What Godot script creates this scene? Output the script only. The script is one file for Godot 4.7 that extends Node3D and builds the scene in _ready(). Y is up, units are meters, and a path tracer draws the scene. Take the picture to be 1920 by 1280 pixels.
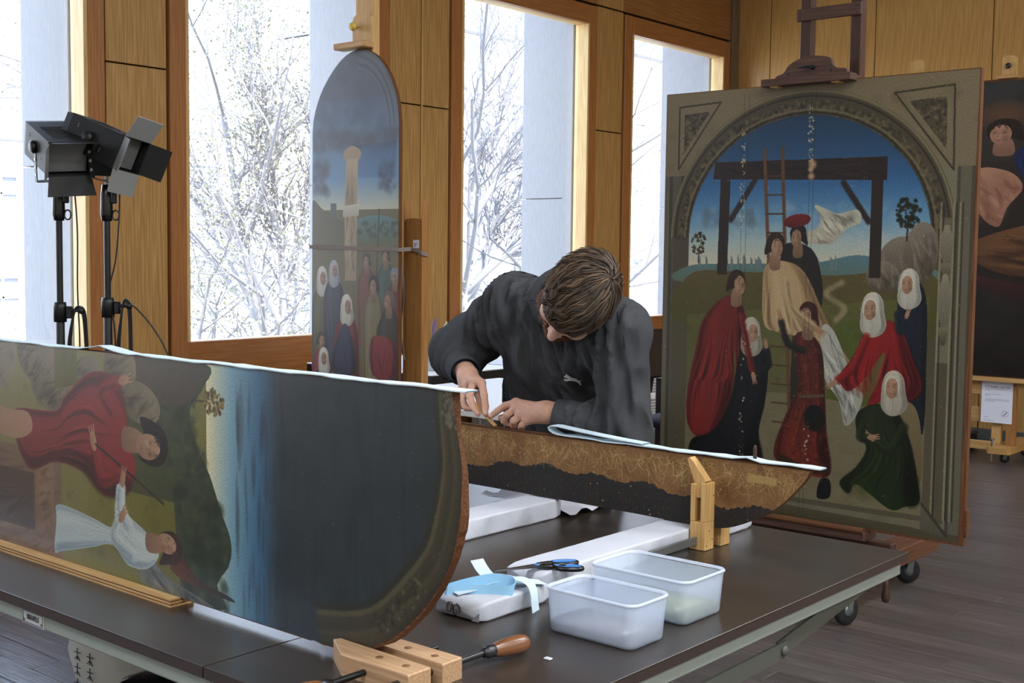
extends Node3D
# Conservation studio: window wall at z = -6, back wall at x = 10.3, table parallel to both. Metres, y up.

var M := {}          # materials by name
var tint := {}       # noise textures by ramp, shared
var CEN := Vector3.ZERO
var rng := RandomNumberGenerator.new()
var last_foot := Vector3.ZERO

func _ready() -> void:
	rng.seed = 7
	# ---- camera
	var cam := Camera3D.new()
	cam.name = "camera"
	cam.fov = 31.03
	cam.near = 0.05
	cam.far = 400.0
	cam.position = Vector3(0, 1.5, 0)
	var yaw := deg_to_rad(40.29)
	var pit := deg_to_rad(4.119)
	var rol := deg_to_rad(0.696)
	var fw := Vector3(cos(yaw) * cos(pit), -sin(pit), -sin(yaw) * cos(pit))
	var rt := Vector3(sin(yaw), 0, cos(yaw))
	var up := rt.cross(fw)
	cam.basis = Basis(rt * cos(rol) + up * sin(rol), up * cos(rol) - rt * sin(rol), -fw)
	add_child(cam)
	# ---- sky, exposure
	var we := WorldEnvironment.new()
	we.name = "environment"
	var e := Environment.new()
	e.background_mode = Environment.BG_SKY
	var sm := ProceduralSkyMaterial.new()
	sm.sky_top_color = Color(0.74, 0.85, 1.0)
	sm.sky_horizon_color = Color(0.95, 0.97, 1.0)
	sm.sky_curve = 0.2
	sm.ground_bottom_color = Color(0.6, 0.6, 0.6)
	sm.ground_horizon_color = Color(0.85, 0.87, 0.9)
	sm.sun_angle_max = 1.0
	var sky := Sky.new()
	sky.sky_material = sm
	e.sky = sky
	e.background_energy_multiplier = 9.0
	e.tonemap_mode = Environment.TONE_MAPPER_LINEAR
	e.tonemap_exposure = 1.0
	e.sdfgi_enabled = true
	e.ssao_enabled = true
	e.ssil_enabled = true
	we.environment = e
	add_child(we)
	# ---- sun, high and behind the studio, on the houses across the street
	var sun := DirectionalLight3D.new()
	sun.name = "sun"
	sun.light_color = Color(1.0, 0.97, 0.92)
	sun.light_energy = 5.0
	sun.shadow_enabled = true
	sun.basis = Basis.looking_at(Vector3(0.25, -0.75, -0.55).normalized(), Vector3.UP)
	add_child(sun)
	make_materials()
	ceiling_lights()
	room()
	outside()
	table()
	panels()
	table_things()
	easels()
	back_things()
	lamps()
	person()

# ================================================================ helpers
func srgb(r: float, g: float, b: float) -> Color:
	return Color(r, g, b)

func numbered(called: String, parent: Node) -> String:
	if not parent.has_node(called):
		return called
	var k := 1
	while parent.has_node("%s_%03d" % [called, k]):
		k += 1
	return "%s_%03d" % [called, k]

func tag(o: Node, label: String, category: String, group := "") -> Node:
	o.set_meta("label", label)
	o.set_meta("category", category)
	if group != "":
		o.set_meta("group", group)
	return o

func thing(called: String, label: String, category: String, at := Vector3.ZERO, group := "") -> Node3D:
	var o := Node3D.new()
	o.name = numbered(called, self)
	add_child(o, true)
	o.position = at
	tag(o, label, category, group)
	return o

func node(called: String, parent: Node, at := Vector3.ZERO) -> Node3D:
	var o := Node3D.new()
	o.name = numbered(called, parent)
	parent.add_child(o, true)
	o.position = at
	return o

func structure(o: Node) -> Node:
	o.set_meta("kind", "structure")
	return o

var counts := {}
func put(called: String, mesh: Mesh, mat: Material, parent: Node = self) -> MeshInstance3D:
	var o := MeshInstance3D.new()
	o.mesh = mesh
	o.material_override = mat
	var key := str(parent.get_instance_id()) + called
	var k: int = counts.get(key, 0)
	counts[key] = k + 1
	o.name = called if k == 0 else "%s_%03d" % [called, k]
	o.cast_shadow = GeometryInstance3D.SHADOW_CASTING_SETTING_ON
	parent.add_child(o, true)
	return o

func tool() -> SurfaceTool:
	var st := SurfaceTool.new()
	st.begin(Mesh.PRIMITIVE_TRIANGLES)
	st.set_smooth_group(-1)
	return st

func done(st: SurfaceTool) -> ArrayMesh:
	st.generate_normals()
	return st.commit()

func obj(called: String, st: SurfaceTool, mat: Material, parent: Node = self) -> MeshInstance3D:
	return put(called, done(st), mat, parent)

func tri(st: SurfaceTool, a: Vector3, b: Vector3, c: Vector3) -> void:
	# a, b, c run counter-clockwise seen from outside
	st.add_vertex(a)
	st.add_vertex(c)
	st.add_vertex(b)

func quad(st: SurfaceTool, a: Vector3, b: Vector3, c: Vector3, d: Vector3) -> void:
	tri(st, a, b, c)
	tri(st, a, c, d)

func face(st: SurfaceTool, p: Array, from: Vector3) -> void:
	# convex face turned away from the point from
	var n: Vector3 = (p[1] - p[0]).cross(p[2] - p[0])
	if n.dot(p[0] - from) < 0:
		p.reverse()
	for i in range(1, p.size() - 1):
		tri(st, p[0], p[i], p[i + 1])

func box(st: SurfaceTool, c: Vector3, s: Vector3, bev := 0.0, bas := Basis()) -> void:
	# chamfered box, centre c, full size s
	var h := s * 0.5
	st.set_smooth_group(-1)
	if bev <= 0.0:
		for ax in 3:
			for sg in [-1.0, 1.0]:
				var u := (ax + 1) % 3
				var v := (ax + 2) % 3
				var p := []
				for q in [[-1, -1], [1, -1], [1, 1], [-1, 1]]:
					var w := Vector3.ZERO
					w[ax] = h[ax] * sg
					w[u] = h[u] * q[0]
					w[v] = h[v] * q[1]
					p.append(c + bas * w)
				face(st, p, c)
		return
	var b := minf(bev, minf(h.x, minf(h.y, h.z)) * 0.9)
	var pt := func(sx: float, sy: float, sz: float, ax: int) -> Vector3:
		var w := Vector3(sx * h.x, sy * h.y, sz * h.z)
		var sg := Vector3(sx, sy, sz)
		for k in 3:
			if k != ax:
				w[k] -= sg[k] * b
		return c + bas * w
	for ax in 3:
		var u := (ax + 1) % 3
		var v := (ax + 2) % 3
		for sg in [-1.0, 1.0]:
			var p := []
			for q in [[-1, -1], [1, -1], [1, 1], [-1, 1]]:
				var g := Vector3.ZERO
				g[ax] = sg
				g[u] = q[0]
				g[v] = q[1]
				p.append(pt.call(g.x, g.y, g.z, ax))
			face(st, p, c)
		for su in [-1.0, 1.0]:       # edges running along ax
			for sv in [-1.0, 1.0]:
				var p := []
				for q in [[-1.0, u], [1.0, u], [1.0, v], [-1.0, v]]:
					var g := Vector3.ZERO
					g[ax] = q[0]
					g[u] = su
					g[v] = sv
					p.append(pt.call(g.x, g.y, g.z, q[1]))
				face(st, p, c)
	for sx in [-1.0, 1.0]:
		for sy in [-1.0, 1.0]:
			for sz in [-1.0, 1.0]:
				face(st, [pt.call(sx, sy, sz, 0), pt.call(sx, sy, sz, 1), pt.call(sx, sy, sz, 2)], c)

func span(st: SurfaceTool, a: Vector3, b: Vector3, bev := 0.0) -> void:
	# box between two corners
	box(st, (a + b) * 0.5, (b - a).abs(), bev)

func bar(st: SurfaceTool, a: Vector3, b: Vector3, w: float, h: float, upv := Vector3.UP, bev := 0.0) -> void:
	var d := (b - a)
	var l := d.length()
	d /= l
	if absf(d.dot(upv)) > 0.99:
		upv = Vector3.RIGHT
	var s := d.cross(upv).normalized()
	var u := s.cross(d)
	box(st, (a + b) * 0.5, Vector3(w, h, l), bev, Basis(s, u, -d))

func tube(st: SurfaceTool, pts: Array, rad, n := 10, cap := true) -> void:
	# swept round tube through pts; rad a number or one per point
	var m := pts.size()
	var rings := []
	var t0: Vector3 = (pts[1] - pts[0]).normalized()
	var s := t0.cross(Vector3.UP if absf(t0.y) < 0.9 else Vector3.RIGHT).normalized()
	for i in m:
		var t: Vector3 = (pts[mini(i + 1, m - 1)] - pts[maxi(i - 1, 0)]).normalized()
		s = (s - t * s.dot(t)).normalized()
		var u := t.cross(s)
		var r: float = rad[i] if rad is Array else rad
		var ring := []
		for k in n:
			var a := TAU * k / n
			ring.append(pts[i] + (s * cos(a) + u * sin(a)) * r)
		rings.append(ring)
	st.set_smooth_group(1)
	for i in m - 1:
		for k in n:
			var k2 := (k + 1) % n
			quad(st, rings[i][k], rings[i][k2], rings[i + 1][k2], rings[i + 1][k])
	if cap:
		st.set_smooth_group(-1)
		for k in n:
			tri(st, pts[0], rings[0][(k + 1) % n], rings[0][k])
			tri(st, pts[m - 1], rings[m - 1][k], rings[m - 1][(k + 1) % n])

func lathe(st: SurfaceTool, prof: Array, n := 20, xf := Transform3D(), smooth := true) -> void:
	# prof: Vector2(radius, height) from bottom to top, turned about local y
	var rings := []
	for p in prof:
		var ring := []
		for k in n:
			var a := TAU * k / n
			ring.append(xf * Vector3(p.x * cos(a), p.y, -p.x * sin(a)))
		rings.append(ring)
	st.set_smooth_group(2 if smooth else -1)
	for i in prof.size() - 1:
		for k in n:
			var k2 := (k + 1) % n
			if prof[i].x > 1e-6:
				tri(st, rings[i][k], rings[i][k2], rings[i + 1][k2])
			if prof[i + 1].x > 1e-6:
				tri(st, rings[i][k], rings[i + 1][k2], rings[i + 1][k])

func cyl(st: SurfaceTool, a: Vector3, b: Vector3, r: float, n := 16) -> void:
	tube(st, [a, b], r, n)

func extrude(st: SurfaceTool, poly: Array, z0: float, z1: float, xf := Transform3D(), sides := true, front := true, back := true, smooth_sides := false) -> void:
	# polygon in local xy, swept from z0 to z1 (z1 the front)
	var pv := PackedVector2Array(poly)
	if Geometry2D.is_polygon_clockwise(pv):
		pv.reverse()
	var ix := Geometry2D.triangulate_polygon(pv)
	st.set_smooth_group(-1)
	for i in range(0, ix.size(), 3):
		var a := pv[ix[i]]
		var b := pv[ix[i + 1]]
		var c := pv[ix[i + 2]]
		if (b - a).cross(c - a) < 0:
			var t := b
			b = c
			c = t
		if front:
			tri(st, xf * Vector3(a.x, a.y, z1), xf * Vector3(b.x, b.y, z1), xf * Vector3(c.x, c.y, z1))
		if back:
			tri(st, xf * Vector3(a.x, a.y, z0), xf * Vector3(c.x, c.y, z0), xf * Vector3(b.x, b.y, z0))
	if sides:
		st.set_smooth_group(3 if smooth_sides else -1)
		for i in pv.size():
			var a := pv[i]
			var b := pv[(i + 1) % pv.size()]
			quad(st, xf * Vector3(a.x, a.y, z0), xf * Vector3(b.x, b.y, z0), xf * Vector3(b.x, b.y, z1), xf * Vector3(a.x, a.y, z1))

func facing(o: Vector3, xa: Vector3, ya: Vector3) -> Transform3D:
	# local x and y axes laid along xa and ya, z towards the front
	return Transform3D(Basis(xa, ya, xa.cross(ya)), o)

func picture(poly: Array, xf: Transform3D, z: float, lo: Vector2, hi: Vector2) -> ArrayMesh:
	# flat painted face with texture coordinates over the rectangle lo..hi
	var pv := PackedVector2Array(poly)
	if Geometry2D.is_polygon_clockwise(pv):
		pv.reverse()
	var ix := Geometry2D.triangulate_polygon(pv)
	var st := SurfaceTool.new()
	st.begin(Mesh.PRIMITIVE_TRIANGLES)
	for i in range(0, ix.size(), 3):
		var t := [pv[ix[i]], pv[ix[i + 1]], pv[ix[i + 2]]]
		if (t[1] - t[0]).cross(t[2] - t[0]) < 0:
			t = [t[0], t[2], t[1]]
		for k in [0, 2, 1]:
			var p: Vector2 = t[k]
			st.set_uv(Vector2((p.x - lo.x) / (hi.x - lo.x), 1.0 - (p.y - lo.y) / (hi.y - lo.y)))
			st.set_normal(xf.basis.z)
			st.add_vertex(xf * Vector3(p.x, p.y, z))
	st.generate_tangents()
	return st.commit()

func smooth_poly(ctrl: Array, per := 6, closed := false) -> Array:
	# Catmull-Rom through Vector2 or Vector3 points
	var out := []
	var n := ctrl.size()
	var last := n if closed else n - 1
	for i in last:
		var p0 = ctrl[(i - 1 + n) % n] if closed or i > 0 else ctrl[0] * 2.0 - ctrl[1]
		var p1 = ctrl[i]
		var p2 = ctrl[(i + 1) % n]
		var p3 = ctrl[(i + 2) % n] if closed or i + 2 < n else ctrl[n - 1] * 2.0 - ctrl[n - 2]
		for k in per:
			var t := float(k) / per
			out.append(0.5 * ((2.0 * p1) + (p2 - p0) * t + (2.0 * p0 - 5.0 * p1 + 4.0 * p2 - p3) * t * t + (3.0 * p1 - p0 - 3.0 * p2 + p3) * t * t * t))
	if not closed:
		out.append(ctrl[n - 1])
	return out

# ---------------------------------------------------------------- materials
func noise_tex(cols: Array, stops: Array, freq: float, seed_: int, oct := 4, size := 512, normal := 0.0) -> NoiseTexture2D:
	var n := FastNoiseLite.new()
	n.noise_type = FastNoiseLite.TYPE_SIMPLEX_SMOOTH
	n.seed = seed_
	n.frequency = freq
	n.fractal_octaves = oct
	var t := NoiseTexture2D.new()
	t.width = size
	t.height = size
	t.seamless = true
	t.noise = n
	if normal > 0.0:
		t.as_normal_map = true
		t.bump_strength = normal
	else:
		var g := Gradient.new()
		g.offsets = PackedFloat32Array(stops)
		g.colors = PackedColorArray(cols)
		t.color_ramp = g
	return t

func plain(col: Color, rough := 0.6, metal := 0.0, spec := 0.5) -> StandardMaterial3D:
	var m := StandardMaterial3D.new()
	m.albedo_color = col
	m.roughness = rough
	m.metallic = metal
	m.metallic_specular = spec
	return m

func mottled(a: Color, b: Color, scale: Vector3, rough := 0.6, freq := 0.02, seed_ := 1, spec := 0.5) -> StandardMaterial3D:
	var m := plain(Color.WHITE, rough, 0.0, spec)
	m.albedo_texture = noise_tex([a, a.lerp(b, 0.5), b], [0.25, 0.5, 0.75], freq, seed_)
	m.uv1_triplanar = true
	m.uv1_scale = scale
	return m

var grain_n: NoiseTexture2D
func wood(a: Color, b: Color, axis: int, rough := 0.5, fine := 6.0, seed_ := 1, spec := 0.4) -> StandardMaterial3D:
	# grain running along axis 0, 1 or 2 of the object
	var s := Vector3.ONE * fine
	s[axis] = fine * 0.03
	var m := plain(Color.WHITE, rough, 0.0, spec)
	m.albedo_texture = noise_tex([a, a.lerp(b, 0.4), a.lerp(b, 0.8), b, b.darkened(0.08)], [0.15, 0.35, 0.5, 0.65, 0.9], 0.035, seed_, 5)
	m.uv1_triplanar = true
	m.uv1_scale = s
	if grain_n == null:
		grain_n = noise_tex([], [], 0.05, 99, 4, 512, 2.0)
	m.normal_enabled = true
	m.normal_texture = grain_n
	m.normal_scale = 0.25
	return m

func glow(col: Color, k: float) -> StandardMaterial3D:
	var m := plain(col)
	m.emission_enabled = true
	m.emission = col
	m.emission_energy_multiplier = k
	return m

func make_materials() -> void:
	M.frame = wood(Color(0.66, 0.45, 0.26), Color(0.60, 0.385, 0.20), 1, 0.42, 5.0, 3)
	M.frame_h = wood(Color(0.66, 0.45, 0.26), Color(0.60, 0.385, 0.20), 0, 0.42, 5.0, 4)
	M.pier = wood(Color(0.74, 0.58, 0.36), Color(0.65, 0.49, 0.275), 1, 0.42, 4.0, 5)
	M.pier_h = wood(Color(0.66, 0.47, 0.27), Color(0.55, 0.37, 0.19), 0, 0.45, 4.0, 6)
	M.backboard = wood(Color(0.76, 0.60, 0.36), Color(0.69, 0.52, 0.29), 1, 0.4, 4.0, 8)
	M.post = wood(Color(0.50, 0.42, 0.32), Color(0.42, 0.34, 0.25), 1, 0.5, 6.0, 9)
	M.jamb = wood(Color(0.85, 0.73, 0.52), Color(0.78, 0.64, 0.42), 1, 0.45, 6.0, 10)
	M.gap = plain(Color(0.09, 0.06, 0.045), 0.9)
	M.plaster = plain(Color(0.82, 0.80, 0.76), 0.9)
	M.ceiling = plain(Color(0.78, 0.76, 0.72), 0.9)
	M.plank = []
	for k in 5:
		var c := Color(0.335, 0.305, 0.295).lerp(Color(0.30, 0.273, 0.263), k / 4.0)
		var w := wood(c.lightened(0.05), c.darkened(0.13), 2, 0.33, 3.2, 20 + k, 0.6)
		w.uv1_offset = Vector3(0.13 * k, 0.31 * k, 0.17 * k)
		M.plank.append(w)
	M.glass = plain(Color(1, 1, 1, 0.03), 0.0)
	M.glass.transparency = BaseMaterial3D.TRANSPARENCY_ALPHA
	M.concrete = mottled(Color(0.545, 0.545, 0.55), Color(0.515, 0.515, 0.525), Vector3(3.5, 0.5, 3.5), 0.9, 0.03, 31)
	M.tabletop = mottled(Color(0.205, 0.172, 0.145), Color(0.178, 0.152, 0.13), Vector3(1.2, 1.2, 0.5), 0.30, 0.012, 33, 0.62)
	M.tableedge = plain(Color(0.20, 0.15, 0.135), 0.5)
	M.tablegrey = plain(Color(0.55, 0.58, 0.55), 0.45)
	M.tabledark = plain(Color(0.30, 0.31, 0.28), 0.5)
	M.steel = plain(Color(0.62, 0.62, 0.63), 0.3, 1.0)
	M.darksteel = plain(Color(0.30, 0.30, 0.31), 0.4, 0.9)
	M.greysteel = plain(Color(0.45, 0.47, 0.47), 0.42, 0.6)
	M.black = plain(Color(0.055, 0.055, 0.06), 0.42)
	M.blackgloss = plain(Color(0.05, 0.05, 0.055), 0.25)
	M.rubber = plain(Color(0.075, 0.075, 0.085), 0.7)
	M.barn = plain(Color(0.05, 0.05, 0.052), 0.55)
	M.barn_pale = plain(Color(0.62, 0.63, 0.62), 0.3, 0.3)
	M.ply = wood(Color(0.82, 0.68, 0.48), Color(0.74, 0.58, 0.37), 2, 0.6, 9.0, 41)
	M.ply_dark = wood(Color(0.52, 0.37, 0.22), Color(0.44, 0.30, 0.17), 2, 0.7, 9.0, 42)
	M.ply_h = wood(Color(0.82, 0.68, 0.48), Color(0.74, 0.58, 0.37), 0, 0.6, 9.0, 41)
	M.pale_wood = wood(Color(0.80, 0.66, 0.44), Color(0.73, 0.57, 0.35), 1, 0.5, 7.0, 43)
	M.easel = wood(Color(0.66, 0.48, 0.28), Color(0.58, 0.40, 0.22), 1, 0.45, 6.0, 44)
	M.easel_z = wood(Color(0.76, 0.61, 0.40), Color(0.68, 0.52, 0.32), 2, 0.5, 6.0, 45)
	M.easel_x = wood(Color(0.74, 0.58, 0.36), Color(0.65, 0.49, 0.28), 0, 0.5, 6.0, 46)
	M.dark_wood = wood(Color(0.31, 0.205, 0.17), Color(0.23, 0.15, 0.125), 1, 0.45, 7.0, 47)
	M.dark_wood_z = wood(Color(0.37, 0.26, 0.215), Color(0.27, 0.185, 0.155), 2, 0.5, 7.0, 48)
	M.red_wood_x = wood(Color(0.42, 0.28, 0.20), Color(0.34, 0.22, 0.15), 0, 0.5, 7.0, 49)
	M.beech = wood(Color(0.74, 0.61, 0.47), Color(0.67, 0.53, 0.40), 2, 0.5, 8.0, 50)
	M.handle = wood(Color(0.54, 0.35, 0.20), Color(0.43, 0.265, 0.145), 0, 0.3, 9.0, 51, 0.6)
	M.panel_wood = wood(Color(0.45, 0.29, 0.16), Color(0.33, 0.20, 0.11), 2, 0.75, 8.0, 52)
	M.panel_wood_y = wood(Color(0.45, 0.29, 0.16), Color(0.33, 0.20, 0.11), 1, 0.75, 8.0, 53)
	M.wrap = plain(Color(0.755, 0.768, 0.805), 0.62)
	M.wrap.normal_enabled = true
	M.wrap.normal_texture = noise_tex([], [], 0.008, 61, 4, 512, 6.0)
	M.wrap.normal_scale = 0.35
	M.wrap.uv1_triplanar = true
	M.wrap.uv1_scale = Vector3(3, 3, 3)
	M.cloth = plain(Color(0.78, 0.85, 0.89), 0.9)
	M.cloth.backlight_enabled = true
	M.cloth.backlight = Color(0.25, 0.28, 0.3)
	M.cloth_blue = plain(Color(0.60, 0.80, 0.93), 0.9)
	M.paper = plain(Color(0.86, 0.86, 0.90), 0.8)
	M.white_top = plain(Color(0.88, 0.88, 0.88), 0.5)
	M.ink = plain(Color(0.07, 0.07, 0.11), 0.6)

# ================================================================ painting pictures
class Painter:
	var im: Image
	var w: int
	var h: int
	var brush := {}
	var r := RandomNumberGenerator.new()
	func _init(w_: int, h_: int, c: Color, seed_: int) -> void:
		w = w_
		h = h_
		im = Image.create(w, h, false, Image.FORMAT_RGBA8)
		im.fill(c)
		r.seed = seed_
	func v(x: float, y: float) -> Vector2:
		return Vector2(x, y)
	func grad(y0: float, y1: float, a: Color, b: Color) -> void:
		var p0 := int(y0 * w)
		var p1 := int(y1 * w)
		for y in range(p0, p1):
			im.fill_rect(Rect2i(0, y, w, 1), a.lerp(b, float(y - p0) / (p1 - p0)))
	func poly(pts: Array, a: Color, b = null) -> void:
		var lo := 1e9
		var hi := -1e9
		for p in pts:
			lo = minf(lo, p.y * w)
			hi = maxf(hi, p.y * w)
		var n := pts.size()
		for y in range(maxi(0, int(lo)), mini(h, int(hi) + 1)):
			var xs := []
			var yc := y + 0.5
			for i in n:
				var p: Vector2 = pts[i] * w
				var q: Vector2 = pts[(i + 1) % n] * w
				if (p.y <= yc) != (q.y <= yc):
					xs.append(p.x + (yc - p.y) / (q.y - p.y) * (q.x - p.x))
			xs.sort()
			var c: Color = a if b == null else a.lerp(b, clampf((yc - lo) / maxf(1.0, hi - lo), 0, 1))
			for i in range(0, xs.size() - 1, 2):
				var x0 := int(round(xs[i]))
				var x1 := int(round(xs[i + 1]))
				if x1 > x0:
					im.fill_rect(Rect2i(x0, y, x1 - x0, 1), c)
	func curve(pts: Array, per := 5, closed := true) -> Array:
		var out := []
		var n := pts.size()
		for i in (n if closed else n - 1):
			var p0: Vector2 = pts[(i - 1 + n) % n] if closed or i > 0 else pts[0]
			var p1: Vector2 = pts[i]
			var p2: Vector2 = pts[(i + 1) % n]
			var p3: Vector2 = pts[(i + 2) % n] if closed or i + 2 < n else pts[n - 1]
			for k in per:
				var t := float(k) / per
				out.append(0.5 * ((2.0 * p1) + (p2 - p0) * t + (2.0 * p0 - 5.0 * p1 + 4.0 * p2 - p3) * t * t + (3.0 * p1 - p0 - 3.0 * p2 + p3) * t * t * t))
		if not closed:
			out.append(pts[n - 1])
		return out
	func shape(pts: Array, a: Color, b = null) -> Array:
		var c := curve(pts)
		poly(c, a, b)
		return c
	func tip(d: int, c: Color) -> Image:
		var key := "%d %s" % [d, c.to_html()]
		if not brush.has(key):
			var b := Image.create(d, d, false, Image.FORMAT_RGBA8)
			for y in d:
				for x in d:
					var q := Vector2(x + 0.5 - d * 0.5, y + 0.5 - d * 0.5).length() / (d * 0.5)
					var al := clampf(1.0 - q * q, 0, 1)
					b.set_pixel(x, y, Color(c.r, c.g, c.b, c.a * al))
			brush[key] = b
		return brush[key]
	func dab(p: Vector2, rad: float, c: Color) -> void:
		var d := maxi(2, int(rad * w * 2.0))
		im.blend_rect(tip(d, c), Rect2i(0, 0, d, d), Vector2i(int(p.x * w) - d / 2, int(p.y * w) - d / 2))
	func line(pts: Array, rad: float, c: Color, taper := false) -> void:
		var total := 0.0
		for i in pts.size() - 1:
			total += pts[i].distance_to(pts[i + 1])
		var at := 0.0
		for i in pts.size() - 1:
			var l: float = pts[i].distance_to(pts[i + 1])
			var n := maxi(1, int(l * w / maxf(1.0, rad * w * 0.6)))
			for k in n:
				var rr := rad
				if taper:
					var f := (at + l * k / n) / maxf(total, 1e-6)
					rr = rad * (0.25 + 0.75 * sin(PI * clampf(f, 0.02, 0.98)))
				dab(pts[i].lerp(pts[i + 1], float(k) / n), rr, c)
			at += l
	func folds(pts: Array, dark: Color, light: Color, n: int, dirv: Vector2, length: float, rad: float) -> void:
		var pv := PackedVector2Array(pts)
		var lo := Vector2(1e9, 1e9)
		var hi := Vector2(-1e9, -1e9)
		for p in pts:
			lo = lo.min(p)
			hi = hi.max(p)
		for i in n:
			var s := Vector2(r.randf_range(lo.x, hi.x), r.randf_range(lo.y, hi.y))
			if not Geometry2D.is_point_in_polygon(s, pv):
				continue
			var d := dirv.rotated(r.randf_range(-0.35, 0.35)).normalized()
			var bend := r.randf_range(-0.45, 0.45)
			var c := dark if r.randf() < 0.55 else light
			var q := s
			var seg := [q]
			var l := length * r.randf_range(0.8, 1.8)
			for k in 8:
				d = d.rotated(bend / 8.0)
				q += d * l / 8.0
				if not Geometry2D.is_point_in_polygon(q, pv):
					break
				seg.append(q)
			if seg.size() > 2:
				line(seg, rad * r.randf_range(0.6, 1.7), Color(c, c.a * 0.5), true)
		# broad modelling: light from the left, shade to the right
		for i in n:
			var s2 := Vector2(r.randf_range(lo.x, hi.x), r.randf_range(lo.y, hi.y))
			var rr := rad * r.randf_range(1.5, 3.5)
			if Geometry2D.is_point_in_polygon(s2, pv) and Geometry2D.is_point_in_polygon(s2 + Vector2(rr * 0.6, 0), pv) and Geometry2D.is_point_in_polygon(s2 - Vector2(rr * 0.6, 0), pv):
				var tx := (s2.x - lo.x) / maxf(1e-6, hi.x - lo.x)
				dab(s2, rr, Color(light, 0.13 * maxf(0.0, 1.0 - tx * 1.6)))
				dab(s2, rr, Color(dark, 0.18 * maxf(0.0, tx * 1.6 - 0.6)))
	func drape(pts: Array, dark: Color, light: Color, nf: int, fan := 0.0) -> void:
		# folds that follow a garment from its top to its hem
		var lo := 1e9
		var hi := -1e9
		for p in pts:
			lo = minf(lo, p.y)
			hi = maxf(hi, p.y)
		var n := pts.size()
		var rows := []
		var steps := int((hi - lo) * w / 3.0) + 2
		for j in steps + 1:
			var yc := lerpf(lo, hi, (j + 0.5) / (steps + 1.0))
			var x0 := 1e9
			var x1 := -1e9
			for i in n:
				var p: Vector2 = pts[i]
				var q: Vector2 = pts[(i + 1) % n]
				if (p.y <= yc) != (q.y <= yc):
					var x := p.x + (yc - p.y) / (q.y - p.y) * (q.x - p.x)
					x0 = minf(x0, x)
					x1 = maxf(x1, x)
			rows.append([x0, x1, yc])
		# round the whole: light on the left, shade at both rims
		for r0 in rows:
			var wd: float = r0[1] - r0[0]
			if wd < 0.004:
				continue
			dab(Vector2(r0[0] + wd * 0.90, r0[2]), wd * 0.13, Color(dark, 0.16))
			dab(Vector2(r0[0] + wd * 0.07, r0[2]), wd * 0.08, Color(dark, 0.10))
			dab(Vector2(r0[0] + wd * 0.30, r0[2]), wd * 0.16, Color(light, 0.05))
		for k in nf:
			var f := (k + r.randf_range(0.25, 0.75)) / nf
			var ph := r.randf() * TAU
			var a := r.randf_range(0.0, 0.4)
			var b := r.randf_range(0.6, 1.0)
			var wide := r.randf_range(0.5, 1.2)
			for j in rows.size():
				var t := float(j) / rows.size()
				var r0: Array = rows[j]
				var wd: float = r0[1] - r0[0]
				if t < a or t > b or wd < 0.006:
					continue
				var e := sin(PI * clampf((t - a) / (b - a), 0.0, 1.0))
				var ff := clampf(f + 0.05 * sin(t * 7.0 + ph) + fan * (t - 0.5), 0.06, 0.94)
				var rad := minf(wd * 0.035, 0.016) * wide * (0.35 + 0.65 * e)
				dab(Vector2(r0[0] + wd * ff, r0[2]), rad, Color(dark, 0.30 * e))
				dab(Vector2(r0[0] + wd * ff - rad * 1.5, r0[2]), rad * 0.8, Color(light, 0.24 * e))
	func sleeve(pts: Array, rad: float, c: Color, dark: Color, light: Color, skin: Color) -> void:
		var q := curve(pts, 6, false)
		line(q, rad, c)
		var up := []
		var dn := []
		for p in q:
			up.append(p + Vector2(-0.3, -0.5) * rad)
			dn.append(p + Vector2(0.3, 0.55) * rad)
		line(dn, rad * 0.4, Color(dark, 0.28))
		line(up, rad * 0.35, Color(light, 0.22))
		var d: Vector2 = (q[q.size() - 1] - q[q.size() - 3]).normalized()
		var h: Vector2 = q[q.size() - 1] + d * rad * 0.7
		ell(h, rad * 0.95, rad * 0.5, d.angle(), skin, skin.darkened(0.15))
		for k in 3:
			line([h + d * rad * 0.5 + d.orthogonal() * rad * (k - 1) * 0.3, h + d * rad * 1.5 + d.orthogonal() * rad * (k - 1) * 0.42], rad * 0.15, skin.darkened(0.05 * k))
	func scatter(pts: Array, n: int, rad: float, cols: Array) -> void:
		var pv := PackedVector2Array(pts)
		var lo := Vector2(1e9, 1e9)
		var hi := Vector2(-1e9, -1e9)
		for p in pts:
			lo = lo.min(p)
			hi = hi.max(p)
		for i in n:
			var s := Vector2(r.randf_range(lo.x, hi.x), r.randf_range(lo.y, hi.y))
			if Geometry2D.is_point_in_polygon(s, pv):
				dab(s, rad * r.randf_range(0.5, 1.4), cols[r.randi() % cols.size()])
	func ell(c: Vector2, rx: float, ry: float, rot: float, a: Color, b = null) -> Array:
		var p := []
		for i in 20:
			p.append(c + Vector2(rx * cos(TAU * i / 20), ry * sin(TAU * i / 20)).rotated(rot))
		poly(p, a, b)
		return p
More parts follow.
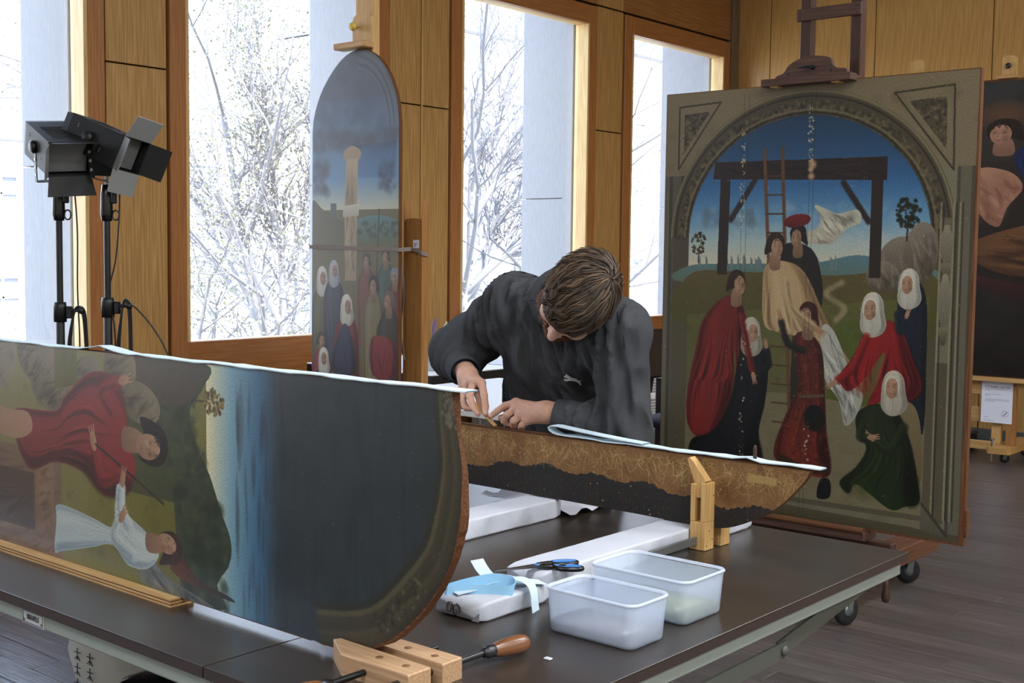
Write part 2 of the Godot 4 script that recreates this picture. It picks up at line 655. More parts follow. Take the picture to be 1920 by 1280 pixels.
	func head(c: Vector2, s: float, turn: float, skin: Color, hair: Color, veil: bool) -> void:
		# s head height; turn -1 .. 1 looks left or right
		var d := signf(turn)
		poly(curve([c + v(-0.15, 0.2) * s, c + v(0.15, 0.2) * s, c + v(0.2, 0.75) * s, c + v(-0.2, 0.75) * s]), skin.darkened(0.12), skin.darkened(0.28))
		if veil:
			var o := shape([c + v(-0.36, -0.25) * s, c + v(-0.2, -0.52) * s, c + v(0.1, -0.58) * s, c + v(0.34, -0.35) * s, c + v(0.42, 0.1) * s, c + v(0.5, 0.55) * s, c + v(0.3, 0.85) * s, c + v(-0.1, 0.95) * s, c + v(-0.4, 0.7) * s, c + v(-0.42, 0.2) * s], hair, hair.darkened(0.18))
			drape(o, hair.darkened(0.55), hair.lightened(0.35), 7)
		else:
			shape([c + v(-0.33 - 0.08 * d, 0.25) * s, c + v(-0.36, -0.2) * s, c + v(-0.2, -0.48) * s, c + v(0.05, -0.54) * s, c + v(0.3, -0.40) * s, c + v(0.37, -0.05) * s, c + v(0.33 - 0.08 * d, 0.3) * s, c + v(-0.05 * d, 0.1) * s], hair, hair.darkened(0.2))
		var f := c + v(turn * 0.17, 0.0) * s
		ell(f + v(0, 0.02) * s, s * 0.22, s * 0.35, turn * -0.15, skin.lightened(0.05), skin.darkened(0.12))
		# shade on the far cheek and under the brow
		for i in 10:
			dab(f + v(0.15 - r.randf() * 0.06, r.randf_range(-0.2, 0.28)) * s, s * 0.09, Color(skin.darkened(0.5), 0.12))
			dab(f + v(-0.08 + r.randf() * 0.06, r.randf_range(-0.05, 0.2)) * s, s * 0.08, Color(skin.lightened(0.25), 0.10))
		for k in [-1.0, 1.0]:
			var e := f + v(turn * 0.07 + k * 0.095, -0.04) * s
			dab(e, s * 0.075, Color(skin.darkened(0.5), 0.28))
			dab(e + v(0, 0.005) * s, s * 0.026, Color(0.13, 0.09, 0.07, 0.7))
			line([e + v(-0.05, -0.075) * s, e + v(0.0, -0.095) * s, e + v(0.05, -0.075) * s], s * 0.013, Color(0.22, 0.15, 0.1, 0.4))
		line([f + v(turn * 0.09, -0.04) * s, f + v(turn * 0.16, 0.1) * s], s * 0.018, Color(skin.darkened(0.35), 0.4))
		dab(f + v(turn * 0.15, 0.10) * s, s * 0.035, Color(skin.darkened(0.3), 0.4))
		line([f + v(turn * 0.09 - 0.06, 0.205) * s, f + v(turn * 0.09 + 0.06, 0.205) * s], s * 0.018, Color(0.46, 0.22, 0.19, 0.6))
		dab(f + v(turn * 0.09, 0.25) * s, s * 0.05, Color(skin.darkened(0.4), 0.2))
		if not veil:
			# locks over the brow
			for i in 9:
				var a := c + v(r.randf_range(-0.28, 0.28), -0.44 + r.randf() * 0.1) * s
				line(curve([a, a + v(r.randf_range(-0.06, 0.06), 0.1) * s, a + v(r.randf_range(-0.1, 0.1) - 0.1 * turn, 0.2) * s], 4, false), s * 0.022, Color(hair.lightened(0.1 * r.randf()), 0.55))
		else:
			line(curve([f + v(-0.23, 0.12) * s, f + v(-0.2, -0.22) * s, f + v(0.0, -0.36) * s, f + v(0.2, -0.22) * s, f + v(0.23, 0.12) * s], 6, false), s * 0.03, Color(hair.lightened(0.2), 0.7))
	func tree(c: Vector2, s: float, cols: Array, n := 70) -> void:
		line([c + v(0, s * 0.9), c + v(0.02 * s, 0)], s * 0.05, Color(0.2, 0.15, 0.09))
		for i in n:
			var a := r.randf() * TAU
			var q := sqrt(r.randf())
			dab(c + v(cos(a) * 0.5 * q, sin(a) * 0.62 * q - 0.2) * s, s * 0.11 * r.randf_range(0.5, 1.2), cols[r.randi() % cols.size()])
	func aged(n_loss: int, strength := 0.05) -> void:
		# fine grain of the ground and the varnish, some lost flakes
		var nz := FastNoiseLite.new()
		nz.seed = r.randi() % 1000
		nz.frequency = 0.35
		nz.fractal_octaves = 2
		var g := nz.get_image(w, h)
		g.convert(Image.FORMAT_L8)
		var gd := g.get_data()
		var d := im.get_data()
		for i in w * h:
			var k := (gd[i] - 128) * strength * 2.2
			for q in 3:
				d[i * 4 + q] = clampi(int(d[i * 4 + q] * (1.0 + k / 128.0) + k * 0.15), 0, 255)
		im = Image.create_from_data(w, h, false, Image.FORMAT_RGBA8, d)
		for i in n_loss:
			dab(Vector2(r.randf(), r.randf() * h / w), 0.0016 * r.randf_range(0.5, 1.5), Color(0.75, 0.7, 0.6, 0.7))
	func finished(turn_it := false) -> ImageTexture:
		if turn_it:
			im.rotate_90(CLOCKWISE)
		im.convert(Image.FORMAT_RGB8)
		return ImageTexture.create_from_image(im)

func paint_material(tex: Texture2D, rough := 0.42, spec := 0.45) -> StandardMaterial3D:
	var m := plain(Color.WHITE, rough, 0.0, spec)
	m.albedo_texture = tex
	m.texture_repeat = false
	return m

const SKIN := Color(0.60, 0.46, 0.35)

func picture_arch() -> ImageTexture:
	# robed people at work under a painted stone arch
	var p := Painter.new(860, 1120, Color(0.33, 0.29, 0.22), 5)
	var v := func(x: float, y: float) -> Vector2: return Vector2(x, y)
	p.grad(0.0, 1.31, Color(0.43, 0.38, 0.285), Color(0.40, 0.38, 0.30))
	for i in 420:
		p.dab(v.call(p.r.randf(), p.r.randf() * 1.3), 0.03 * p.r.randf_range(0.4, 1.4), Color(0.24, 0.21, 0.15, 0.12) if p.r.randf() < 0.5 else Color(0.45, 0.40, 0.29, 0.12))
	# moulded side posts of painted stone
	for q in [[0.0, 0.018, 0.30], [0.018, 0.03, 0.20], [0.03, 0.06, 0.27], [0.06, 0.075, 0.2], [0.885, 0.90, 0.42], [0.90, 0.945, 0.36], [0.945, 0.955, 0.22], [0.955, 0.985, 0.30], [0.985, 1.0, 0.22]]:
		var k: float = q[2]
		p.poly([v.call(q[0], 0.26), v.call(q[1], 0.26), v.call(q[1], 1.31), v.call(q[0], 1.31)], Color(k * 1.15, k * 1.08, k * 0.86), Color(k * 1.17, k * 1.12, k * 0.92))
	# arch band: outer, carved middle and inner mouldings
	var arc := func(rx: float, ry: float, y0: float) -> Array:
		var o := []
		for i in 41:
			var a := PI + PI * i / 40.0
			o.append(Vector2(0.487 + rx * cos(a), y0 + ry * sin(a)))
		return o
	var add := func(o: Array, x0: float, x1: float, yb: float) -> Array:
		return o + [Vector2(x1, yb), Vector2(x0, yb)]
	p.poly(add.call(arc.call(0.462, 0.435, 0.455), 0.025, 0.949, 0.5), Color(0.34, 0.31, 0.22), Color(0.30, 0.27, 0.2))
	p.poly(add.call(arc.call(0.452, 0.424, 0.455), 0.035, 0.939, 1.25), Color(0.25, 0.22, 0.155), Color(0.31, 0.285, 0.22))
	p.line(arc.call(0.457, 0.43, 0.455), 0.004, Color(0.45, 0.41, 0.3, 0.8))
	p.line(arc.call(0.444, 0.415, 0.455), 0.003, Color(0.12, 0.1, 0.07, 0.7))
	for i in 150:
		var a := PI + PI * (i + 0.5) / 150.0
		for q in 4:
			var rr := 0.93 + 0.05 * p.r.randf()
			p.dab(Vector2(0.487 + 0.44 * rr * 0.985 * cos(a) + p.r.randf_range(-0.012, 0.012), 0.455 + 0.40 * rr * sin(a) + p.r.randf_range(-0.012, 0.012)), 0.008, Color(0.40, 0.36, 0.25, 0.45) if p.r.randf() < 0.5 else Color(0.13, 0.11, 0.075, 0.5))
	p.line(arc.call(0.408, 0.375, 0.455), 0.005, Color(0.40, 0.36, 0.26, 0.7))
	p.line(arc.call(0.399, 0.367, 0.455), 0.004, Color(0.12, 0.1, 0.07, 0.8))
	# spandrels: framed triangles with leaf carving
	for s in [0, 1]:
		var tp := [v.call(0.05, 0.045), v.call(0.2, 0.038), v.call(0.05, 0.24)] if s == 0 else [v.call(0.76, 0.05), v.call(0.93, 0.04), v.call(0.935, 0.27)]
		p.line(tp + [tp[0]], 0.004, Color(0.17, 0.15, 0.1, 0.9))
		var m3: Vector2 = (tp[0] + tp[1] + tp[2]) / 3.0
		var ti := []
		for q in tp:
			ti.append(m3.lerp(q, 0.66))
		p.poly(ti, Color(0.25, 0.22, 0.16), Color(0.28, 0.25, 0.18))
		p.scatter(ti, 160, 0.006, [Color(0.42, 0.38, 0.27, 0.6), Color(0.14, 0.12, 0.08, 0.6)])
		p.line(ti + [ti[0]], 0.003, Color(0.44, 0.4, 0.3, 0.7))
	# the view through the arch
	var open: Array = add.call(arc.call(0.392, 0.36, 0.455), 0.095, 0.879, 1.235)
	p.poly(open, Color(0.13, 0.24, 0.33), Color(0.13, 0.24, 0.33))
	var sky: Array = arc.call(0.392, 0.36, 0.455) + [Vector2(0.879, 0.56), Vector2(0.095, 0.56)]
	var stops := [[0.095, Color(0.10, 0.20, 0.29)], [0.2, Color(0.13, 0.26, 0.38)], [0.3, Color(0.19, 0.36, 0.52)], [0.4, Color(0.36, 0.52, 0.62)], [0.47, Color(0.58, 0.64, 0.62)], [0.54, Color(0.72, 0.68, 0.57)]]
	for y in range(int(0.095 * p.w), int(0.56 * p.w)):
		var yy := float(y) / p.w
		var c: Color = stops[0][1]
		for i in stops.size() - 1:
			if yy >= stops[i][0]:
				c = (stops[i][1] as Color).lerp(stops[i + 1][1], clampf((yy - stops[i][0]) / (stops[i + 1][0] - stops[i][0]), 0, 1))
		var hw := 0.392
		if yy < 0.455:
			hw = 0.392 * sqrt(maxf(0.0, 1.0 - pow((0.455 - yy) / 0.36, 2)))
		p.im.fill_rect(Rect2i(int((0.487 - hw) * p.w), y, int(hw * 2 * p.w), 1), c)
	for i in 120:
		var q := Vector2(p.r.randf_range(0.13, 0.85), p.r.randf_range(0.36, 0.47))
		p.dab(q, p.r.randf_range(0.01, 0.03), Color(0.72, 0.74, 0.7, 0.10))
	for i in 70:
		p.dab(v.call(p.r.randf_range(0.15, 0.33), p.r.randf_range(0.37, 0.42)), p.r.randf_range(0.008, 0.022), Color(0.33, 0.36, 0.36, 0.18))
		p.dab(v.call(p.r.randf_range(0.56, 0.8), p.r.randf_range(0.45, 0.49)), p.r.randf_range(0.008, 0.02), Color(0.66, 0.66, 0.64, 0.16))
	# far town, hills, meadow, road
	p.shape([v.call(0.095, 0.545), v.call(0.3, 0.535), v.call(0.52, 0.53), v.call(0.66, 0.505), v.call(0.76, 0.52), v.call(0.879, 0.535), v.call(0.879, 0.6), v.call(0.095, 0.6)], Color(0.30, 0.42, 0.45), Color(0.33, 0.38, 0.30))
	for i in 26:
		var x := p.r.randf_range(0.13, 0.6)
		p.poly([v.call(x, 0.52 - p.r.randf() * 0.02), v.call(x + 0.008, 0.525), v.call(x + 0.008, 0.55), v.call(x, 0.55)], Color(0.36, 0.42, 0.42))
	p.shape([v.call(0.095, 0.575), v.call(0.3, 0.56), v.call(0.6, 0.565), v.call(0.879, 0.55), v.call(0.879, 0.74), v.call(0.095, 0.74)], Color(0.31, 0.27, 0.14), Color(0.26, 0.26, 0.11))
	p.poly([v.call(0.095, 0.70), v.call(0.879, 0.62), v.call(0.879, 1.0), v.call(0.095, 1.0)], Color(0.31, 0.31, 0.14), Color(0.33, 0.32, 0.2))
	p.poly([v.call(0.6, 0.70), v.call(0.72, 0.68), v.call(0.72, 0.95), v.call(0.58, 0.95)], Color(0.28, 0.31, 0.12), Color(0.27, 0.3, 0.11))
	p.poly([v.call(0.095, 0.94), v.call(0.5, 0.92), v.call(0.879, 0.96), v.call(0.879, 1.235), v.call(0.095, 1.235)], Color(0.40, 0.375, 0.275), Color(0.415, 0.385, 0.29))
	for i in 300:
		p.dab(v.call(p.r.randf_range(0.1, 0.87), p.r.randf_range(0.95, 1.23)), p.r.randf_range(0.01, 0.03), Color(0.33, 0.30, 0.21, 0.12) if p.r.randf() < 0.5 else Color(0.47, 0.44, 0.33, 0.12))
		p.dab(v.call(p.r.randf_range(0.1, 0.87), p.r.randf_range(0.58, 0.9)), p.r.randf_range(0.006, 0.02), Color(0.17, 0.16, 0.06, 0.14) if p.r.randf() < 0.5 else Color(0.42, 0.38, 0.2, 0.12))
	p.line(p.curve([v.call(0.62, 0.585), v.call(0.57, 0.62), v.call(0.63, 0.66), v.call(0.6, 0.7)], 6, false), 0.013, Color(0.52, 0.46, 0.34, 0.7))
	# rocks and trees
	for q in [[0.80, 0.53, 0.075, 0.08], [0.85, 0.50, 0.05, 0.09], [0.74, 0.565, 0.05, 0.045]]:
		var o := p.ell(v.call(q[0], q[1]), q[2], q[3], 0.1, Color(0.46, 0.42, 0.36), Color(0.27, 0.24, 0.19))
		p.folds(o, Color(0.2, 0.18, 0.14, 0.5), Color(0.55, 0.5, 0.43, 0.5), 40, v.call(0.3, 1), 0.06, 0.005)
	p.tree(v.call(0.81, 0.40), 0.07, [Color(0.06, 0.07, 0.035), Color(0.11, 0.11, 0.05)], 90)
	p.tree(v.call(0.131, 0.485), 0.055, [Color(0.13, 0.10, 0.04), Color(0.25, 0.2, 0.09)], 60)
	# timber hoist: beam on two posts, and a ladder
	p.poly([v.call(0.185, 0.222), v.call(0.745, 0.226), v.call(0.745, 0.292), v.call(0.178, 0.274)], Color(0.155, 0.105, 0.085), Color(0.13, 0.09, 0.075))
	p.poly([v.call(0.205, 0.27), v.call(0.24, 0.272), v.call(0.235, 0.57), v.call(0.20, 0.57)], Color(0.145, 0.10, 0.08), Color(0.15, 0.12, 0.09))
	p.poly([v.call(0.70, 0.29), v.call(0.735, 0.29), v.call(0.735, 0.57), v.call(0.70, 0.57)], Color(0.145, 0.10, 0.08), Color(0.15, 0.12, 0.09))
	p.line([v.call(0.245, 0.40), v.call(0.33, 0.275)], 0.012, Color(0.14, 0.1, 0.08))
	p.line([v.call(0.695, 0.41), v.call(0.61, 0.29)], 0.012, Color(0.14, 0.1, 0.08))
	p.folds([v.call(0.185, 0.222), v.call(0.745, 0.226), v.call(0.745, 0.292), v.call(0.178, 0.274)], Color(0.07, 0.05, 0.04, 0.5), Color(0.24, 0.17, 0.13, 0.5), 50, v.call(1, 0.03), 0.14, 0.004)
	p.poly([v.call(0.47, 0.555), v.call(0.52, 0.555), v.call(0.515, 0.98), v.call(0.46, 0.98)], Color(0.16, 0.14, 0.10), Color(0.15, 0.13, 0.09))
	p.line([v.call(0.355, 0.19), v.call(0.385, 0.62)], 0.008, Color(0.36, 0.24, 0.14))
	p.line([v.call(0.415, 0.19), v.call(0.47, 1.13)], 0.008, Color(0.33, 0.22, 0.13))
	for i in 14:
		var t := i / 14.0
		p.line([v.call(0.36 + 0.05 * t, 0.27 + 0.8 * t), v.call(0.42 + 0.045 * t, 0.27 + 0.8 * t)], 0.004, Color(0.27, 0.18, 0.11))
	# blowing white cloth on the line
	var cl := p.shape([v.call(0.525, 0.36), v.call(0.56, 0.37), v.call(0.6, 0.385), v.call(0.66, 0.375), v.call(0.672, 0.41), v.call(0.63, 0.43), v.call(0.6, 0.46), v.call(0.57, 0.475), v.call(0.5, 0.47), v.call(0.47, 0.45), v.call(0.53, 0.43), v.call(0.545, 0.40)], Color(0.66, 0.65, 0.58), Color(0.6, 0.58, 0.5))
	p.folds(cl, Color(0.33, 0.32, 0.29, 0.7), Color(0.8, 0.78, 0.7, 0.7), 110, v.call(0.6, 0.5), 0.07, 0.005)
	# man with red cap handing things down
	p.shape([v.call(0.42, 0.50), v.call(0.46, 0.47), v.call(0.53, 0.50), v.call(0.56, 0.62), v.call(0.53, 0.7), v.call(0.43, 0.66)], Color(0.11, 0.09, 0.08), Color(0.1, 0.08, 0.07))
	p.head(v.call(0.475, 0.455), 0.075, -0.5, SKIN.darkened(0.1), Color(0.1, 0.07, 0.05), false)
	p.ell(v.call(0.47, 0.405), 0.045, 0.02, -0.15, Color(0.42, 0.09, 0.08), Color(0.28, 0.06, 0.05))
	# figure in a cream robe in the middle, white drapery falling from the arm
	var cr := p.shape([v.call(0.37, 0.54), v.call(0.43, 0.525), v.call(0.5, 0.56), v.call(0.57, 0.69), v.call(0.64, 0.80), v.call(0.69, 0.86), v.call(0.67, 0.93), v.call(0.58, 0.86), v.call(0.5, 0.76), v.call(0.42, 0.74), v.call(0.37, 0.72), v.call(0.36, 0.62)], Color(0.64, 0.53, 0.38), Color(0.62, 0.53, 0.40))
	p.drape(cr, Color(0.40, 0.31, 0.2, 0.55), Color(0.75, 0.66, 0.5, 0.6), 10)
	var dr := p.shape([v.call(0.56, 0.72), v.call(0.6, 0.73), v.call(0.66, 0.86), v.call(0.695, 0.91), v.call(0.67, 0.98), v.call(0.64, 1.0), v.call(0.62, 0.93), v.call(0.57, 0.86)], Color(0.62, 0.61, 0.56), Color(0.55, 0.55, 0.5))
	p.folds(dr, Color(0.32, 0.32, 0.3, 0.7), Color(0.78, 0.77, 0.72, 0.7), 80, v.call(0.4, 1), 0.07, 0.005)
	p.head(v.call(0.40, 0.485), 0.085, 0.4, SKIN, Color(0.16, 0.1, 0.06), false)
	# stooping figure in red at the left
	var rd := p.shape([v.call(0.2, 0.66), v.call(0.25, 0.635), v.call(0.3, 0.68), v.call(0.31, 0.78), v.call(0.32, 0.88), v.call(0.28, 0.9), v.call(0.27, 0.8), v.call(0.26, 0.95), v.call(0.2, 1.07), v.call(0.15, 1.09), v.call(0.105, 1.05), v.call(0.1, 0.95), v.call(0.13, 0.8), v.call(0.15, 0.72)], Color(0.36, 0.095, 0.075), Color(0.42, 0.12, 0.10))
	p.drape(rd, Color(0.15, 0.035, 0.035, 0.6), Color(0.55, 0.19, 0.15, 0.55), 11)
	p.head(v.call(0.27, 0.60), 0.085, 0.8, SKIN, Color(0.18, 0.12, 0.07), false)
	# kneeling woman in black with a white veil
	var bk := p.shape([v.call(0.29, 0.80), v.call(0.34, 0.77), v.call(0.385, 0.83), v.call(0.38, 0.95), v.call(0.36, 1.05), v.call(0.375, 1.15), v.call(0.3, 1.175), v.call(0.13, 1.165), v.call(0.12, 1.1), v.call(0.2, 1.06), v.call(0.26, 0.95)], Color(0.06, 0.065, 0.07), Color(0.055, 0.065, 0.08))
	p.drape(bk, Color(0.02, 0.02, 0.025, 0.7), Color(0.12, 0.13, 0.15, 0.6), 9)
	p.head(v.call(0.325, 0.745), 0.08, 0.6, SKIN, Color(0.66, 0.63, 0.55), true)
	# man in a brocade robe seen from behind, centre
	var ro := p.shape([v.call(0.47, 0.76), v.call(0.51, 0.735), v.call(0.56, 0.78), v.call(0.575, 0.9), v.call(0.585, 1.03), v.call(0.6, 1.15), v.call(0.52, 1.16), v.call(0.415, 1.12), v.call(0.445, 1.0), v.call(0.49, 0.9)], Color(0.26, 0.105, 0.07), Color(0.36, 0.12, 0.09))
	p.drape(ro, Color(0.11, 0.04, 0.03, 0.6), Color(0.50, 0.24, 0.15, 0.5), 11)
	p.scatter(ro, 320, 0.006, [Color(0.50, 0.30, 0.16, 0.4), Color(0.15, 0.05, 0.04, 0.5), Color(0.45, 0.13, 0.1, 0.5)])
	p.line([v.call(0.44, 1.12), v.call(0.52, 1.15), v.call(0.6, 1.14)], 0.014, Color(0.17, 0.11, 0.07))
	p.line([v.call(0.5, 0.93), v.call(0.575, 0.92)], 0.006, Color(0.3, 0.27, 0.2))
	p.ell(v.call(0.545, 0.99), 0.035, 0.04, 0, Color(0.07, 0.06, 0.05))
	p.head(v.call(0.515, 0.69), 0.085, -0.6, SKIN.darkened(0.05), Color(0.2, 0.08, 0.06), false)
	p.shape([v.call(0.57, 1.17), v.call(0.6, 1.17), v.call(0.6, 1.22), v.call(0.56, 1.225)], Color(0.07, 0.06, 0.055))
	# woman in scarlet with a white scarf, right
	var navy := p.shape([v.call(0.79, 0.62), v.call(0.83, 0.57), v.call(0.87, 0.62), v.call(0.878, 0.8), v.call(0.875, 1.0), v.call(0.84, 0.95), v.call(0.8, 0.78)], Color(0.075, 0.10, 0.145), Color(0.07, 0.085, 0.11))
	p.drape(navy, Color(0.03, 0.04, 0.06, 0.6), Color(0.14, 0.18, 0.25, 0.5), 6)
	p.head(v.call(0.82, 0.585), 0.075, -0.4, SKIN, Color(0.72, 0.70, 0.64), true)
	var sc := p.shape([v.call(0.70, 0.72), v.call(0.75, 0.69), v.call(0.8, 0.71), v.call(0.84, 0.80), v.call(0.868, 0.87), v.call(0.83, 0.915), v.call(0.75, 0.92), v.call(0.715, 0.965), v.call(0.71, 0.93), v.call(0.74, 0.86), v.call(0.755, 0.78), v.call(0.69, 0.87), v.call(0.645, 0.90), v.call(0.62, 0.86), v.call(0.66, 0.80)], Color(0.47, 0.085, 0.075), Color(0.42, 0.075, 0.07))
	p.drape(sc, Color(0.2, 0.03, 0.03, 0.6), Color(0.62, 0.17, 0.14, 0.5), 9)
	p.head(v.call(0.715, 0.66), 0.085, -0.5, SKIN, Color(0.72, 0.70, 0.64), true)
	# woman in green seated on the ground
	p.shape([v.call(0.76, 0.93), v.call(0.84, 0.92), v.call(0.87, 1.0), v.call(0.87, 1.15), v.call(0.8, 1.1)], Color(0.42, 0.37, 0.26), Color(0.35, 0.3, 0.2))
	var gr := p.shape([v.call(0.68, 0.96), v.call(0.74, 0.93), v.call(0.8, 0.95), v.call(0.84, 1.03), v.call(0.868, 1.15), v.call(0.87, 1.2), v.call(0.83, 1.215), v.call(0.79, 1.23), v.call(0.72, 1.19), v.call(0.68, 1.17), v.call(0.66, 1.2), v.call(0.63, 1.17), v.call(0.68, 1.12), v.call(0.71, 1.06), v.call(0.68, 1.02)], Color(0.105, 0.125, 0.055), Color(0.10, 0.15, 0.055))
	p.drape(gr, Color(0.04, 0.05, 0.02, 0.6), Color(0.2, 0.27, 0.10, 0.55), 11)
	p.head(v.call(0.785, 0.88), 0.085, -0.3, SKIN, Color(0.68, 0.65, 0.58), true)
	# arms and hands
	p.sleeve([v.call(0.29, 0.70), v.call(0.315, 0.80), v.call(0.335, 0.87)], 0.016, Color(0.38, 0.10, 0.085), Color(0.15, 0.03, 0.03), Color(0.55, 0.2, 0.16), SKIN)
	p.sleeve([v.call(0.365, 0.86), v.call(0.39, 0.84), v.call(0.38, 0.79)], 0.013, Color(0.065, 0.07, 0.08), Color(0.02, 0.02, 0.03), Color(0.14, 0.15, 0.17), SKIN)
	p.sleeve([v.call(0.44, 0.58), v.call(0.46, 0.66), v.call(0.54, 0.72)], 0.018, Color(0.63, 0.53, 0.39), Color(0.36, 0.28, 0.19), Color(0.74, 0.65, 0.5), SKIN)
	p.sleeve([v.call(0.50, 0.79), v.call(0.45, 0.77), v.call(0.425, 0.70)], 0.015, Color(0.09, 0.075, 0.07), Color(0.03, 0.03, 0.03), Color(0.2, 0.17, 0.15), SKIN)
	p.sleeve([v.call(0.70, 0.74), v.call(0.66, 0.83), v.call(0.61, 0.875)], 0.016, Color(0.46, 0.085, 0.075), Color(0.2, 0.03, 0.03), Color(0.62, 0.17, 0.14), SKIN)
	p.sleeve([v.call(0.79, 0.67), v.call(0.80, 0.72), v.call(0.815, 0.68)], 0.013, Color(0.08, 0.11, 0.155), Color(0.03, 0.04, 0.06), Color(0.14, 0.18, 0.25), SKIN)
	p.sleeve([v.call(0.82, 0.99), v.call(0.78, 1.06), v.call(0.73, 1.035)], 0.018, Color(0.11, 0.14, 0.06), Color(0.04, 0.05, 0.02), Color(0.2, 0.27, 0.1), SKIN)
	p.sleeve([v.call(0.70, 0.99), v.call(0.69, 1.03), v.call(0.715, 1.03)], 0.016, Color(0.11, 0.14, 0.06), Color(0.04, 0.05, 0.02), Color(0.2, 0.27, 0.1), SKIN)
	# niche figures of grey stone at the right
	p.poly([v.call(0.902, 0.40), v.call(0.943, 0.40), v.call(0.943, 0.80), v.call(0.902, 0.80)], Color(0.34, 0.32, 0.25), Color(0.40, 0.38, 0.30))
	for x in [0.905, 0.94, 0.958]:
		p.line([v.call(x, 0.36), v.call(x, 1.24)], 0.004, Color(0.52, 0.49, 0.38, 0.6))
		p.line([v.call(x + 0.006, 0.36), v.call(x + 0.006, 1.24)], 0.003, Color(0.16, 0.14, 0.1, 0.6))
	for q in [[0.475, 0.09], [0.63, 0.13]]:
		p.ell(v.call(0.922, q[0]), 0.018, q[1] * 0.55, 0, Color(0.46, 0.44, 0.37), Color(0.36, 0.34, 0.27))
		p.ell(v.call(0.922, q[0] - q[1] * 0.5), 0.009, 0.012, 0, Color(0.48, 0.45, 0.38))
		p.poly([v.call(0.905, q[0] + q[1] * 0.55), v.call(0.94, q[0] + q[1] * 0.55), v.call(0.927, q[0] + q[1] * 0.55 + 0.05), v.call(0.917, q[0] + q[1] * 0.55 + 0.05)], Color(0.42, 0.39, 0.31), Color(0.25, 0.22, 0.16))
	# painted step at the foot, bevelled corner
	p.poly([v.call(0.0, 1.25), v.call(1, 1.275), v.call(1, 1.31), v.call(0, 1.31)], Color(0.30, 0.275, 0.2), Color(0.27, 0.24, 0.17))
	p.poly([v.call(0.875, 1.20), v.call(0.955, 1.285), v.call(0.875, 1.275)], Color(0.35, 0.34, 0.28), Color(0.3, 0.28, 0.23))
	p.line([v.call(0.878, 1.2), v.call(0.955, 1.285)], 0.006, Color(0.2, 0.19, 0.16, 0.8))
	# two vertical joints with losses
	for q in [[0.283, 0.12, 0.45, 60], [0.507, 0.07, 0.24, 60], [0.30, 0.75, 1.17, 40], [0.52, 1.0, 1.2, 30]]:
		p.line([v.call(q[0], 0.02), v.call(q[0] - 0.004, 1.28)], 0.0014, Color(0.12, 0.1, 0.08, 0.35))
		for i in int(q[3]):
			var yy := p.r.randf_range(q[1], q[2])
			p.dab(v.call(q[0] + p.r.randf_range(-0.008, 0.008), yy), p.r.randf_range(0.001, 0.005), Color(0.74, 0.68, 0.56, 0.85))
	for q in [[0.515, 0.24, 0.017], [0.512, 0.275, 0.014], [0.285, 0.22, 0.009], [0.51, 0.255, 0.012]]:
		p.dab(v.call(q[0], q[1]), q[2], Color(0.68, 0.55, 0.42, 0.95))
	p.aged(260, 0.10)
	return p.finished()

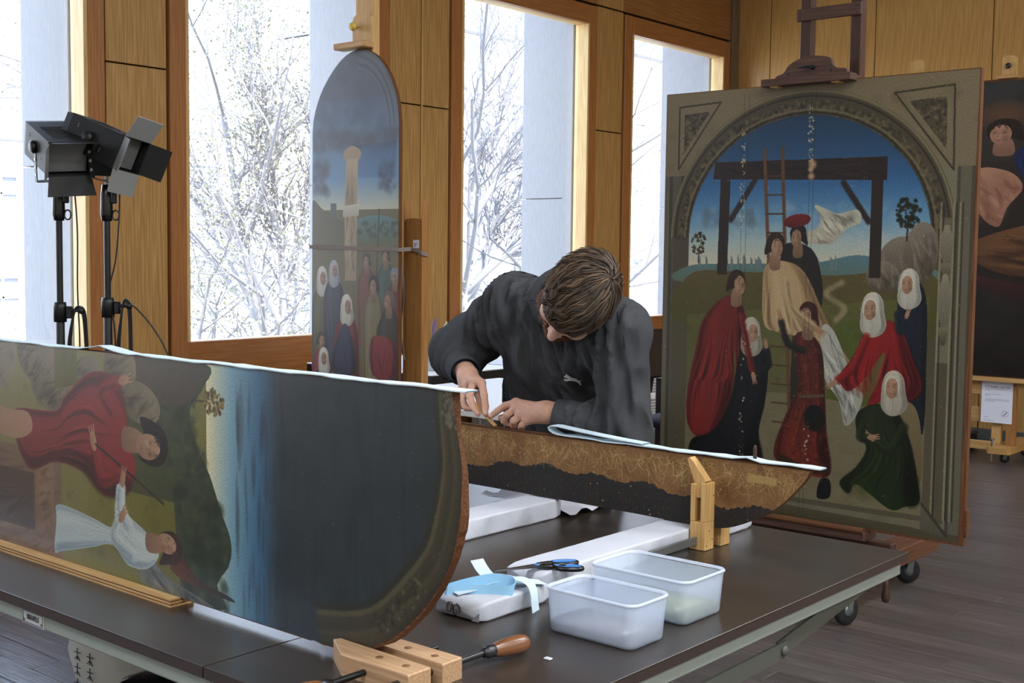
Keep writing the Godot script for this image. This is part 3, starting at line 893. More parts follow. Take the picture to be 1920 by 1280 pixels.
func picture_wing() -> ImageTexture:
	# tall arched panel: stone column in a landscape, a crowd of robed people below
	var p := Painter.new(420, 1384, Color(0.354, 0.354, 0.354), 8)
	var v := func(x: float, y: float) -> Vector2: return Vector2(x, y * 0.76)
	p.grad(0.000, 0.380, Color(0.254, 0.266, 0.289), Color(0.277, 0.295, 0.342))
	p.grad(0.380, 0.988, Color(0.277, 0.319, 0.401), Color(0.366, 0.496, 0.614))
	p.grad(0.988, 1.231, Color(0.366, 0.496, 0.614), Color(0.673, 0.661, 0.566))
	p.grad(1.231, 3.3, Color(0.354, 0.330, 0.201), Color(0.330, 0.295, 0.177))
	for i in 240:
		p.dab(v.call(p.r.randf(), p.r.randf() * 1.0), p.r.randf_range(0.03, 0.1), Color(0.15, 0.17, 0.2, 0.10) if p.r.randf() < 0.5 else Color(0.36, 0.38, 0.41, 0.08))
	p.poly([v.call(0.52, 0.97), v.call(0.97, 0.94), v.call(0.97, 1.3), v.call(0.52, 1.3)], Color(0.224, 0.319, 0.437), Color(0.307, 0.437, 0.566))
	# dark shelter beam across, clouds
	for i in 130:
		p.dab(v.call(p.r.randf(), 0.90 + p.r.randf_range(-0.09, 0.09)), p.r.randf_range(0.03, 0.08), Color(0.25, 0.24, 0.235, 0.16))
	for i in 60:
		p.dab(v.call(p.r.randf_range(0.02, 0.22), p.r.randf_range(1.1, 1.45)), p.r.randf_range(0.02, 0.07), Color(0.24, 0.24, 0.26, 0.25))
		p.dab(v.call(p.r.randf_range(0.78, 0.96), p.r.randf_range(1.15, 1.45)), p.r.randf_range(0.015, 0.05), Color(0.22, 0.23, 0.29, 0.25))
	# hills
	p.shape([v.call(0, 1.55), v.call(0.15, 1.62), v.call(0.4, 1.75), v.call(0.6, 1.8), v.call(0.6, 2.2), v.call(0, 2.3)], Color(0.307, 0.271, 0.177), Color(0.354, 0.319, 0.177))
	p.shape([v.call(0.5, 1.75), v.call(0.75, 1.68), v.call(1, 1.75), v.call(1, 1.95), v.call(0.5, 1.95)], Color(0.307, 0.425, 0.425), Color(0.295, 0.319, 0.201))
	p.poly([v.call(0.23, 1.55), v.call(0.3, 1.55), v.call(0.3, 1.7), v.call(0.23, 1.7)], Color(0.283, 0.307, 0.307), Color(0.307, 0.307, 0.236))
	for i in 50:
		p.dab(v.call(p.r.randf_range(0.5, 1), p.r.randf_range(1.75, 1.9)), p.r.randf_range(0.01, 0.035), Color(0.13, 0.16, 0.09, 0.4))
	# pale stone column with a plain capital
	p.shape([v.call(0.385, 1.03), v.call(0.48, 0.97), v.call(0.58, 1.03), v.call(0.55, 1.12), v.call(0.41, 1.12)], Color(0.590, 0.496, 0.389), Color(0.543, 0.460, 0.354))
	var col := [v.call(0.41, 1.1), v.call(0.55, 1.1), v.call(0.54, 1.6), v.call(0.53, 2.35), v.call(0.40, 2.35), v.call(0.395, 1.6)]
	p.poly(col, Color(0.614, 0.531, 0.413), Color(0.519, 0.448, 0.330))
	p.folds(col, Color(0.30, 0.25, 0.19, 0.4), Color(0.62, 0.55, 0.43, 0.4), 70, v.call(0, 1), 0.4, 0.012)
	p.poly([v.call(0.375, 1.58), v.call(0.56, 1.56), v.call(0.56, 1.68), v.call(0.375, 1.7)], Color(0.684, 0.649, 0.566), Color(0.590, 0.555, 0.472))
	# crowd
	var people := [
		[0.13, 2.33, 0.19, Color(0.289, 0.277, 0.153), Color(0.708, 0.684, 0.625), true, 0.4],
		[0.27, 2.25, 0.17, Color(0.165, 0.177, 0.212), Color(0.590, 0.590, 0.590), true, 0.5],
		[0.65, 2.15, 0.15, Color(0.389, 0.236, 0.177), Color(0.236, 0.201, 0.189), false, -0.3],
		[0.86, 2.1, 0.15, Color(0.224, 0.283, 0.236), Color(0.201, 0.165, 0.142), false, -0.4],
		[0.96, 2.3, 0.16, Color(0.330, 0.118, 0.106), Color(0.413, 0.437, 0.496), false, -0.4],
		[0.73, 2.4, 0.19, Color(0.401, 0.366, 0.236), Color(0.142, 0.118, 0.106), false, -0.3],
		[0.42, 2.62, 0.2, Color(0.425, 0.130, 0.118), Color(0.732, 0.708, 0.637), true, 0.6],
		[0.9, 2.55, 0.19, Color(0.177, 0.159, 0.118), Color(0.354, 0.295, 0.236), false, -0.7],
		[0.12, 3.0, 0.17, Color(0.437, 0.153, 0.142), Color(0.236, 0.177, 0.118), false, 0.3],
		[0.15, 3.18, 0.18, Color(0.153, 0.189, 0.295), Color(0.732, 0.708, 0.649), true, 0.1]]
	for q in people:
		var c := Vector2(q[0], q[1] * 0.76)
		var s: float = q[2] * 0.84
		var o := p.shape([c + Vector2(-0.45, 0.6) * s, c + Vector2(0.0, 0.35) * s, c + Vector2(0.5, 0.6) * s, c + Vector2(0.85, 1.6) * s, c + Vector2(0.8, 4.5) * s, c + Vector2(0.2, 5.2) * s, c + Vector2(-0.6, 5.2) * s, c + Vector2(-0.85, 1.8) * s], q[3], (q[3] as Color).lightened(0.03))
		p.drape(o, (q[3] as Color).darkened(0.6), (q[3] as Color).lightened(0.25), 7)
		p.head(c, s, q[6], SKIN.darkened(0.12), q[4], q[5])
	var bl := p.shape([v.call(0.33, 2.9), v.call(0.42, 2.8), v.call(0.5, 3.0), v.call(0.52, 3.3), v.call(0.25, 3.3)], Color(0.153, 0.177, 0.260), Color(0.142, 0.153, 0.212))
	p.drape(bl, Color(0.05, 0.06, 0.09, 0.6), Color(0.22, 0.25, 0.34, 0.5), 5)
	var rs := p.shape([v.call(0.7, 2.95), v.call(0.85, 2.9), v.call(1.0, 3.0), v.call(0.97, 3.3), v.call(0.72, 3.3)], Color(0.448, 0.142, 0.142), Color(0.401, 0.118, 0.130))
	p.drape(rs, Color(0.16, 0.04, 0.05, 0.6), Color(0.52, 0.2, 0.19, 0.5), 7)
	p.line([v.call(0.79, 1.62), v.call(0.76, 2.3)], 0.008, Color(0.142, 0.118, 0.106))
	# arched spandrel lines along the upper right edge
	for i in 5:
		var a := []
		for k in 14:
			var t := -1.45 + 1.4 * k / 13.0
			a.append(Vector2(0.5 + (0.47 - i * 0.022) * cos(t), 0.62 + (0.60 - i * 0.03) * sin(t)))
		p.line(a, 0.006, Color(0.36, 0.35, 0.31, 0.7) if i % 2 == 0 else Color(0.14, 0.14, 0.13, 0.6))
	p.aged(160, 0.09)
	return p.finished()

func picture_lying() -> ImageTexture:
	# panel laid on its side: shepherd in red and a girl in white before hills and a night sky
	var p := Painter.new(440, 1574, Color(0.2, 0.2, 0.2), 12)
	var v := func(x: float, y: float) -> Vector2: return Vector2(x, y)
	# y runs from the arch end (0) to the foot (3.576); x from the upper edge as it lies (0) to the lower (1)
	p.grad(0, 0.95, Color(0.165, 0.19, 0.195), Color(0.155, 0.195, 0.215))
	p.grad(0.95, 1.07, Color(0.155, 0.195, 0.215), Color(0.20, 0.35, 0.46))
	p.grad(1.07, 1.25, Color(0.20, 0.35, 0.46), Color(0.42, 0.56, 0.62))
	p.grad(1.25, 1.42, Color(0.42, 0.56, 0.62), Color(0.80, 0.76, 0.60))
	p.grad(1.42, 3.6, Color(0.40, 0.38, 0.19), Color(0.44, 0.42, 0.26))
	for i in 260:
		p.dab(v.call(p.r.randf(), p.r.randf() * 1.0), p.r.randf_range(0.03, 0.09), Color(0.10, 0.115, 0.12, 0.10) if p.r.randf() < 0.5 else Color(0.21, 0.24, 0.25, 0.09))
	for i in 90:      # streaks of cloud lying across the sky
		var y := p.r.randf_range(0.2, 1.25)
		var x := p.r.randf()
		p.line([v.call(x - 0.12, y + p.r.randf_range(-0.01, 0.01)), v.call(x + 0.12, y)], 0.014, Color(0.12, 0.14, 0.155, 0.16), true)
	p.line([v.call(0.05, 1.19), v.call(0.42, 1.2)], 0.03, Color(0.22, 0.27, 0.29, 0.35), true)
	p.line([v.call(0.4, 1.22), v.call(0.8, 1.21)], 0.02, Color(0.22, 0.29, 0.33, 0.35), true)
	# wooded hills against the sky
	p.shape([v.call(0, 1.42), v.call(0.1, 1.44), v.call(0.2, 1.53), v.call(0.32, 1.5), v.call(0.45, 1.4), v.call(0.58, 1.33), v.call(0.7, 1.26), v.call(0.8, 1.27), v.call(0.9, 1.35), v.call(1, 1.33), v.call(1, 2.0), v.call(0, 2.0)], Color(0.15, 0.20, 0.14), Color(0.25, 0.26, 0.13))
	for i in 240:
		var x := p.r.randf()
		var yl := lerpf(1.5, 1.28, clampf((x - 0.2) / 0.5, 0, 1))
		p.dab(v.call(x, yl + p.r.randf() * 0.3), p.r.randf_range(0.015, 0.045), Color(0.10, 0.14, 0.09, 0.5) if p.r.randf() < 0.6 else Color(0.26, 0.31, 0.20, 0.4))
	p.shape([v.call(0, 1.45), v.call(0.14, 1.5), v.call(0.2, 1.7), v.call(0.1, 1.95), v.call(0, 1.95)], Color(0.22, 0.2, 0.155), Color(0.27, 0.24, 0.18))
	p.tree(v.call(0.155, 1.39), 0.11, [Color(0.30, 0.25, 0.11), Color(0.22, 0.17, 0.07), Color(0.5, 0.43, 0.22)], 90)
	# pale boulders and meadow on the left
	for q in [[0.06, 2.05, 0.12, 0.13], [0.2, 1.9, 0.09, 0.16], [0.12, 2.3, 0.1, 0.12], [0.05, 2.75, 0.14, 0.2], [0.22, 2.62, 0.09, 0.2], [0.04, 3.2, 0.2, 0.25]]:
		var o := p.ell(v.call(q[0], q[1]), q[2], q[3], 0.2, Color(0.45, 0.41, 0.33), Color(0.34, 0.31, 0.24))
		p.folds(o, Color(0.16, 0.14, 0.1, 0.5), Color(0.45, 0.4, 0.3, 0.5), 40, v.call(0.5, 1), 0.14, 0.012)
	p.poly([v.call(0, 2.4), v.call(0.16, 2.4), v.call(0.2, 2.6), v.call(0, 2.6)], Color(0.31, 0.31, 0.13), Color(0.33, 0.32, 0.14))
	p.poly([v.call(0.6, 1.65), v.call(1.0, 1.6), v.call(1.0, 2.4), v.call(0.6, 2.3)], Color(0.35, 0.34, 0.12), Color(0.41, 0.39, 0.18))
	for i in 200:
		p.dab(v.call(p.r.randf(), p.r.randf_range(1.6, 3.5)), p.r.randf_range(0.015, 0.05), Color(0.16, 0.14, 0.06, 0.14) if p.r.randf() < 0.5 else Color(0.38, 0.35, 0.2, 0.12))
	# brown stone trough
	for q in [[0.5, 2.55, 1.0, 3.6, 0.41], [0.55, 2.62, 0.95, 2.78, 0.46], [0.62, 2.8, 0.9, 3.3, 0.27], [0.93, 2.55, 1.0, 3.5, 0.43]]:
		var k: float = q[4]
		var po := [v.call(q[0], q[1]), v.call(q[2], q[1]), v.call(q[2], q[3]), v.call(q[0], q[3])]
		p.poly(po, Color(k, k * 0.80, k * 0.62), Color(k * 0.95, k * 0.74, k * 0.55))
		p.folds(po, Color(k * 0.6, k * 0.42, k * 0.3, 0.5), Color(k * 1.25, k * 1.05, k * 0.85, 0.4), 50, v.call(0.4, 1), 0.3, 0.014)
	# shepherd in a red cloak, staff in hand
	var rd := p.shape([v.call(0.1, 2.1), v.call(0.2, 2.02), v.call(0.36, 1.98), v.call(0.5, 1.93), v.call(0.62, 2.02), v.call(0.64, 2.2), v.call(0.56, 2.35), v.call(0.54, 2.6), v.call(0.6, 2.85), v.call(0.4, 3.0), v.call(0.32, 2.95), v.call(0.3, 2.6), v.call(0.22, 2.5), v.call(0.1, 2.3)], Color(0.46, 0.13, 0.13), Color(0.40, 0.125, 0.13))
	p.drape(rd, Color(0.15, 0.04, 0.05, 0.55), Color(0.56, 0.22, 0.2, 0.5), 11)
	p.shape([v.call(0.33, 2.85), v.call(0.42, 2.82), v.call(0.47, 3.0), v.call(0.42, 3.3), v.call(0.3, 3.3), v.call(0.33, 3.05)], SKIN.darkened(0.05), SKIN.darkened(0.15))
	p.sleeve([v.call(0.26, 2.1), v.call(0.17, 2.18), v.call(0.12, 2.05)], 0.045, Color(0.44, 0.125, 0.125), Color(0.15, 0.04, 0.05), Color(0.56, 0.22, 0.2), SKIN)
	p.sleeve([v.call(0.52, 2.05), v.call(0.57, 2.2), v.call(0.44, 2.26)], 0.05, Color(0.44, 0.125, 0.125), Color(0.15, 0.04, 0.05), Color(0.56, 0.22, 0.2), SKIN)
	p.head(v.call(0.37, 1.83), 0.26, 0.35, SKIN.darkened(0.03), Color(0.07, 0.05, 0.04), false)
	p.line([v.call(0.42, 2.25), v.call(0.62, 1.72)], 0.008, Color(0.15, 0.12, 0.1))
	# girl in a white gown with a grey shawl blown out behind her
	var sh := p.shape([v.call(0.86, 1.85), v.call(0.93, 1.7), v.call(0.97, 1.5), v.call(1.0, 1.38), v.call(1.0, 1.7), v.call(0.98, 1.9)], Color(0.30, 0.31, 0.30), Color(0.38, 0.38, 0.35))
	p.folds(sh, Color(0.12, 0.12, 0.14, 0.5), Color(0.52, 0.52, 0.48, 0.5), 50, v.call(0.3, -1), 0.2, 0.015)
	var d2 := p.shape([v.call(0.83, 1.6), v.call(0.90, 1.48), v.call(0.93, 1.28), v.call(0.95, 1.24), v.call(0.94, 1.4), v.call(0.92, 1.6), v.call(0.88, 1.68)], Color(0.09, 0.095, 0.115), Color(0.35, 0.17, 0.07))
	p.folds(d2, Color(0.04, 0.04, 0.06, 0.5), Color(0.42, 0.24, 0.1, 0.4), 26, v.call(0.2, -1), 0.15, 0.012)
	var wh := p.shape([v.call(0.62, 2.02), v.call(0.7, 2.0), v.call(0.76, 1.86), v.call(0.84, 1.76), v.call(0.92, 1.85), v.call(0.93, 2.0), v.call(0.86, 2.12), v.call(0.9, 2.3), v.call(0.96, 2.55), v.call(0.97, 2.62), v.call(0.82, 2.6), v.call(0.74, 2.58), v.call(0.76, 2.3), v.call(0.78, 2.12), v.call(0.7, 2.1), v.call(0.58, 2.08)], Color(0.66, 0.69, 0.67), Color(0.60, 0.64, 0.63))
	p.drape(wh, Color(0.33, 0.40, 0.45, 0.65), Color(0.82, 0.83, 0.78, 0.6), 13)
	p.sleeve([v.call(0.76, 1.98), v.call(0.68, 2.05), v.call(0.58, 2.04)], 0.04, Color(0.64, 0.67, 0.66), Color(0.33, 0.40, 0.45), Color(0.82, 0.83, 0.78), SKIN)
	p.sleeve([v.call(0.88, 1.95), v.call(0.82, 2.1), v.call(0.74, 2.06)], 0.04, Color(0.62, 0.65, 0.64), Color(0.33, 0.40, 0.45), Color(0.82, 0.83, 0.78), SKIN)
	p.head(v.call(0.80, 1.70), 0.2, -0.4, SKIN, Color(0.20, 0.12, 0.07), false)
	# pale stone moulding of the arch along the rounded end
	var rim: Array = smooth_poly([Vector2(0.0, 0.053), Vector2(0.09, 0.036), Vector2(0.2, 0.011), Vector2(0.29, 0.0), Vector2(0.43, 0.015), Vector2(0.59, 0.056), Vector2(0.72, 0.143), Vector2(0.854, 0.272), Vector2(0.938, 0.40), Vector2(0.983, 0.546), Vector2(1.01, 0.72)], 4)
	for i in 7:
		var o := []
		for k in rim.size():
			var tg: Vector2 = (rim[mini(k + 1, rim.size() - 1)] - rim[maxi(k - 1, 0)]).normalized()
			var w2 := 0.5 + 0.5 * clampf(float(k) / rim.size() * 1.6, 0, 1)
			o.append(rim[k] + Vector2(-tg.y, tg.x) * (0.004 + i * 0.024) * w2)
		p.line(o, 0.016, [Color(0.19, 0.175, 0.13), Color(0.22, 0.20, 0.14), Color(0.255, 0.235, 0.165), Color(0.20, 0.185, 0.13), Color(0.225, 0.205, 0.145), Color(0.30, 0.275, 0.19), Color(0.16, 0.155, 0.125)][i])
	for i in 120:
		var k := 24 + p.r.randi() % 8
		var q: Vector2 = rim[k] + (Vector2(0.3, 0.75) - rim[k]).normalized() * p.r.randf_range(0.03, 0.10)
		p.dab(q, p.r.randf_range(0.006, 0.014), Color(0.36, 0.33, 0.24, 0.5) if p.r.randf() < 0.5 else Color(0.12, 0.11, 0.08, 0.5))
	for i in 50:
		p.dab(v.call(p.r.randf_range(0.0, 0.12), p.r.randf_range(0.03, 0.1)), p.r.randf_range(0.004, 0.014), Color(0.42, 0.4, 0.36, 0.6))
	p.aged(120, 0.10)
	return p.finished(true)

func picture_dark() -> ImageTexture:
	# dark group picture: blue cloak, warm flesh tones, brown shade below
	var p := Painter.new(560, 1024, Color(0.16, 0.13, 0.10), 21)
	var v := func(x: float, y: float) -> Vector2: return Vector2(x, y)
	p.grad(0, 0.5, Color(0.20, 0.20, 0.20), Color(0.18, 0.15, 0.12))
	p.grad(0.5, 1.83, Color(0.16, 0.12, 0.09), Color(0.085, 0.06, 0.045))
	for i in 400:
		p.dab(v.call(p.r.randf(), p.r.randf() * 1.8), p.r.randf_range(0.02, 0.08), Color(0.07, 0.06, 0.05, 0.2) if p.r.randf() < 0.55 else Color(0.32, 0.29, 0.26, 0.10))
	for k in 3:
		var ox := k * 0.38
		p.dab(v.call(0.06 + ox, 0.22), 0.11, Color(0.36, 0.25, 0.17, 0.9))
		p.head(v.call(0.06 + ox, 0.33), 0.17, -0.4, Color(0.62, 0.45, 0.36), Color(0.14, 0.09, 0.06), false)
		var bl := p.shape([v.call(0.1 + ox, 0.45), v.call(0.22 + ox, 0.36), v.call(0.33 + ox, 0.48), v.call(0.33 + ox, 0.72), v.call(0.2 + ox, 0.66), v.call(0.13 + ox, 0.6)], Color(0.10, 0.16, 0.33), Color(0.09, 0.13, 0.27))
		p.drape(bl, Color(0.04, 0.06, 0.14, 0.6), Color(0.22, 0.31, 0.5, 0.5), 5)
		var fl := p.shape([v.call(-0.03 + ox, 0.55), v.call(0.08 + ox, 0.56), v.call(0.13 + ox, 0.66), v.call(0.08 + ox, 0.78), v.call(0.05 + ox, 0.9), v.call(-0.02 + ox, 0.8)], Color(0.62, 0.45, 0.36), Color(0.5, 0.34, 0.26))
		p.folds(fl, Color(0.35, 0.2, 0.14, 0.4), Color(0.74, 0.57, 0.46, 0.4), 40, v.call(0.3, 1), 0.1, 0.014)
		var br := p.shape([v.call(-0.04 + ox, 1.0), v.call(0.12 + ox, 0.9), v.call(0.3 + ox, 0.86), v.call(0.33 + ox, 1.15), v.call(0.12 + ox, 1.2), v.call(-0.02 + ox, 1.12)], Color(0.42, 0.28, 0.15), Color(0.25, 0.15, 0.08))
		p.folds(br, Color(0.14, 0.08, 0.04, 0.5), Color(0.55, 0.4, 0.23, 0.4), 60, v.call(1, 0.3), 0.16, 0.016)
		p.shape([v.call(-0.03 + ox, 1.2), v.call(0.15 + ox, 1.25), v.call(0.3 + ox, 1.2), v.call(0.3 + ox, 1.33), v.call(0.1 + ox, 1.35)], Color(0.23, 0.09, 0.08), Color(0.13, 0.06, 0.05))
	p.aged(60, 0.08)
	return p.finished()

# ================================================================ the room
const WIN_X := [[-2.45, -0.74], [-0.34, 1.37], [1.96, 3.671], [4.068, 5.778], [6.374, 8.088], [8.467, 10.165]]
const Y_SILL := 0.965
const Y_TOP := 3.33
const FRM := 0.128
const CEIL := 4.6

func ceiling_lights() -> void:
	# long luminaires under the ceiling, each a glowing diffuser with its light just below it
	var k := 0
	for p in [Vector3(-1.2, 0, 3.4), Vector3(2.2, 0, 3.4), Vector3(5.6, 0, 3.4), Vector3(-1.6, 0, -0.6), Vector3(1.8, 0, 0.4), Vector3(5.2, 0, 0.2), Vector3(8.2, 0, 1.0)]:
		var t := thing("ceiling_lamp", "long white ceiling luminaire", "ceiling lamp", Vector3(p.x, CEIL, p.z), "ceiling luminaires out of the frame")
		t.set_meta("label", ["ceiling luminaire at the rear left, behind the camera", "ceiling luminaire at the rear, in line with the work table", "ceiling luminaire at the rear, in line with the arch painting", "ceiling luminaire above the left wall side, left of the work table", "ceiling luminaire straight above the near edge of the work table", "ceiling luminaire above the arch painting and its easel", "ceiling luminaire nearest the boarded back wall"][k])
		var st := tool()
		span(st, Vector3(-0.75, -0.10, -0.32), Vector3(0.75, 0.0, 0.32), 0.01)
		obj("housing", st, plain(Color(0.8, 0.8, 0.8), 0.5), t)
		st = tool()
		span(st, Vector3(-0.7, -0.115, -0.28), Vector3(0.7, -0.1005, 0.28), 0.004)
		obj("diffuser", st, glow(Color(0.97, 0.985, 1.0), 1.5), t)
		var l := AreaLight3D.new()
		l.name = "light"
		l.area_size = Vector2(1.4, 0.56)
		l.light_color = Color(0.97, 0.985, 1.0)
		l.light_energy = LAMP_E
		l.area_range = 30.0
		l.shadow_enabled = true
		l.position = Vector3(0, -0.125, 0)
		l.rotation_degrees = Vector3(-90, 0, 0)
		t.add_child(l)
		k += 1

const LAMP_E := 12.0

func room() -> void:
	var X0 := -3.2
	var X1 := 10.3
	var Z0 := -6.0
	var Z1 := 5.2
	# floor: a screed with the planks laid on it one by one where the picture shows them
	var st := tool()
	span(st, Vector3(X0 - 0.3, -0.25, Z0 - 0.3), Vector3(X1 + 0.3, -0.02, Z1 + 0.3))
	var fl := structure(obj("floor", st, M.plank[2]))
	var w := 0.112
	var ix := 0
	rng.seed = 11
	var joined := tool()
	var x := X0
	while x < X1 - 0.001:
		var x2 := minf(x + w, X1)
		var z := Z0 - rng.randf() * 1.6
		while z < Z1:
			var z2 := z + 1.9 + rng.randf() * 1.5
			var a := Vector3(x + 0.0012, -0.02, maxf(z, Z0) + 0.001)
			var b := Vector3(x2 - 0.0012, -rng.randf() * 0.0012, minf(z2, Z1) - 0.001)
			if b.z > a.z + 0.02:
				var near_left := x > 1.4 and x < 3.2 and z2 > -5.6 and z < -2.6
				var right := x > 3.1 and x < 8.0 and z < 0.2 and z2 > -3.4
				if near_left or right:
					st = tool()
					span(st, a, b, 0.0015)
					obj("plank", st, M.plank[rng.randi() % 5], fl)
				else:
					span(joined, a, b)
			z = z2
		x = x2
		ix += 1
	var js := obj("planks_beyond", joined, M.plank[1], fl)
	js.set_meta("kind", "stuff")
	st = tool()
	span(st, Vector3(X0 - 0.3, CEIL, Z0 - 0.3), Vector3(X1 + 0.3, CEIL + 0.3, Z1 + 0.3))
	structure(obj("ceiling", st, M.ceiling))
	# window wall: core below, above and between the openings
	st = tool()
	span(st, Vector3(X0, 0, Z0 - 0.22), Vector3(X1, Y_SILL - FRM, Z0 - 0.03))
	span(st, Vector3(X0, Y_TOP + FRM, Z0 - 0.22), Vector3(X1, CEIL, Z0 - 0.03))
	var px := X0
	for wn in WIN_X:
		span(st, Vector3(px, Y_SILL - FRM, Z0 - 0.22), Vector3(wn[0], Y_TOP + FRM, Z0 - 0.03))
		px = wn[1]
	span(st, Vector3(px, Y_SILL - FRM, Z0 - 0.22), Vector3(X1, Y_TOP + FRM, Z0 - 0.03))
	var wl := structure(obj("wall_window", st, M.gap))
	# boards on it: two per pier, one under and one over each window
	px = X0
	var piers := []
	for wn in WIN_X:
		piers.append([px, wn[0]])
		px = wn[1]
	piers.append([px, 10.165])
	for p in piers:
		if p[1] - p[0] < 0.05:
			continue
		for yy in [[0.0, 0.745], [0.75, 2.498], [2.503, 3.49], [3.50, CEIL]]:
			st = tool()
			span(st, Vector3(p[0] + 0.010, yy[0] + 0.002, Z0 - 0.03), Vector3(p[1] - 0.010, yy[1] - 0.002, Z0 - 0.003), 0.002)
			obj("pier_board", st, M.pier, wl)
	for wn in WIN_X:
		st = tool()
		span(st, Vector3(wn[0] - 0.004, 0.004, Z0 - 0.03), Vector3(wn[1] + 0.004, Y_SILL - 2 * FRM + 0.035, Z0 - 0.002), 0.002)
		obj("apron_board", st, M.pier_h, wl)
		st = tool()
		span(st, Vector3(wn[0] - 0.004, 3.50, Z0 - 0.03), Vector3(wn[1] + 0.004, CEIL - 0.004, Z0 - 0.002), 0.002)
		obj("head_board", st, M.pier_h, wl)
	# windows
	var k := 0
	for wn in WIN_X:
		k += 1
		var win := Node3D.new()
		win.name = "window_%d" % k
		add_child(win)
		structure(win)
		win.position = Vector3((wn[0] + wn[1]) * 0.5, Y_SILL, Z0)
		var h: float = (wn[1] - wn[0]) * 0.5
		var y1 := Y_TOP - Y_SILL
		for s in [-1.0, 1.0]:
			st = tool()
			span(st, Vector3(s * (h - 0.004), -FRM - 0.10, -0.03), Vector3(s * (h - FRM), y1 + FRM + 0.02, 0.012), 0.004)
			obj("frame_stile", st, M.frame, win)
			st = tool()      # pale inner reveal
			span(st, Vector3(s * (h - FRM - 0.002), 0, -0.115), Vector3(s * (h - FRM + 0.02), y1, 0.0135), 0.001)
			obj("reveal", st, M.jamb, win)
		st = tool()
		span(st, Vector3(-h + FRM, -FRM - 0.10, -0.03), Vector3(h - FRM, 0.0, 0.012), 0.004)
		obj("frame_sill", st, M.frame_h, win)
		st = tool()
		span(st, Vector3(-h + FRM, y1, -0.03), Vector3(h - FRM, y1 + FRM + 0.02, 0.012), 0.004)
		obj("frame_head", st, M.frame_h, win)
		st = tool()
		span(st, Vector3(-h + FRM, -0.012, -0.13), Vector3(h - FRM, 0.0, -0.03), 0.002)
		span(st, Vector3(-h + FRM, y1, -0.13), Vector3(h - FRM, y1 + 0.012, -0.03), 0.002)
		obj("reveal_ledge", st, M.jamb, win)
		st = tool()
		span(st, Vector3(-h + FRM, 0, -0.092), Vector3(h - FRM, y1, -0.084))
		obj("pane", st, M.glass, win)
	# outer stone piers between the windows, in blocks
	var ci := 0
	for p in piers:
		ci += 1
		var c := Node3D.new()
		c.name = "pillar_%d" % ci
		add_child(c)
		structure(c)
		c.position = Vector3((p[0] + p[1]) * 0.5, 0, Z0 - 0.45)
		var hw: float = (p[1] - p[0]) * 0.5 + FRM - 0.012
		if ci == 1:
			hw = 0.3
		var zt := 0.22
		for yy in [[-4.0, 0.2], [0.2, 1.95], [1.95, 4.9]]:
			st = tool()
			span(st, Vector3(-hw, yy[0] + 0.003, -zt), Vector3(hw, yy[1] - 0.003, zt), 0.004)
			obj("stone_block", st, M.concrete, c)
		# rebate strip towards the glass
		st = tool()
		span(st, Vector3(-hw - 0.02, -4.0, zt), Vector3(hw + 0.02, 4.9, zt + 0.10), 0.004)
		obj("rebate", st, M.concrete, c)
	# corner post and the boarded back wall
	st = tool()
	span(st, Vector3(10.168, 0, Z0 - 0.02), Vector3(10.285, CEIL, Z0 + 0.028), 0.004)
	structure(obj("trim_1", st, M.post))
	st = tool()
	span(st, Vector3(X1 + 0.012, 0, Z0 - 0.22), Vector3(X1 + 0.25, CEIL, Z1))
	var bw := structure(obj("wall_back", st, M.gap))
	var zs := [Z0, -5.648, -4.632, -3.620, -2.61, -1.60, -0.59, 0.42, 1.43, 2.44, 3.45, Z1]
	for i in zs.size() - 1:
		st = tool()
		span(st, Vector3(X1 - 0.004, 0.09, zs[i] + 0.004), Vector3(X1 + 0.014, CEIL - 0.003, zs[i + 1] - 0.004), 0.002)
		obj("wall_board", st, M.backboard, bw)
	st = tool()
	span(st, Vector3(X1 - 0.02, 0, Z0 + 0.03), Vector3(X1 + 0.01, 0.09, Z1 - 0.01), 0.003)
	structure(obj("baseboard_back", st, M.tabledark))
	# the two walls behind the camera
	st = tool()
	span(st, Vector3(X0 - 0.25, 0, Z0 - 0.22), Vector3(X0, CEIL, Z1))
	structure(obj("wall_left", st, M.plaster))
	st = tool()
	span(st, Vector3(X0 - 0.25, 0, Z1), Vector3(X1 + 0.25, CEIL, Z1 + 0.25))
	structure(obj("wall_rear", st, M.plaster))

# ================================================================ outside the windows
func grow(st: SurfaceTool, tips: Array, p: Vector3, d: Vector3, l: float, r: float, depth: int, spread: float, up: float) -> void:
	var n := 5
	var pts := [p]
	var rad := [r]
	for i in n:
		d = (d + Vector3(rng.randf_range(-1, 1), rng.randf_range(-0.7, 1.0) * up, rng.randf_range(-1, 1)) * 0.16).normalized()
		p += d * l / n
		pts.append(p)
		rad.append(lerpf(r, r * 0.58, float(i + 1) / n))
		if depth > 0 and i >= 1:
			var side := d.cross(Vector3(rng.randf_range(-1, 1), rng.randf_range(-1, 1), rng.randf_range(-1, 1))).normalized()
			var nd := (d * 0.75 + side * spread + Vector3.UP * up * 0.3).normalized()
			grow(st, tips, p, nd, l * rng.randf_range(0.45, 0.7), r * 0.5, depth - 1, spread, up)
		if depth <= 1:
			tips.append(p)
	tube(st, pts, rad, 6 if r > 0.02 else 3, false)

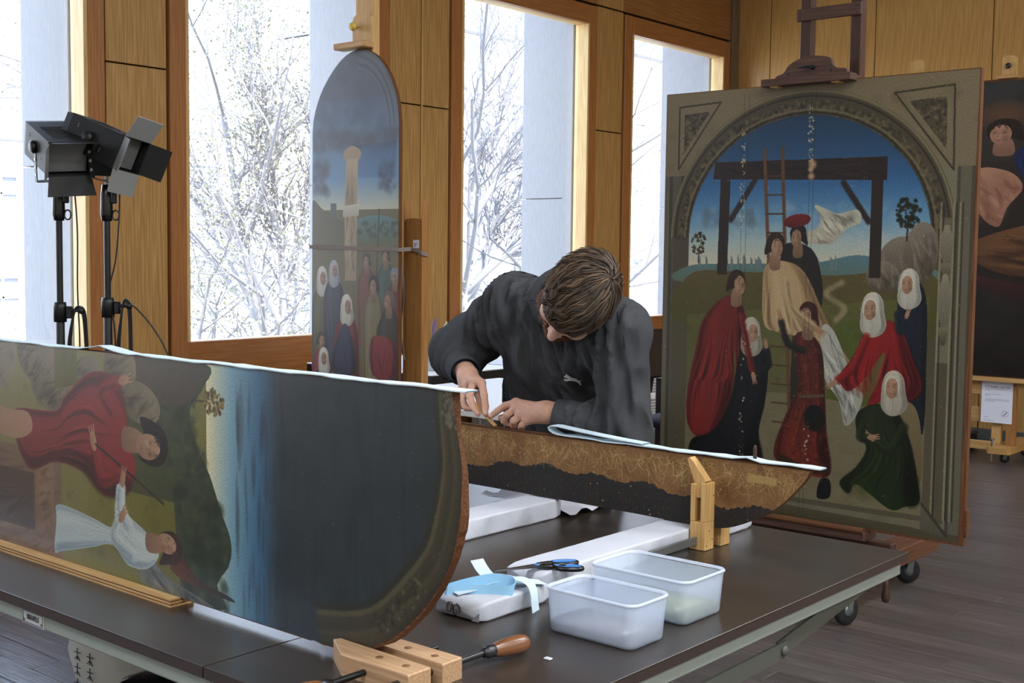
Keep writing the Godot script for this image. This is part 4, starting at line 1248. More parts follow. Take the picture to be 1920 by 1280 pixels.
func tree(called: String, label: String, base: Vector3, lean: Vector3, h: float, r: float, depth: int, spread: float, leaves: int, seed_: int, bark: Material, limbs := []) -> void:
	rng.seed = seed_
	var t := thing(called, label, "tree", base)
	var st := tool()
	var tips := []
	var tp := [Vector3.ZERO]
	var tr := [r]
	var p := Vector3.ZERO
	var d := lean.normalized()
	for i in 10:
		d = (d + Vector3(rng.randf_range(-1, 1), 0.4, rng.randf_range(-1, 1)) * 0.05).normalized()
		p += d * h / 10.0
		tp.append(p)
		tr.append(lerpf(r, r * 0.3, (i + 1) / 10.0))
	tube(st, tp, tr, 10)
	obj("trunk", st, bark, t)
	st = tool()
	for i in range(4, 11):
		for k in 2:
			var a := rng.randf() * TAU
			var nd := (Vector3(cos(a), 0.75, sin(a))).normalized()
			grow(st, tips, tp[i], nd, h * rng.randf_range(0.28, 0.42), tr[i] * 0.55, depth, spread, 0.5)
	for l in limbs:
		var lp := smooth_poly(l, 6)
		var lr := []
		for i in lp.size():
			lp[i] -= base
			lr.append(lerpf(0.055, 0.012, float(i) / lp.size()))
		tube(st, lp, lr, 6)
		for i in range(4, lp.size()):
			for k in 2:
				var nd: Vector3 = (lp[i] - lp[i - 1]).normalized() + Vector3(rng.randf_range(-1, 1), rng.randf_range(-0.3, 1.0), rng.randf_range(-1, 1)) * 0.8
				grow(st, tips, lp[i], nd.normalized(), rng.randf_range(0.4, 1.0), lr[i] * 0.5, 1, 0.6, 0.5)
	obj("branches", st, bark, t).set_meta("kind", "stuff")
	if leaves == 0:
		return
	var leaf := ArrayMesh.new()
	st = tool()
	quad(st, Vector3(-0.5, 0, 0), Vector3(0, 0.12, -0.4), Vector3(0.5, 0, 0), Vector3(0, 0.12, 0.4))
	leaf = done(st)
	for kind in 2:
		var mm := MultiMesh.new()
		mm.transform_format = MultiMesh.TRANSFORM_3D
		mm.mesh = leaf
		mm.instance_count = leaves / 2
		for i in leaves / 2:
			var q: Vector3 = tips[rng.randi() % tips.size()] + Vector3(rng.randfn(), rng.randfn(), rng.randfn()) * 0.13
			var s := rng.randf_range(0.02, 0.05)
			mm.set_instance_transform(i, Transform3D(Basis.from_euler(Vector3(rng.randf() * 6, rng.randf() * 6, rng.randf() * 6)).scaled(Vector3.ONE * s), q))
		var mi := MultiMeshInstance3D.new()
		mi.multimesh = mm
		mi.material_override = plain(Color(0.66, 0.645, 0.60), 0.8) if kind == 0 else plain(Color(0.46, 0.47, 0.38), 0.8)
		mi.name = "blossom" if kind == 0 else "young_leaves"
		mi.set_meta("kind", "stuff")
		t.add_child(mi, true)

func house(called: String, label: String, x0: float, x1: float, y1: float, cols: int, rows: Array, wallc: Material, roof_h: float) -> void:
	var z := -30.0
	var t := thing(called, label, "building", Vector3((x0 + x1) * 0.5, -5.0, z - 4.0))
	var o := -t.position
	var st := tool()
	span(st, Vector3(x0, -5.0, z - 8.0) + o, Vector3(x1, y1, z) + o)
	var wl := obj("wall", st, wallc, t)
	st = tool()
	span(st, Vector3(x0 - 0.05, y1 - 0.25, z) + o, Vector3(x1 + 0.05, y1 + 0.05, z + 0.45) + o, 0.03)
	obj("cornice", st, M.out_stone, t)
	for q in rows:
		st = tool()
		span(st, Vector3(x0, q[0] - 0.35, z) + o, Vector3(x1, q[0] - 0.2, z + 0.15) + o, 0.02)
		obj("ledge", st, M.out_stone, t)
	var step := (x1 - x0) / cols
	for q in rows:
		for c in cols:
			var cx := x0 + step * (c + 0.5)
			var w := step * 0.2
			var win := node("window", t, Vector3(cx, q[0], z) + o)
			st = tool()
			for s in [-1.0, 1.0]:
				span(st, Vector3(s * (w + 0.06), 0, -0.0), Vector3(s * w, q[1], 0.07), 0.005)
			span(st, Vector3(-w - 0.06, q[1], 0.0), Vector3(w + 0.06, q[1] + 0.1, 0.09), 0.005)
			span(st, Vector3(-w - 0.1, -0.08, 0.0), Vector3(w + 0.1, 0.0, 0.14), 0.005)
			span(st, Vector3(-0.03, 0, 0.0), Vector3(0.03, q[1], 0.06), 0.0)
			span(st, Vector3(-w, q[1] * 0.68, 0.0), Vector3(w, q[1] * 0.72, 0.06), 0.0)
			obj("surround", st, M.out_white, win)
			st = tool()
			span(st, Vector3(-w, 0.0, 0.0), Vector3(w, q[1], 0.02))
			obj("pane", st, M.out_pane, win)
	if roof_h > 0.0:
		st = tool()
		var a := Vector3(x0 - 0.1, y1 + 0.05, z + 0.35) + o
		var b := Vector3(x1 + 0.1, y1 + 0.05, z + 0.35) + o
		var c := Vector3(x1 + 0.1, y1 + roof_h, z - 4.0) + o
		var d := Vector3(x0 - 0.1, y1 + roof_h, z - 4.0) + o
		var e := Vector3(x1 + 0.1, y1 + 0.05, z - 8.0) + o
		var g := Vector3(x0 - 0.1, y1 + 0.05, z - 8.0) + o
		quad(st, a, b, c, d)
		quad(st, d, c, e, g)
		tri(st, b, e, c)
		tri(st, a, d, g)
		quad(st, a, g, e, b)
		var rf := obj("roof", st, M.out_roof, t)
		for i in int((x1 - x0) / 0.6):
			st = tool()
			var k := (i + 0.5) * 0.6 / (x1 - x0)
			bar(st, a.lerp(b, k) + Vector3(0, 0.03, 0), d.lerp(c, k) + Vector3(0, 0.03, 0), 0.05, 0.06)
			obj("seam", st, M.out_stone, rf)

func outside() -> void:
	M.out_wall = plain(Color(0.86, 0.855, 0.84), 0.95)
	M.out_wall2 = plain(Color(0.88, 0.885, 0.89), 0.95)
	M.out_stone = plain(Color(0.50, 0.50, 0.51), 0.95)
	M.out_white = plain(Color(0.90, 0.90, 0.90), 0.9)
	M.out_pane = plain(Color(0.42, 0.44, 0.48), 0.5)
	M.out_roof = plain(Color(0.50, 0.51, 0.54), 0.8)
	M.bark = plain(Color(0.47, 0.47, 0.485), 0.9)
	var st := tool()
	span(st, Vector3(-60, -5.4, -90), Vector3(110, -5.0, -6.3))
	structure(obj("ground", st, plain(Color(0.72, 0.71, 0.68), 0.95)))
	house("townhouse", "low pale townhouse with a seamed grey roof across the street, behind the lamps", 4.0, 18.5, 4.4, 7, [[-3.6, 2.0], [-0.9, 1.6], [1.9, 1.35]], M.out_wall, 1.5)
	house("townhouse", "plain white townhouse behind the blossoming tree", 18.6, 30.5, 5.0, 6, [[-3.6, 2.0], [-0.6, 1.9], [2.2, 1.7]], M.out_wall2, 2.2)
	house("townhouse", "tall pale townhouse behind the bare tree, many windows", 30.6, 42.5, 9.5, 6, [[-3.6, 2.0], [-0.6, 1.9], [2.4, 1.8], [5.4, 1.6]], M.out_wall, 3.0)
	house("townhouse", "tall pale townhouse seen through the last window", 42.6, 56.0, 10.0, 7, [[-3.6, 2.0], [-0.6, 1.9], [2.4, 1.8], [5.4, 1.6]], M.out_wall2, 2.6)
	tree("blossom_tree", "small tree in pale blossom outside the second window", Vector3(10.1, -5.0, -12.2), Vector3(-0.02, 1, 0.0), 8.2, 0.13, 3, 0.75, 26000, 101, M.bark, [[Vector3(9.85, 0.3, -12.1), Vector3(9.82, 1.4, -12.1), Vector3(9.62, 2.9, -12.1), Vector3(9.5, 4.3, -12.2)], [Vector3(9.84, 0.9, -12.1), Vector3(10.1, 1.9, -12.0), Vector3(10.3, 3.0, -12.0), Vector3(10.5, 4.0, -12.0)], [Vector3(9.85, 0.5, -12.1), Vector3(9.3, 1.5, -12.2), Vector3(8.9, 2.2, -12.3), Vector3(8.4, 2.8, -12.4)], [Vector3(9.82, 1.6, -12.1), Vector3(9.5, 2.3, -12.0), Vector3(9.35, 3.1, -12.0), Vector3(9.2, 4.2, -12.0)]])
	tree("bare_tree", "bare branching tree outside the third window", Vector3(12.0, -5.0, -11.0), Vector3(0.01, 1, 0.0), 8.5, 0.12, 2, 0.55, 0, 204, M.bark, [[Vector3(11.98, 1.15, -11.0), Vector3(12.5, 1.65, -11.1), Vector3(13.3, 2.25, -11.2), Vector3(14.3, 2.8, -11.3)], [Vector3(12.0, 0.9, -11.0), Vector3(12.5, 1.40, -10.9), Vector3(13.2, 1.80, -10.8), Vector3(14.2, 2.15, -10.7)], [Vector3(12.1, 1.7, -11.0), Vector3(12.45, 2.5, -11.0), Vector3(12.8, 3.4, -11.1), Vector3(13.4, 4.9, -11.2)], [Vector3(12.1, 1.4, -11.0), Vector3(12.12, 2.7, -11.0), Vector3(12.2, 4.1, -10.9), Vector3(12.4, 5.6, -10.9)], [Vector3(12.0, 0.7, -11.0), Vector3(12.6, 1.35, -11.1), Vector3(13.2, 1.48, -11.0), Vector3(14.2, 1.5, -11.0)], [Vector3(12.1, 1.9, -11.0), Vector3(12.5, 2.45, -10.9), Vector3(13.0, 2.75, -10.9), Vector3(13.8, 2.9, -10.9)]])
	tree("young_tree", "bare young tree outside the last window", Vector3(15.2, -5.0, -11.5), Vector3(0.0, 1, 0.0), 8.0, 0.10, 3, 0.6, 2500, 307, M.bark)
	tree("blossom_tree", "low blossoming tree farther left outside the second window", Vector3(10.2, -5.0, -14.6), Vector3(0.02, 1, 0.0), 5.6, 0.10, 2, 0.8, 12000, 412, M.bark)

# ================================================================ the work table
const TT := 0.80
func table() -> void:
	var t := thing("work_table", "long brown laminate work table with grey steel frame in front of the windows", "table", Vector3(2.0, 0, -2.2))
	var o := Vector3(2.0, 0, -2.2)
	var X0 := 1.212
	var X1 := 2.822
	for zz in [[-3.9, -1.7025], [-1.6985, -1.144]]:
		var st := tool()
		span(st, Vector3(X0, TT - 0.021, zz[0]) - o, Vector3(X1, TT - 0.003, zz[1]) - o)
		obj("top_edge", st, M.tableedge, t)
		st = tool()
		span(st, Vector3(X0, TT - 0.003, zz[0]) - o, Vector3(X1, TT, zz[1]) - o, 0.0005)
		obj("laminate_top", st, M.tabletop, t)
	for zz in [[-3.9, -1.703], [-1.698, -1.187]]:
		for xx in [X0 + 0.012, X1 - 0.042]:
			var st := tool()
			span(st, Vector3(xx, TT - 0.056, zz[0]) - o, Vector3(xx + 0.03, TT - 0.0215, zz[1]) - o, 0.004)
			obj("rail", st, M.tablegrey, t)
	var st2 := tool()
	span(st2, Vector3(X0 + 0.012, TT - 0.056, -1.185) - o, Vector3(X1 - 0.012, TT - 0.0215, -1.156) - o, 0.004)
	obj("end_rail", st2, M.tablegrey, t)
	for p in [Vector3(1.855, 0, -1.215), Vector3(1.27, 0, -3.2), Vector3(2.77, 0, -3.2), Vector3(2.60, 0, -1.75)]:
		st2 = tool()
		span(st2, p + Vector3(-0.02, 0, -0.02) - o, p + Vector3(0.02, TT - 0.06, 0.02) - o, 0.003)
		obj("leg", st2, M.tabledark, t)
	# folding strut with its joint
	st2 = tool()
	bar(st2, Vector3(2.70, TT - 0.048, -1.181) - o, Vector3(2.250, 0.690, -1.181) - o, 0.006, 0.036)
	bar(st2, Vector3(2.275, 0.690, -1.174) - o, Vector3(1.35, 0.680, -1.174) - o, 0.006, 0.036)
	obj("folding_strut", st2, M.tabledark, t)
	st2 = tool()
	lathe(st2, [Vector2(0, 0), Vector2(0.011, 0), Vector2(0.0115, 0.003), Vector2(0.008, 0.007), Vector2(0.0, 0.008)], 16, Transform3D(Basis(Vector3(1, 0, 0), Vector3(0, 0, 1), Vector3(0, -1, 0)), Vector3(2.258, 0.690, -1.171) - o))
	obj("strut_bolt", st2, M.tabledark, t)

# ================================================================ the painted panels
func rough_edge(pts: Array, amp: float, step: float) -> Array:
	var out := []
	for i in pts.size():
		var a: Vector2 = pts[i]
		var b: Vector2 = pts[(i + 1) % pts.size()]
		var n := maxi(1, int(a.distance_to(b) / step))
		for k in n:
			out.append(a.lerp(b, float(k) / n) + Vector2(rng.randf_range(-amp, amp), rng.randf_range(-amp, amp)))
	return out

func strip(st: SurfaceTool, mid: Array, side: Array, thick := 0.0015) -> void:
	# thin cloth: a ribbon through the points mid, half widths side
	var n := mid.size()
	for i in n - 1:
		var a0: Vector3 = mid[i] - side[i]
		var a1: Vector3 = mid[i] + side[i]
		var b0: Vector3 = mid[i + 1] - side[i + 1]
		var b1: Vector3 = mid[i + 1] + side[i + 1]
		var na: Vector3 = (mid[mini(i + 1, n - 1)] - mid[maxi(i - 1, 0)]).cross(side[i]).normalized() * thick
		var nb: Vector3 = (mid[mini(i + 2, n - 1)] - mid[i]).cross(side[i + 1]).normalized() * thick
		st.set_smooth_group(5)
		quad(st, a0 + na, b0 + nb, b1 + nb, a1 + na)
		st.set_smooth_group(6)
		quad(st, a0 - na, a1 - na, b1 - nb, b0 - nb)
		st.set_smooth_group(-1)
		quad(st, a0 - na, b0 - nb, b0 + nb, a0 + na)
		quad(st, a1 + na, b1 + nb, b1 - nb, a1 - na)

func panels() -> void:
	rng.seed = 31
	var left := facing(Vector3.ZERO, Vector3(0, 0, 1), Vector3.UP)   # faces towards -x
	# ---- panel lying on its long edge, front left
	var px := 1.395
	var t := thing("painted_panel", "painted panel on its long edge in front, rounded end in a wooden hand screw", "painting", Vector3(px, 0.816, -2.1))
	var o := -t.position
	var end := [Vector2(-1.305, 1.283), Vector2(-1.297, 1.24), Vector2(-1.285, 1.189), Vector2(-1.281, 1.147), Vector2(-1.287, 1.082), Vector2(-1.306, 1.008), Vector2(-1.347, 0.945), Vector2(-1.407, 0.884), Vector2(-1.467, 0.845), Vector2(-1.535, 0.824), Vector2(-1.61, 0.816)]
	var face_poly: Array = [Vector2(-2.95, 0.816), Vector2(-2.95, 1.283)] + smooth_poly(end, 5)
	var end2 := [Vector2(-1.322, 1.283), Vector2(-1.301, 1.217), Vector2(-1.287, 1.155), Vector2(-1.283, 1.088), Vector2(-1.297, 1.030), Vector2(-1.327, 0.968), Vector2(-1.371, 0.912), Vector2(-1.423, 0.865), Vector2(-1.49, 0.829), Vector2(-1.56, 0.815), Vector2(-1.64, 0.814)]
	end2[0] = Vector2(-1.304, 1.2835)
	var body_poly: Array = [Vector2(-2.951, 0.815), Vector2(-2.951, 1.2835)] + rough_edge(smooth_poly(end2, 5).slice(0, -1), 0.0012, 0.012) + [end2[10]]
	var st := tool()
	var xf := left
	xf.origin = Vector3(px, 0, 0) + o
	extrude(st, body_poly, -0.0195, -0.0006, xf)
	obj("board", st, M.panel_wood, t)
	var pm := paint_material(picture_lying(), 0.36, 0.5)
	put("painted_face", picture(face_poly, xf, 0.0, Vector2(-2.95, 0.816), Vector2(-1.28, 1.283)), pm, t)
	# cloth strip along its upper edge
	var mid := []
	var side := []
	var n := 60
	for i in n + 1:
		var z := lerpf(-2.95, -1.272, float(i) / n)
		var lift := 0.0
		if absf(z + 2.30) < 0.16:
			lift = 0.012 * pow(maxf(0.0, 1.0 - absf(z + 2.30) / 0.10), 1.3)
		mid.append(Vector3(px + 0.010, 1.2850 + lift + 0.0008 * sin(i * 0.7) + rng.randf() * 0.0012, z))
		side.append(Vector3(0.0135 + rng.randf() * 0.0025, 0.0006 * sin(i * 1.3), 0))
	st = tool()
	strip(st, mid, side, 0.0010)
	st.set_smooth_group(-1)
	tag(obj("cloth_strip", st, M.cloth), "white cloth strip laid along the upper edge of the front left painted panel", "cloth strip")
	# plywood batten it stands on, in veneers
	var b := thing("plywood_batten", "pale plywood batten lying under the front left painted panel", "batten", Vector3(1.40, TT, -2.5))
	for k in 5:
		st = tool()
		span(st, Vector3(-0.027 + 0.0003 * (k % 2), 0.0032 * k, -0.46), Vector3(0.028, 0.0032 * (k + 1), 0.468 - 0.0004 * (k % 2)))
		obj("veneer", st, M.ply if k % 2 == 0 else M.ply_dark, b)
	# ---- second plank seen from its fibrous back
	var bx := 2.53
	t = thing("panel_plank", "separate plank of a rounded panel on edge, fibres glued on its bare brown back", "panel", Vector3(bx, 0.85, -2.0))
	o = -t.position
	xf = left
	xf.origin = Vector3(bx, 0, 0) + o
	var low := [Vector2(-1.249, 1.021), Vector2(-1.26, 1.014), Vector2(-1.270, 0.996), Vector2(-1.296, 0.965), Vector2(-1.322, 0.937), Vector2(-1.36, 0.906), Vector2(-1.389, 0.89), Vector2(-1.445, 0.863), Vector2(-1.495, 0.851), Vector2(-1.57, 0.848), Vector2(-1.72, 0.851), Vector2(-2.1, 0.853), Vector2(-2.75, 0.853)]
	var bp: Array = smooth_poly(low, 4) + [Vector2(-2.75, 1.021)]
	st = tool()
	extrude(st, bp, -0.022, -0.0006, xf)
	obj("board", st, M.panel_wood, t)
	put("fibrous_back", picture(bp, xf, 0.0, Vector2(-2.75, 0.845), Vector2(-1.245, 1.023)), paint_material(back_texture(), 0.8, 0.3), t)
	# light blue cloth along it, a loop folded back at one end
	mid = []
	side = []
	for i in 21:
		var z := lerpf(-1.232, -1.98, i / 20.0)
		mid.append(Vector3(bx + 0.010, 1.0245 + 0.001 * sin(i * 1.1) + (0.006 if absf(z + 1.405) < 0.02 else 0.0), z))
		side.append(Vector3(0.016, 0.001 * sin(i * 2.1), 0))
	for q in [[-1.995, 1.028], [-2.008, 1.034], [-2.012, 1.041], [-2.004, 1.046], [-1.985, 1.047], [-1.95, 1.044], [-1.90, 1.040], [-1.84, 1.036], [-1.77, 1.032], [-1.71, 1.0295]]:
		mid.append(Vector3(bx + 0.010, q[1], q[0]))
		side.append(Vector3(0.016, 0.0, 0))
	st = tool()
	strip(st, mid, side, 0.0013)
	tag(obj("cloth_strip", st, M.cloth), "pale blue cloth strip folded in a loop on the upper edge of the fibrous plank", "cloth strip")
	var pg := thing("peg", "small wooden peg standing upright on the edge of the fibrous plank", "peg", Vector3(bx + 0.010, 1.0265, -1.405))
	st = tool()
	lathe(st, [Vector2(0.0, 0.0), Vector2(0.0045, 0.0), Vector2(0.0045, 0.024), Vector2(0.003, 0.032), Vector2(0.0, 0.034)], 10)
	obj("shaft", st, M.dark_wood, pg)
	# ---- large arch picture on the dark easel
	var cx := 4.905
	t = thing("arch_painting", "large painting of robed people under a stone arch on the dark wheeled easel", "painting", Vector3(cx, 0.342, -2.494))
	o = -t.position
	xf = left
	xf.origin = Vector3(cx, 0, 0) + o
	st = tool()
	var cp := [Vector2(-3.225, 0.342), Vector2(-3.225, 2.247), Vector2(-1.763, 2.247), Vector2(-1.763, 0.342)]
	extrude(st, cp, -0.030, -0.0006, xf)
	obj("board", st, M.panel_wood_y, t)
	put("painted_face", picture([Vector2(-3.221, 0.350), Vector2(-3.222, 2.244), Vector2(-1.768, 2.243), Vector2(-1.786, 0.352)], xf, 0.0, Vector2(-3.225, 0.342), Vector2(-1.763, 2.247)), paint_material(picture_arch(), 0.4, 0.4), t)
	st = tool()
	span(st, Vector3(cx + 0.001, 0.49, -1.7628) + o, Vector3(cx + 0.028, 0.385, -1.752) + o, 0.002)
	obj("edge_block", st, M.panel_wood, t)
	# ---- tall narrow panel on the pale easel
	var wx := 3.7985
	t = thing("tall_painting", "tall narrow painting with an arched top on the pale wooden easel by the window", "painting", Vector3(wx, 0.49, -4.17))
	o = -t.position
	xf = left
	xf.origin = Vector3(wx, 0, 0) + o
	var wp: Array = [Vector2(-3.879, 0.49), Vector2(-4.460, 0.49)] + smooth_poly([Vector2(-4.452, 2.05), Vector2(-4.440, 2.12), Vector2(-4.4, 2.211), Vector2(-4.327, 2.302), Vector2(-4.237, 2.372), Vector2(-4.143, 2.397), Vector2(-4.044, 2.372), Vector2(-3.959, 2.295), Vector2(-3.902, 2.187), Vector2(-3.882, 2.08), Vector2(-3.880, 1.98)], 5)
	st = tool()
	extrude(st, wp, -0.022, -0.0006, xf)
	obj("board", st, M.panel_wood_y, t)
	put("painted_face", picture(wp, xf, 0.0, Vector2(-4.460, 0.49), Vector2(-3.879, 2.40)), paint_material(picture_wing(), 0.35, 0.5), t)
	# ---- dark picture on the easel by the back wall
	var rx := 9.2
	t = thing("dark_painting", "dark brown and blue painting on the pale easel by the back wall", "painting", Vector3(rx, 0.63, -3.0))
	o = -t.position
	xf = left
	xf.origin = Vector3(rx, 0, 0) + o
	st = tool()
	var rp := [Vector2(-4.05, 0.63), Vector2(-4.05, 2.803), Vector2(-1.95, 2.803), Vector2(-1.95, 0.63)]
	extrude(st, rp, -0.03, -0.0006, xf)
	obj("board", st, M.panel_wood, t)
	put("painted_face", picture([Vector2(-4.045, 0.635), Vector2(-4.045, 2.788), Vector2(-1.955, 2.788), Vector2(-1.955, 0.635)], xf, 0.0, Vector2(-4.05, 0.63), Vector2(-1.95, 2.80)), paint_material(picture_dark(), 0.4, 0.4), t)

func back_texture() -> ImageTexture:
	# bare brown wood above, black paint below with a torn border, glued pale fibres
	var p := Painter.new(1500, 178, Color(0.50, 0.37, 0.24), 3)
	for i in 700:
		p.dab(Vector2(p.r.randf(), p.r.randf() * 0.12), p.r.randf_range(0.004, 0.02), Color(0.30, 0.20, 0.12, 0.14) if p.r.randf() < 0.5 else Color(0.53, 0.41, 0.26, 0.12))
	var top := []
	var y := 0.066
	for i in 220:
		var x := i / 219.0
		y = 0.062 + 0.010 * sin(x * 9.0) + 0.012 * (1.0 - x) + p.r.randf_range(-0.0022, 0.0022) + 0.004 * sin(x * 61.0) + 0.003 * sin(x * 23.0 + 1.0)
		top.append(Vector2(x, y))
	p.poly(top + [Vector2(1, 0.13), Vector2(0, 0.13)], Color(0.185, 0.172, 0.165), Color(0.165, 0.155, 0.15))
	for i in 900:
		var x := p.r.randf()
		p.dab(Vector2(x, p.r.randf_range(0.075, 0.12)), p.r.randf_range(0.0006, 0.004), Color(0.27, 0.255, 0.25, 0.35) if p.r.randf() < 0.6 else Color(0.30, 0.22, 0.14, 0.3))
	for i in 26:
		var x := p.r.randf()
		p.line([Vector2(x, 0.07), Vector2(x + p.r.randf_range(-0.003, 0.003), 0.115)], 0.0015, Color(0.28, 0.2, 0.13, 0.4))
	# fibres
	for i in 900:
		var q := Vector2(p.r.randf(), absf(p.r.randfn(0.0, 0.022)) + 0.006)
		var d := Vector2.RIGHT.rotated(p.r.randf_range(0.6, 2.4))
		var bend := p.r.randf_range(-0.28, 0.28)
		var seg := [q]
		for k in 7:
			d = d.rotated(bend)
			q += d * p.r.randf_range(0.002, 0.0042)
			if q.y > 0.066 or q.y < 0.001:
				break
			seg.append(q)
		if seg.size() > 2:
			p.line(seg, 0.00085, [Color(0.66, 0.56, 0.36, 0.5), Color(0.56, 0.45, 0.27, 0.5), Color(0.72, 0.64, 0.46, 0.5)][i % 3])
	p.line([Vector2(0, 0.002), Vector2(1, 0.002)], 0.0026, Color(0.27, 0.16, 0.09, 0.8))
	p.poly([Vector2(0.885, 0.020), Vector2(0.935, 0.022), Vector2(0.935, 0.034), Vector2(0.885, 0.033)], Color(0.6, 0.5, 0.31))
	p.aged(60, 0.12)
	return p.finished()

# ================================================================ small things on the table
func ring(c: Vector3, hx: float, hz: float, r: float, n := 6) -> Array:
	# rounded rectangle in the plane y = c.y
	var out := []
	for q in [[1, 1, 0.0], [-1, 1, 0.5], [-1, -1, 1.0], [1, -1, 1.5]]:
		for k in n:
			var a: float = PI * (q[2] + 0.5 * k / (n - 1.0))
			out.append(c + Vector3(q[0] * (hx - r) + r * cos(a), 0, q[1] * (hz - r) + r * sin(a)))
	return out

func loft(st: SurfaceTool, rings: Array, smooth := 7, close_low := false, close_high := false) -> void:
	st.set_smooth_group(smooth)
	var n: int = rings[0].size()
	for i in rings.size() - 1:
		for k in n:
			var k2 := (k + 1) % n
			quad(st, rings[i][k], rings[i + 1][k], rings[i + 1][k2], rings[i][k2])
	for e in [[close_low, 0], [close_high, rings.size() - 1]]:
		if e[0]:
			var c := Vector3.ZERO
			for p in rings[e[1]]:
				c += p
			c /= n
			for k in n:
				var a: Vector3 = rings[e[1]][k]
				var b: Vector3 = rings[e[1]][(k + 1) % n]
				if e[1] == 0:
					tri(st, c, a, b)
				else:
					tri(st, c, b, a)

func tub(called: String, label: String, c: Vector3, hx: float, hz: float, h: float, liquid: Material, lh: float) -> void:
	var t := thing(called, label, "tub", c, "plastic tubs on the work table")
	var fr := plain(Color(0.84, 0.89, 0.97, 0.42), 0.4, 0.0, 0.4)
	fr.transparency = BaseMaterial3D.TRANSPARENCY_ALPHA
	var st := tool()
	var rings := []
	for q in [[0.0, 0.010, 0.016], [0.002, 0.0065, 0.018], [0.006, 0.004, 0.02], [h - 0.010, -0.001, 0.022], [h - 0.008, -0.001, 0.022]]:
		rings.append(ring(Vector3(0, q[0] + 0.0006, 0), hx - 0.008 - q[1] + 0.004, hz - 0.008 - q[1] + 0.004, q[2]))
	loft(st, rings, 7, true)
	rings = []
	for q in [[h - 0.008, 0.0004, 0.021], [0.007, 0.0055, 0.019], [0.0025, 0.010, 0.016]]:
		rings.append(ring(Vector3(0, q[0] + 0.0006, 0), hx - 0.0055 - q[1], hz - 0.0055 - q[1], q[2]))
	loft(st, rings, 8, false, true)
	obj("wall", st, fr, t)
	st = tool()
	rings = []
	for q in [[h - 0.006, -0.0035], [h - 0.006, -0.0006], [h - 0.003, 0.0002], [h - 0.0005, -0.0012], [h, -0.003], [h - 0.001, -0.0048], [h - 0.006, -0.0052]]:
		rings.append(ring(Vector3(0, q[0], 0), hx + q[1], hz + q[1], 0.024))
	loft(st, rings, 9)
	var rimm := plain(Color(0.86, 0.90, 0.97, 0.60), 0.35, 0.0, 0.5)
	rimm.transparency = BaseMaterial3D.TRANSPARENCY_ALPHA
	obj("rim", st, rimm, t)
	st = tool()
	loft(st, [ring(Vector3(0, 0.0035, 0), hx - 0.016, hz - 0.016, 0.016), ring(Vector3(0, 0.008, 0), hx - 0.0122, hz - 0.0122, 0.018), ring(Vector3(0, lh, 0), hx - 0.0112, hz - 0.0112, 0.019)], 10, true, true)
	obj("liquid", st, liquid, t)

func wrapped_bar(called: String, label: String, a: Vector3, b: Vector3, fold_near := true) -> Node3D:
	# foam bar wrapped in white sheet: slightly uneven rounded box between the two corners
	var c := (a + b) * 0.5
	var h := (b - a).abs() * 0.5
	var t := thing(called, label, "padded bar", Vector3(c.x, minf(a.y, b.y), c.z), "white wrapped bars under the plank")
	var st := tool()
	var rings := []
	var nx := int(h.x * 2 / 0.03) + 2
	for i in nx + 1:
		var x := lerpf(-h.x, h.x, float(i) / nx)
		var e := 0.004 if i == 0 or i == nx else 0.0
		var rr := []
		for p in ring(Vector3(0, 0, 0), h.z - e, h.y - e, 0.006, 5):
			rr.append(Vector3(x + rng.randf_range(-0.0004, 0.0004), p.z + h.y, -p.x) + Vector3(0, rng.randf_range(-0.0005, 0.0005), rng.randf_range(-0.0007, 0.0007)))
		rings.append(rr)
	rings.reverse()
	loft(st, rings, 11, true, true)
	obj("wrapping", st, M.wrap, t)
	if fold_near:
		st = tool()     # folded flap of the sheet on the near end
		quad(st, Vector3(-h.x - 0.0012, 0.003, h.z - 0.003), Vector3(-h.x - 0.0018, 0.003, h.z * 0.62), Vector3(-h.x - 0.0025, h.y * 1.15, h.z * 0.98), Vector3(-h.x - 0.0012, h.y * 1.6, h.z - 0.002))
		tri(st, Vector3(-h.x - 0.0018, 0.003, h.z * 0.62), Vector3(-h.x + 0.001, 0.003, h.z * 0.60), Vector3(-h.x - 0.0025, h.y * 1.15, h.z * 0.98))
		obj("end_fold", st, M.wrap, t)
	return t

func pen(parent: Node3D, called: String, lines: Array, at: Transform3D, r: float) -> void:
	var st := tool()
	for l in lines:
		var pts := []
		for q in smooth_poly(l, 5):
			pts.append(at * Vector3(q.x, q.y, 0))
		tube(st, pts, r, 5)
	obj(called, st, M.ink, parent)

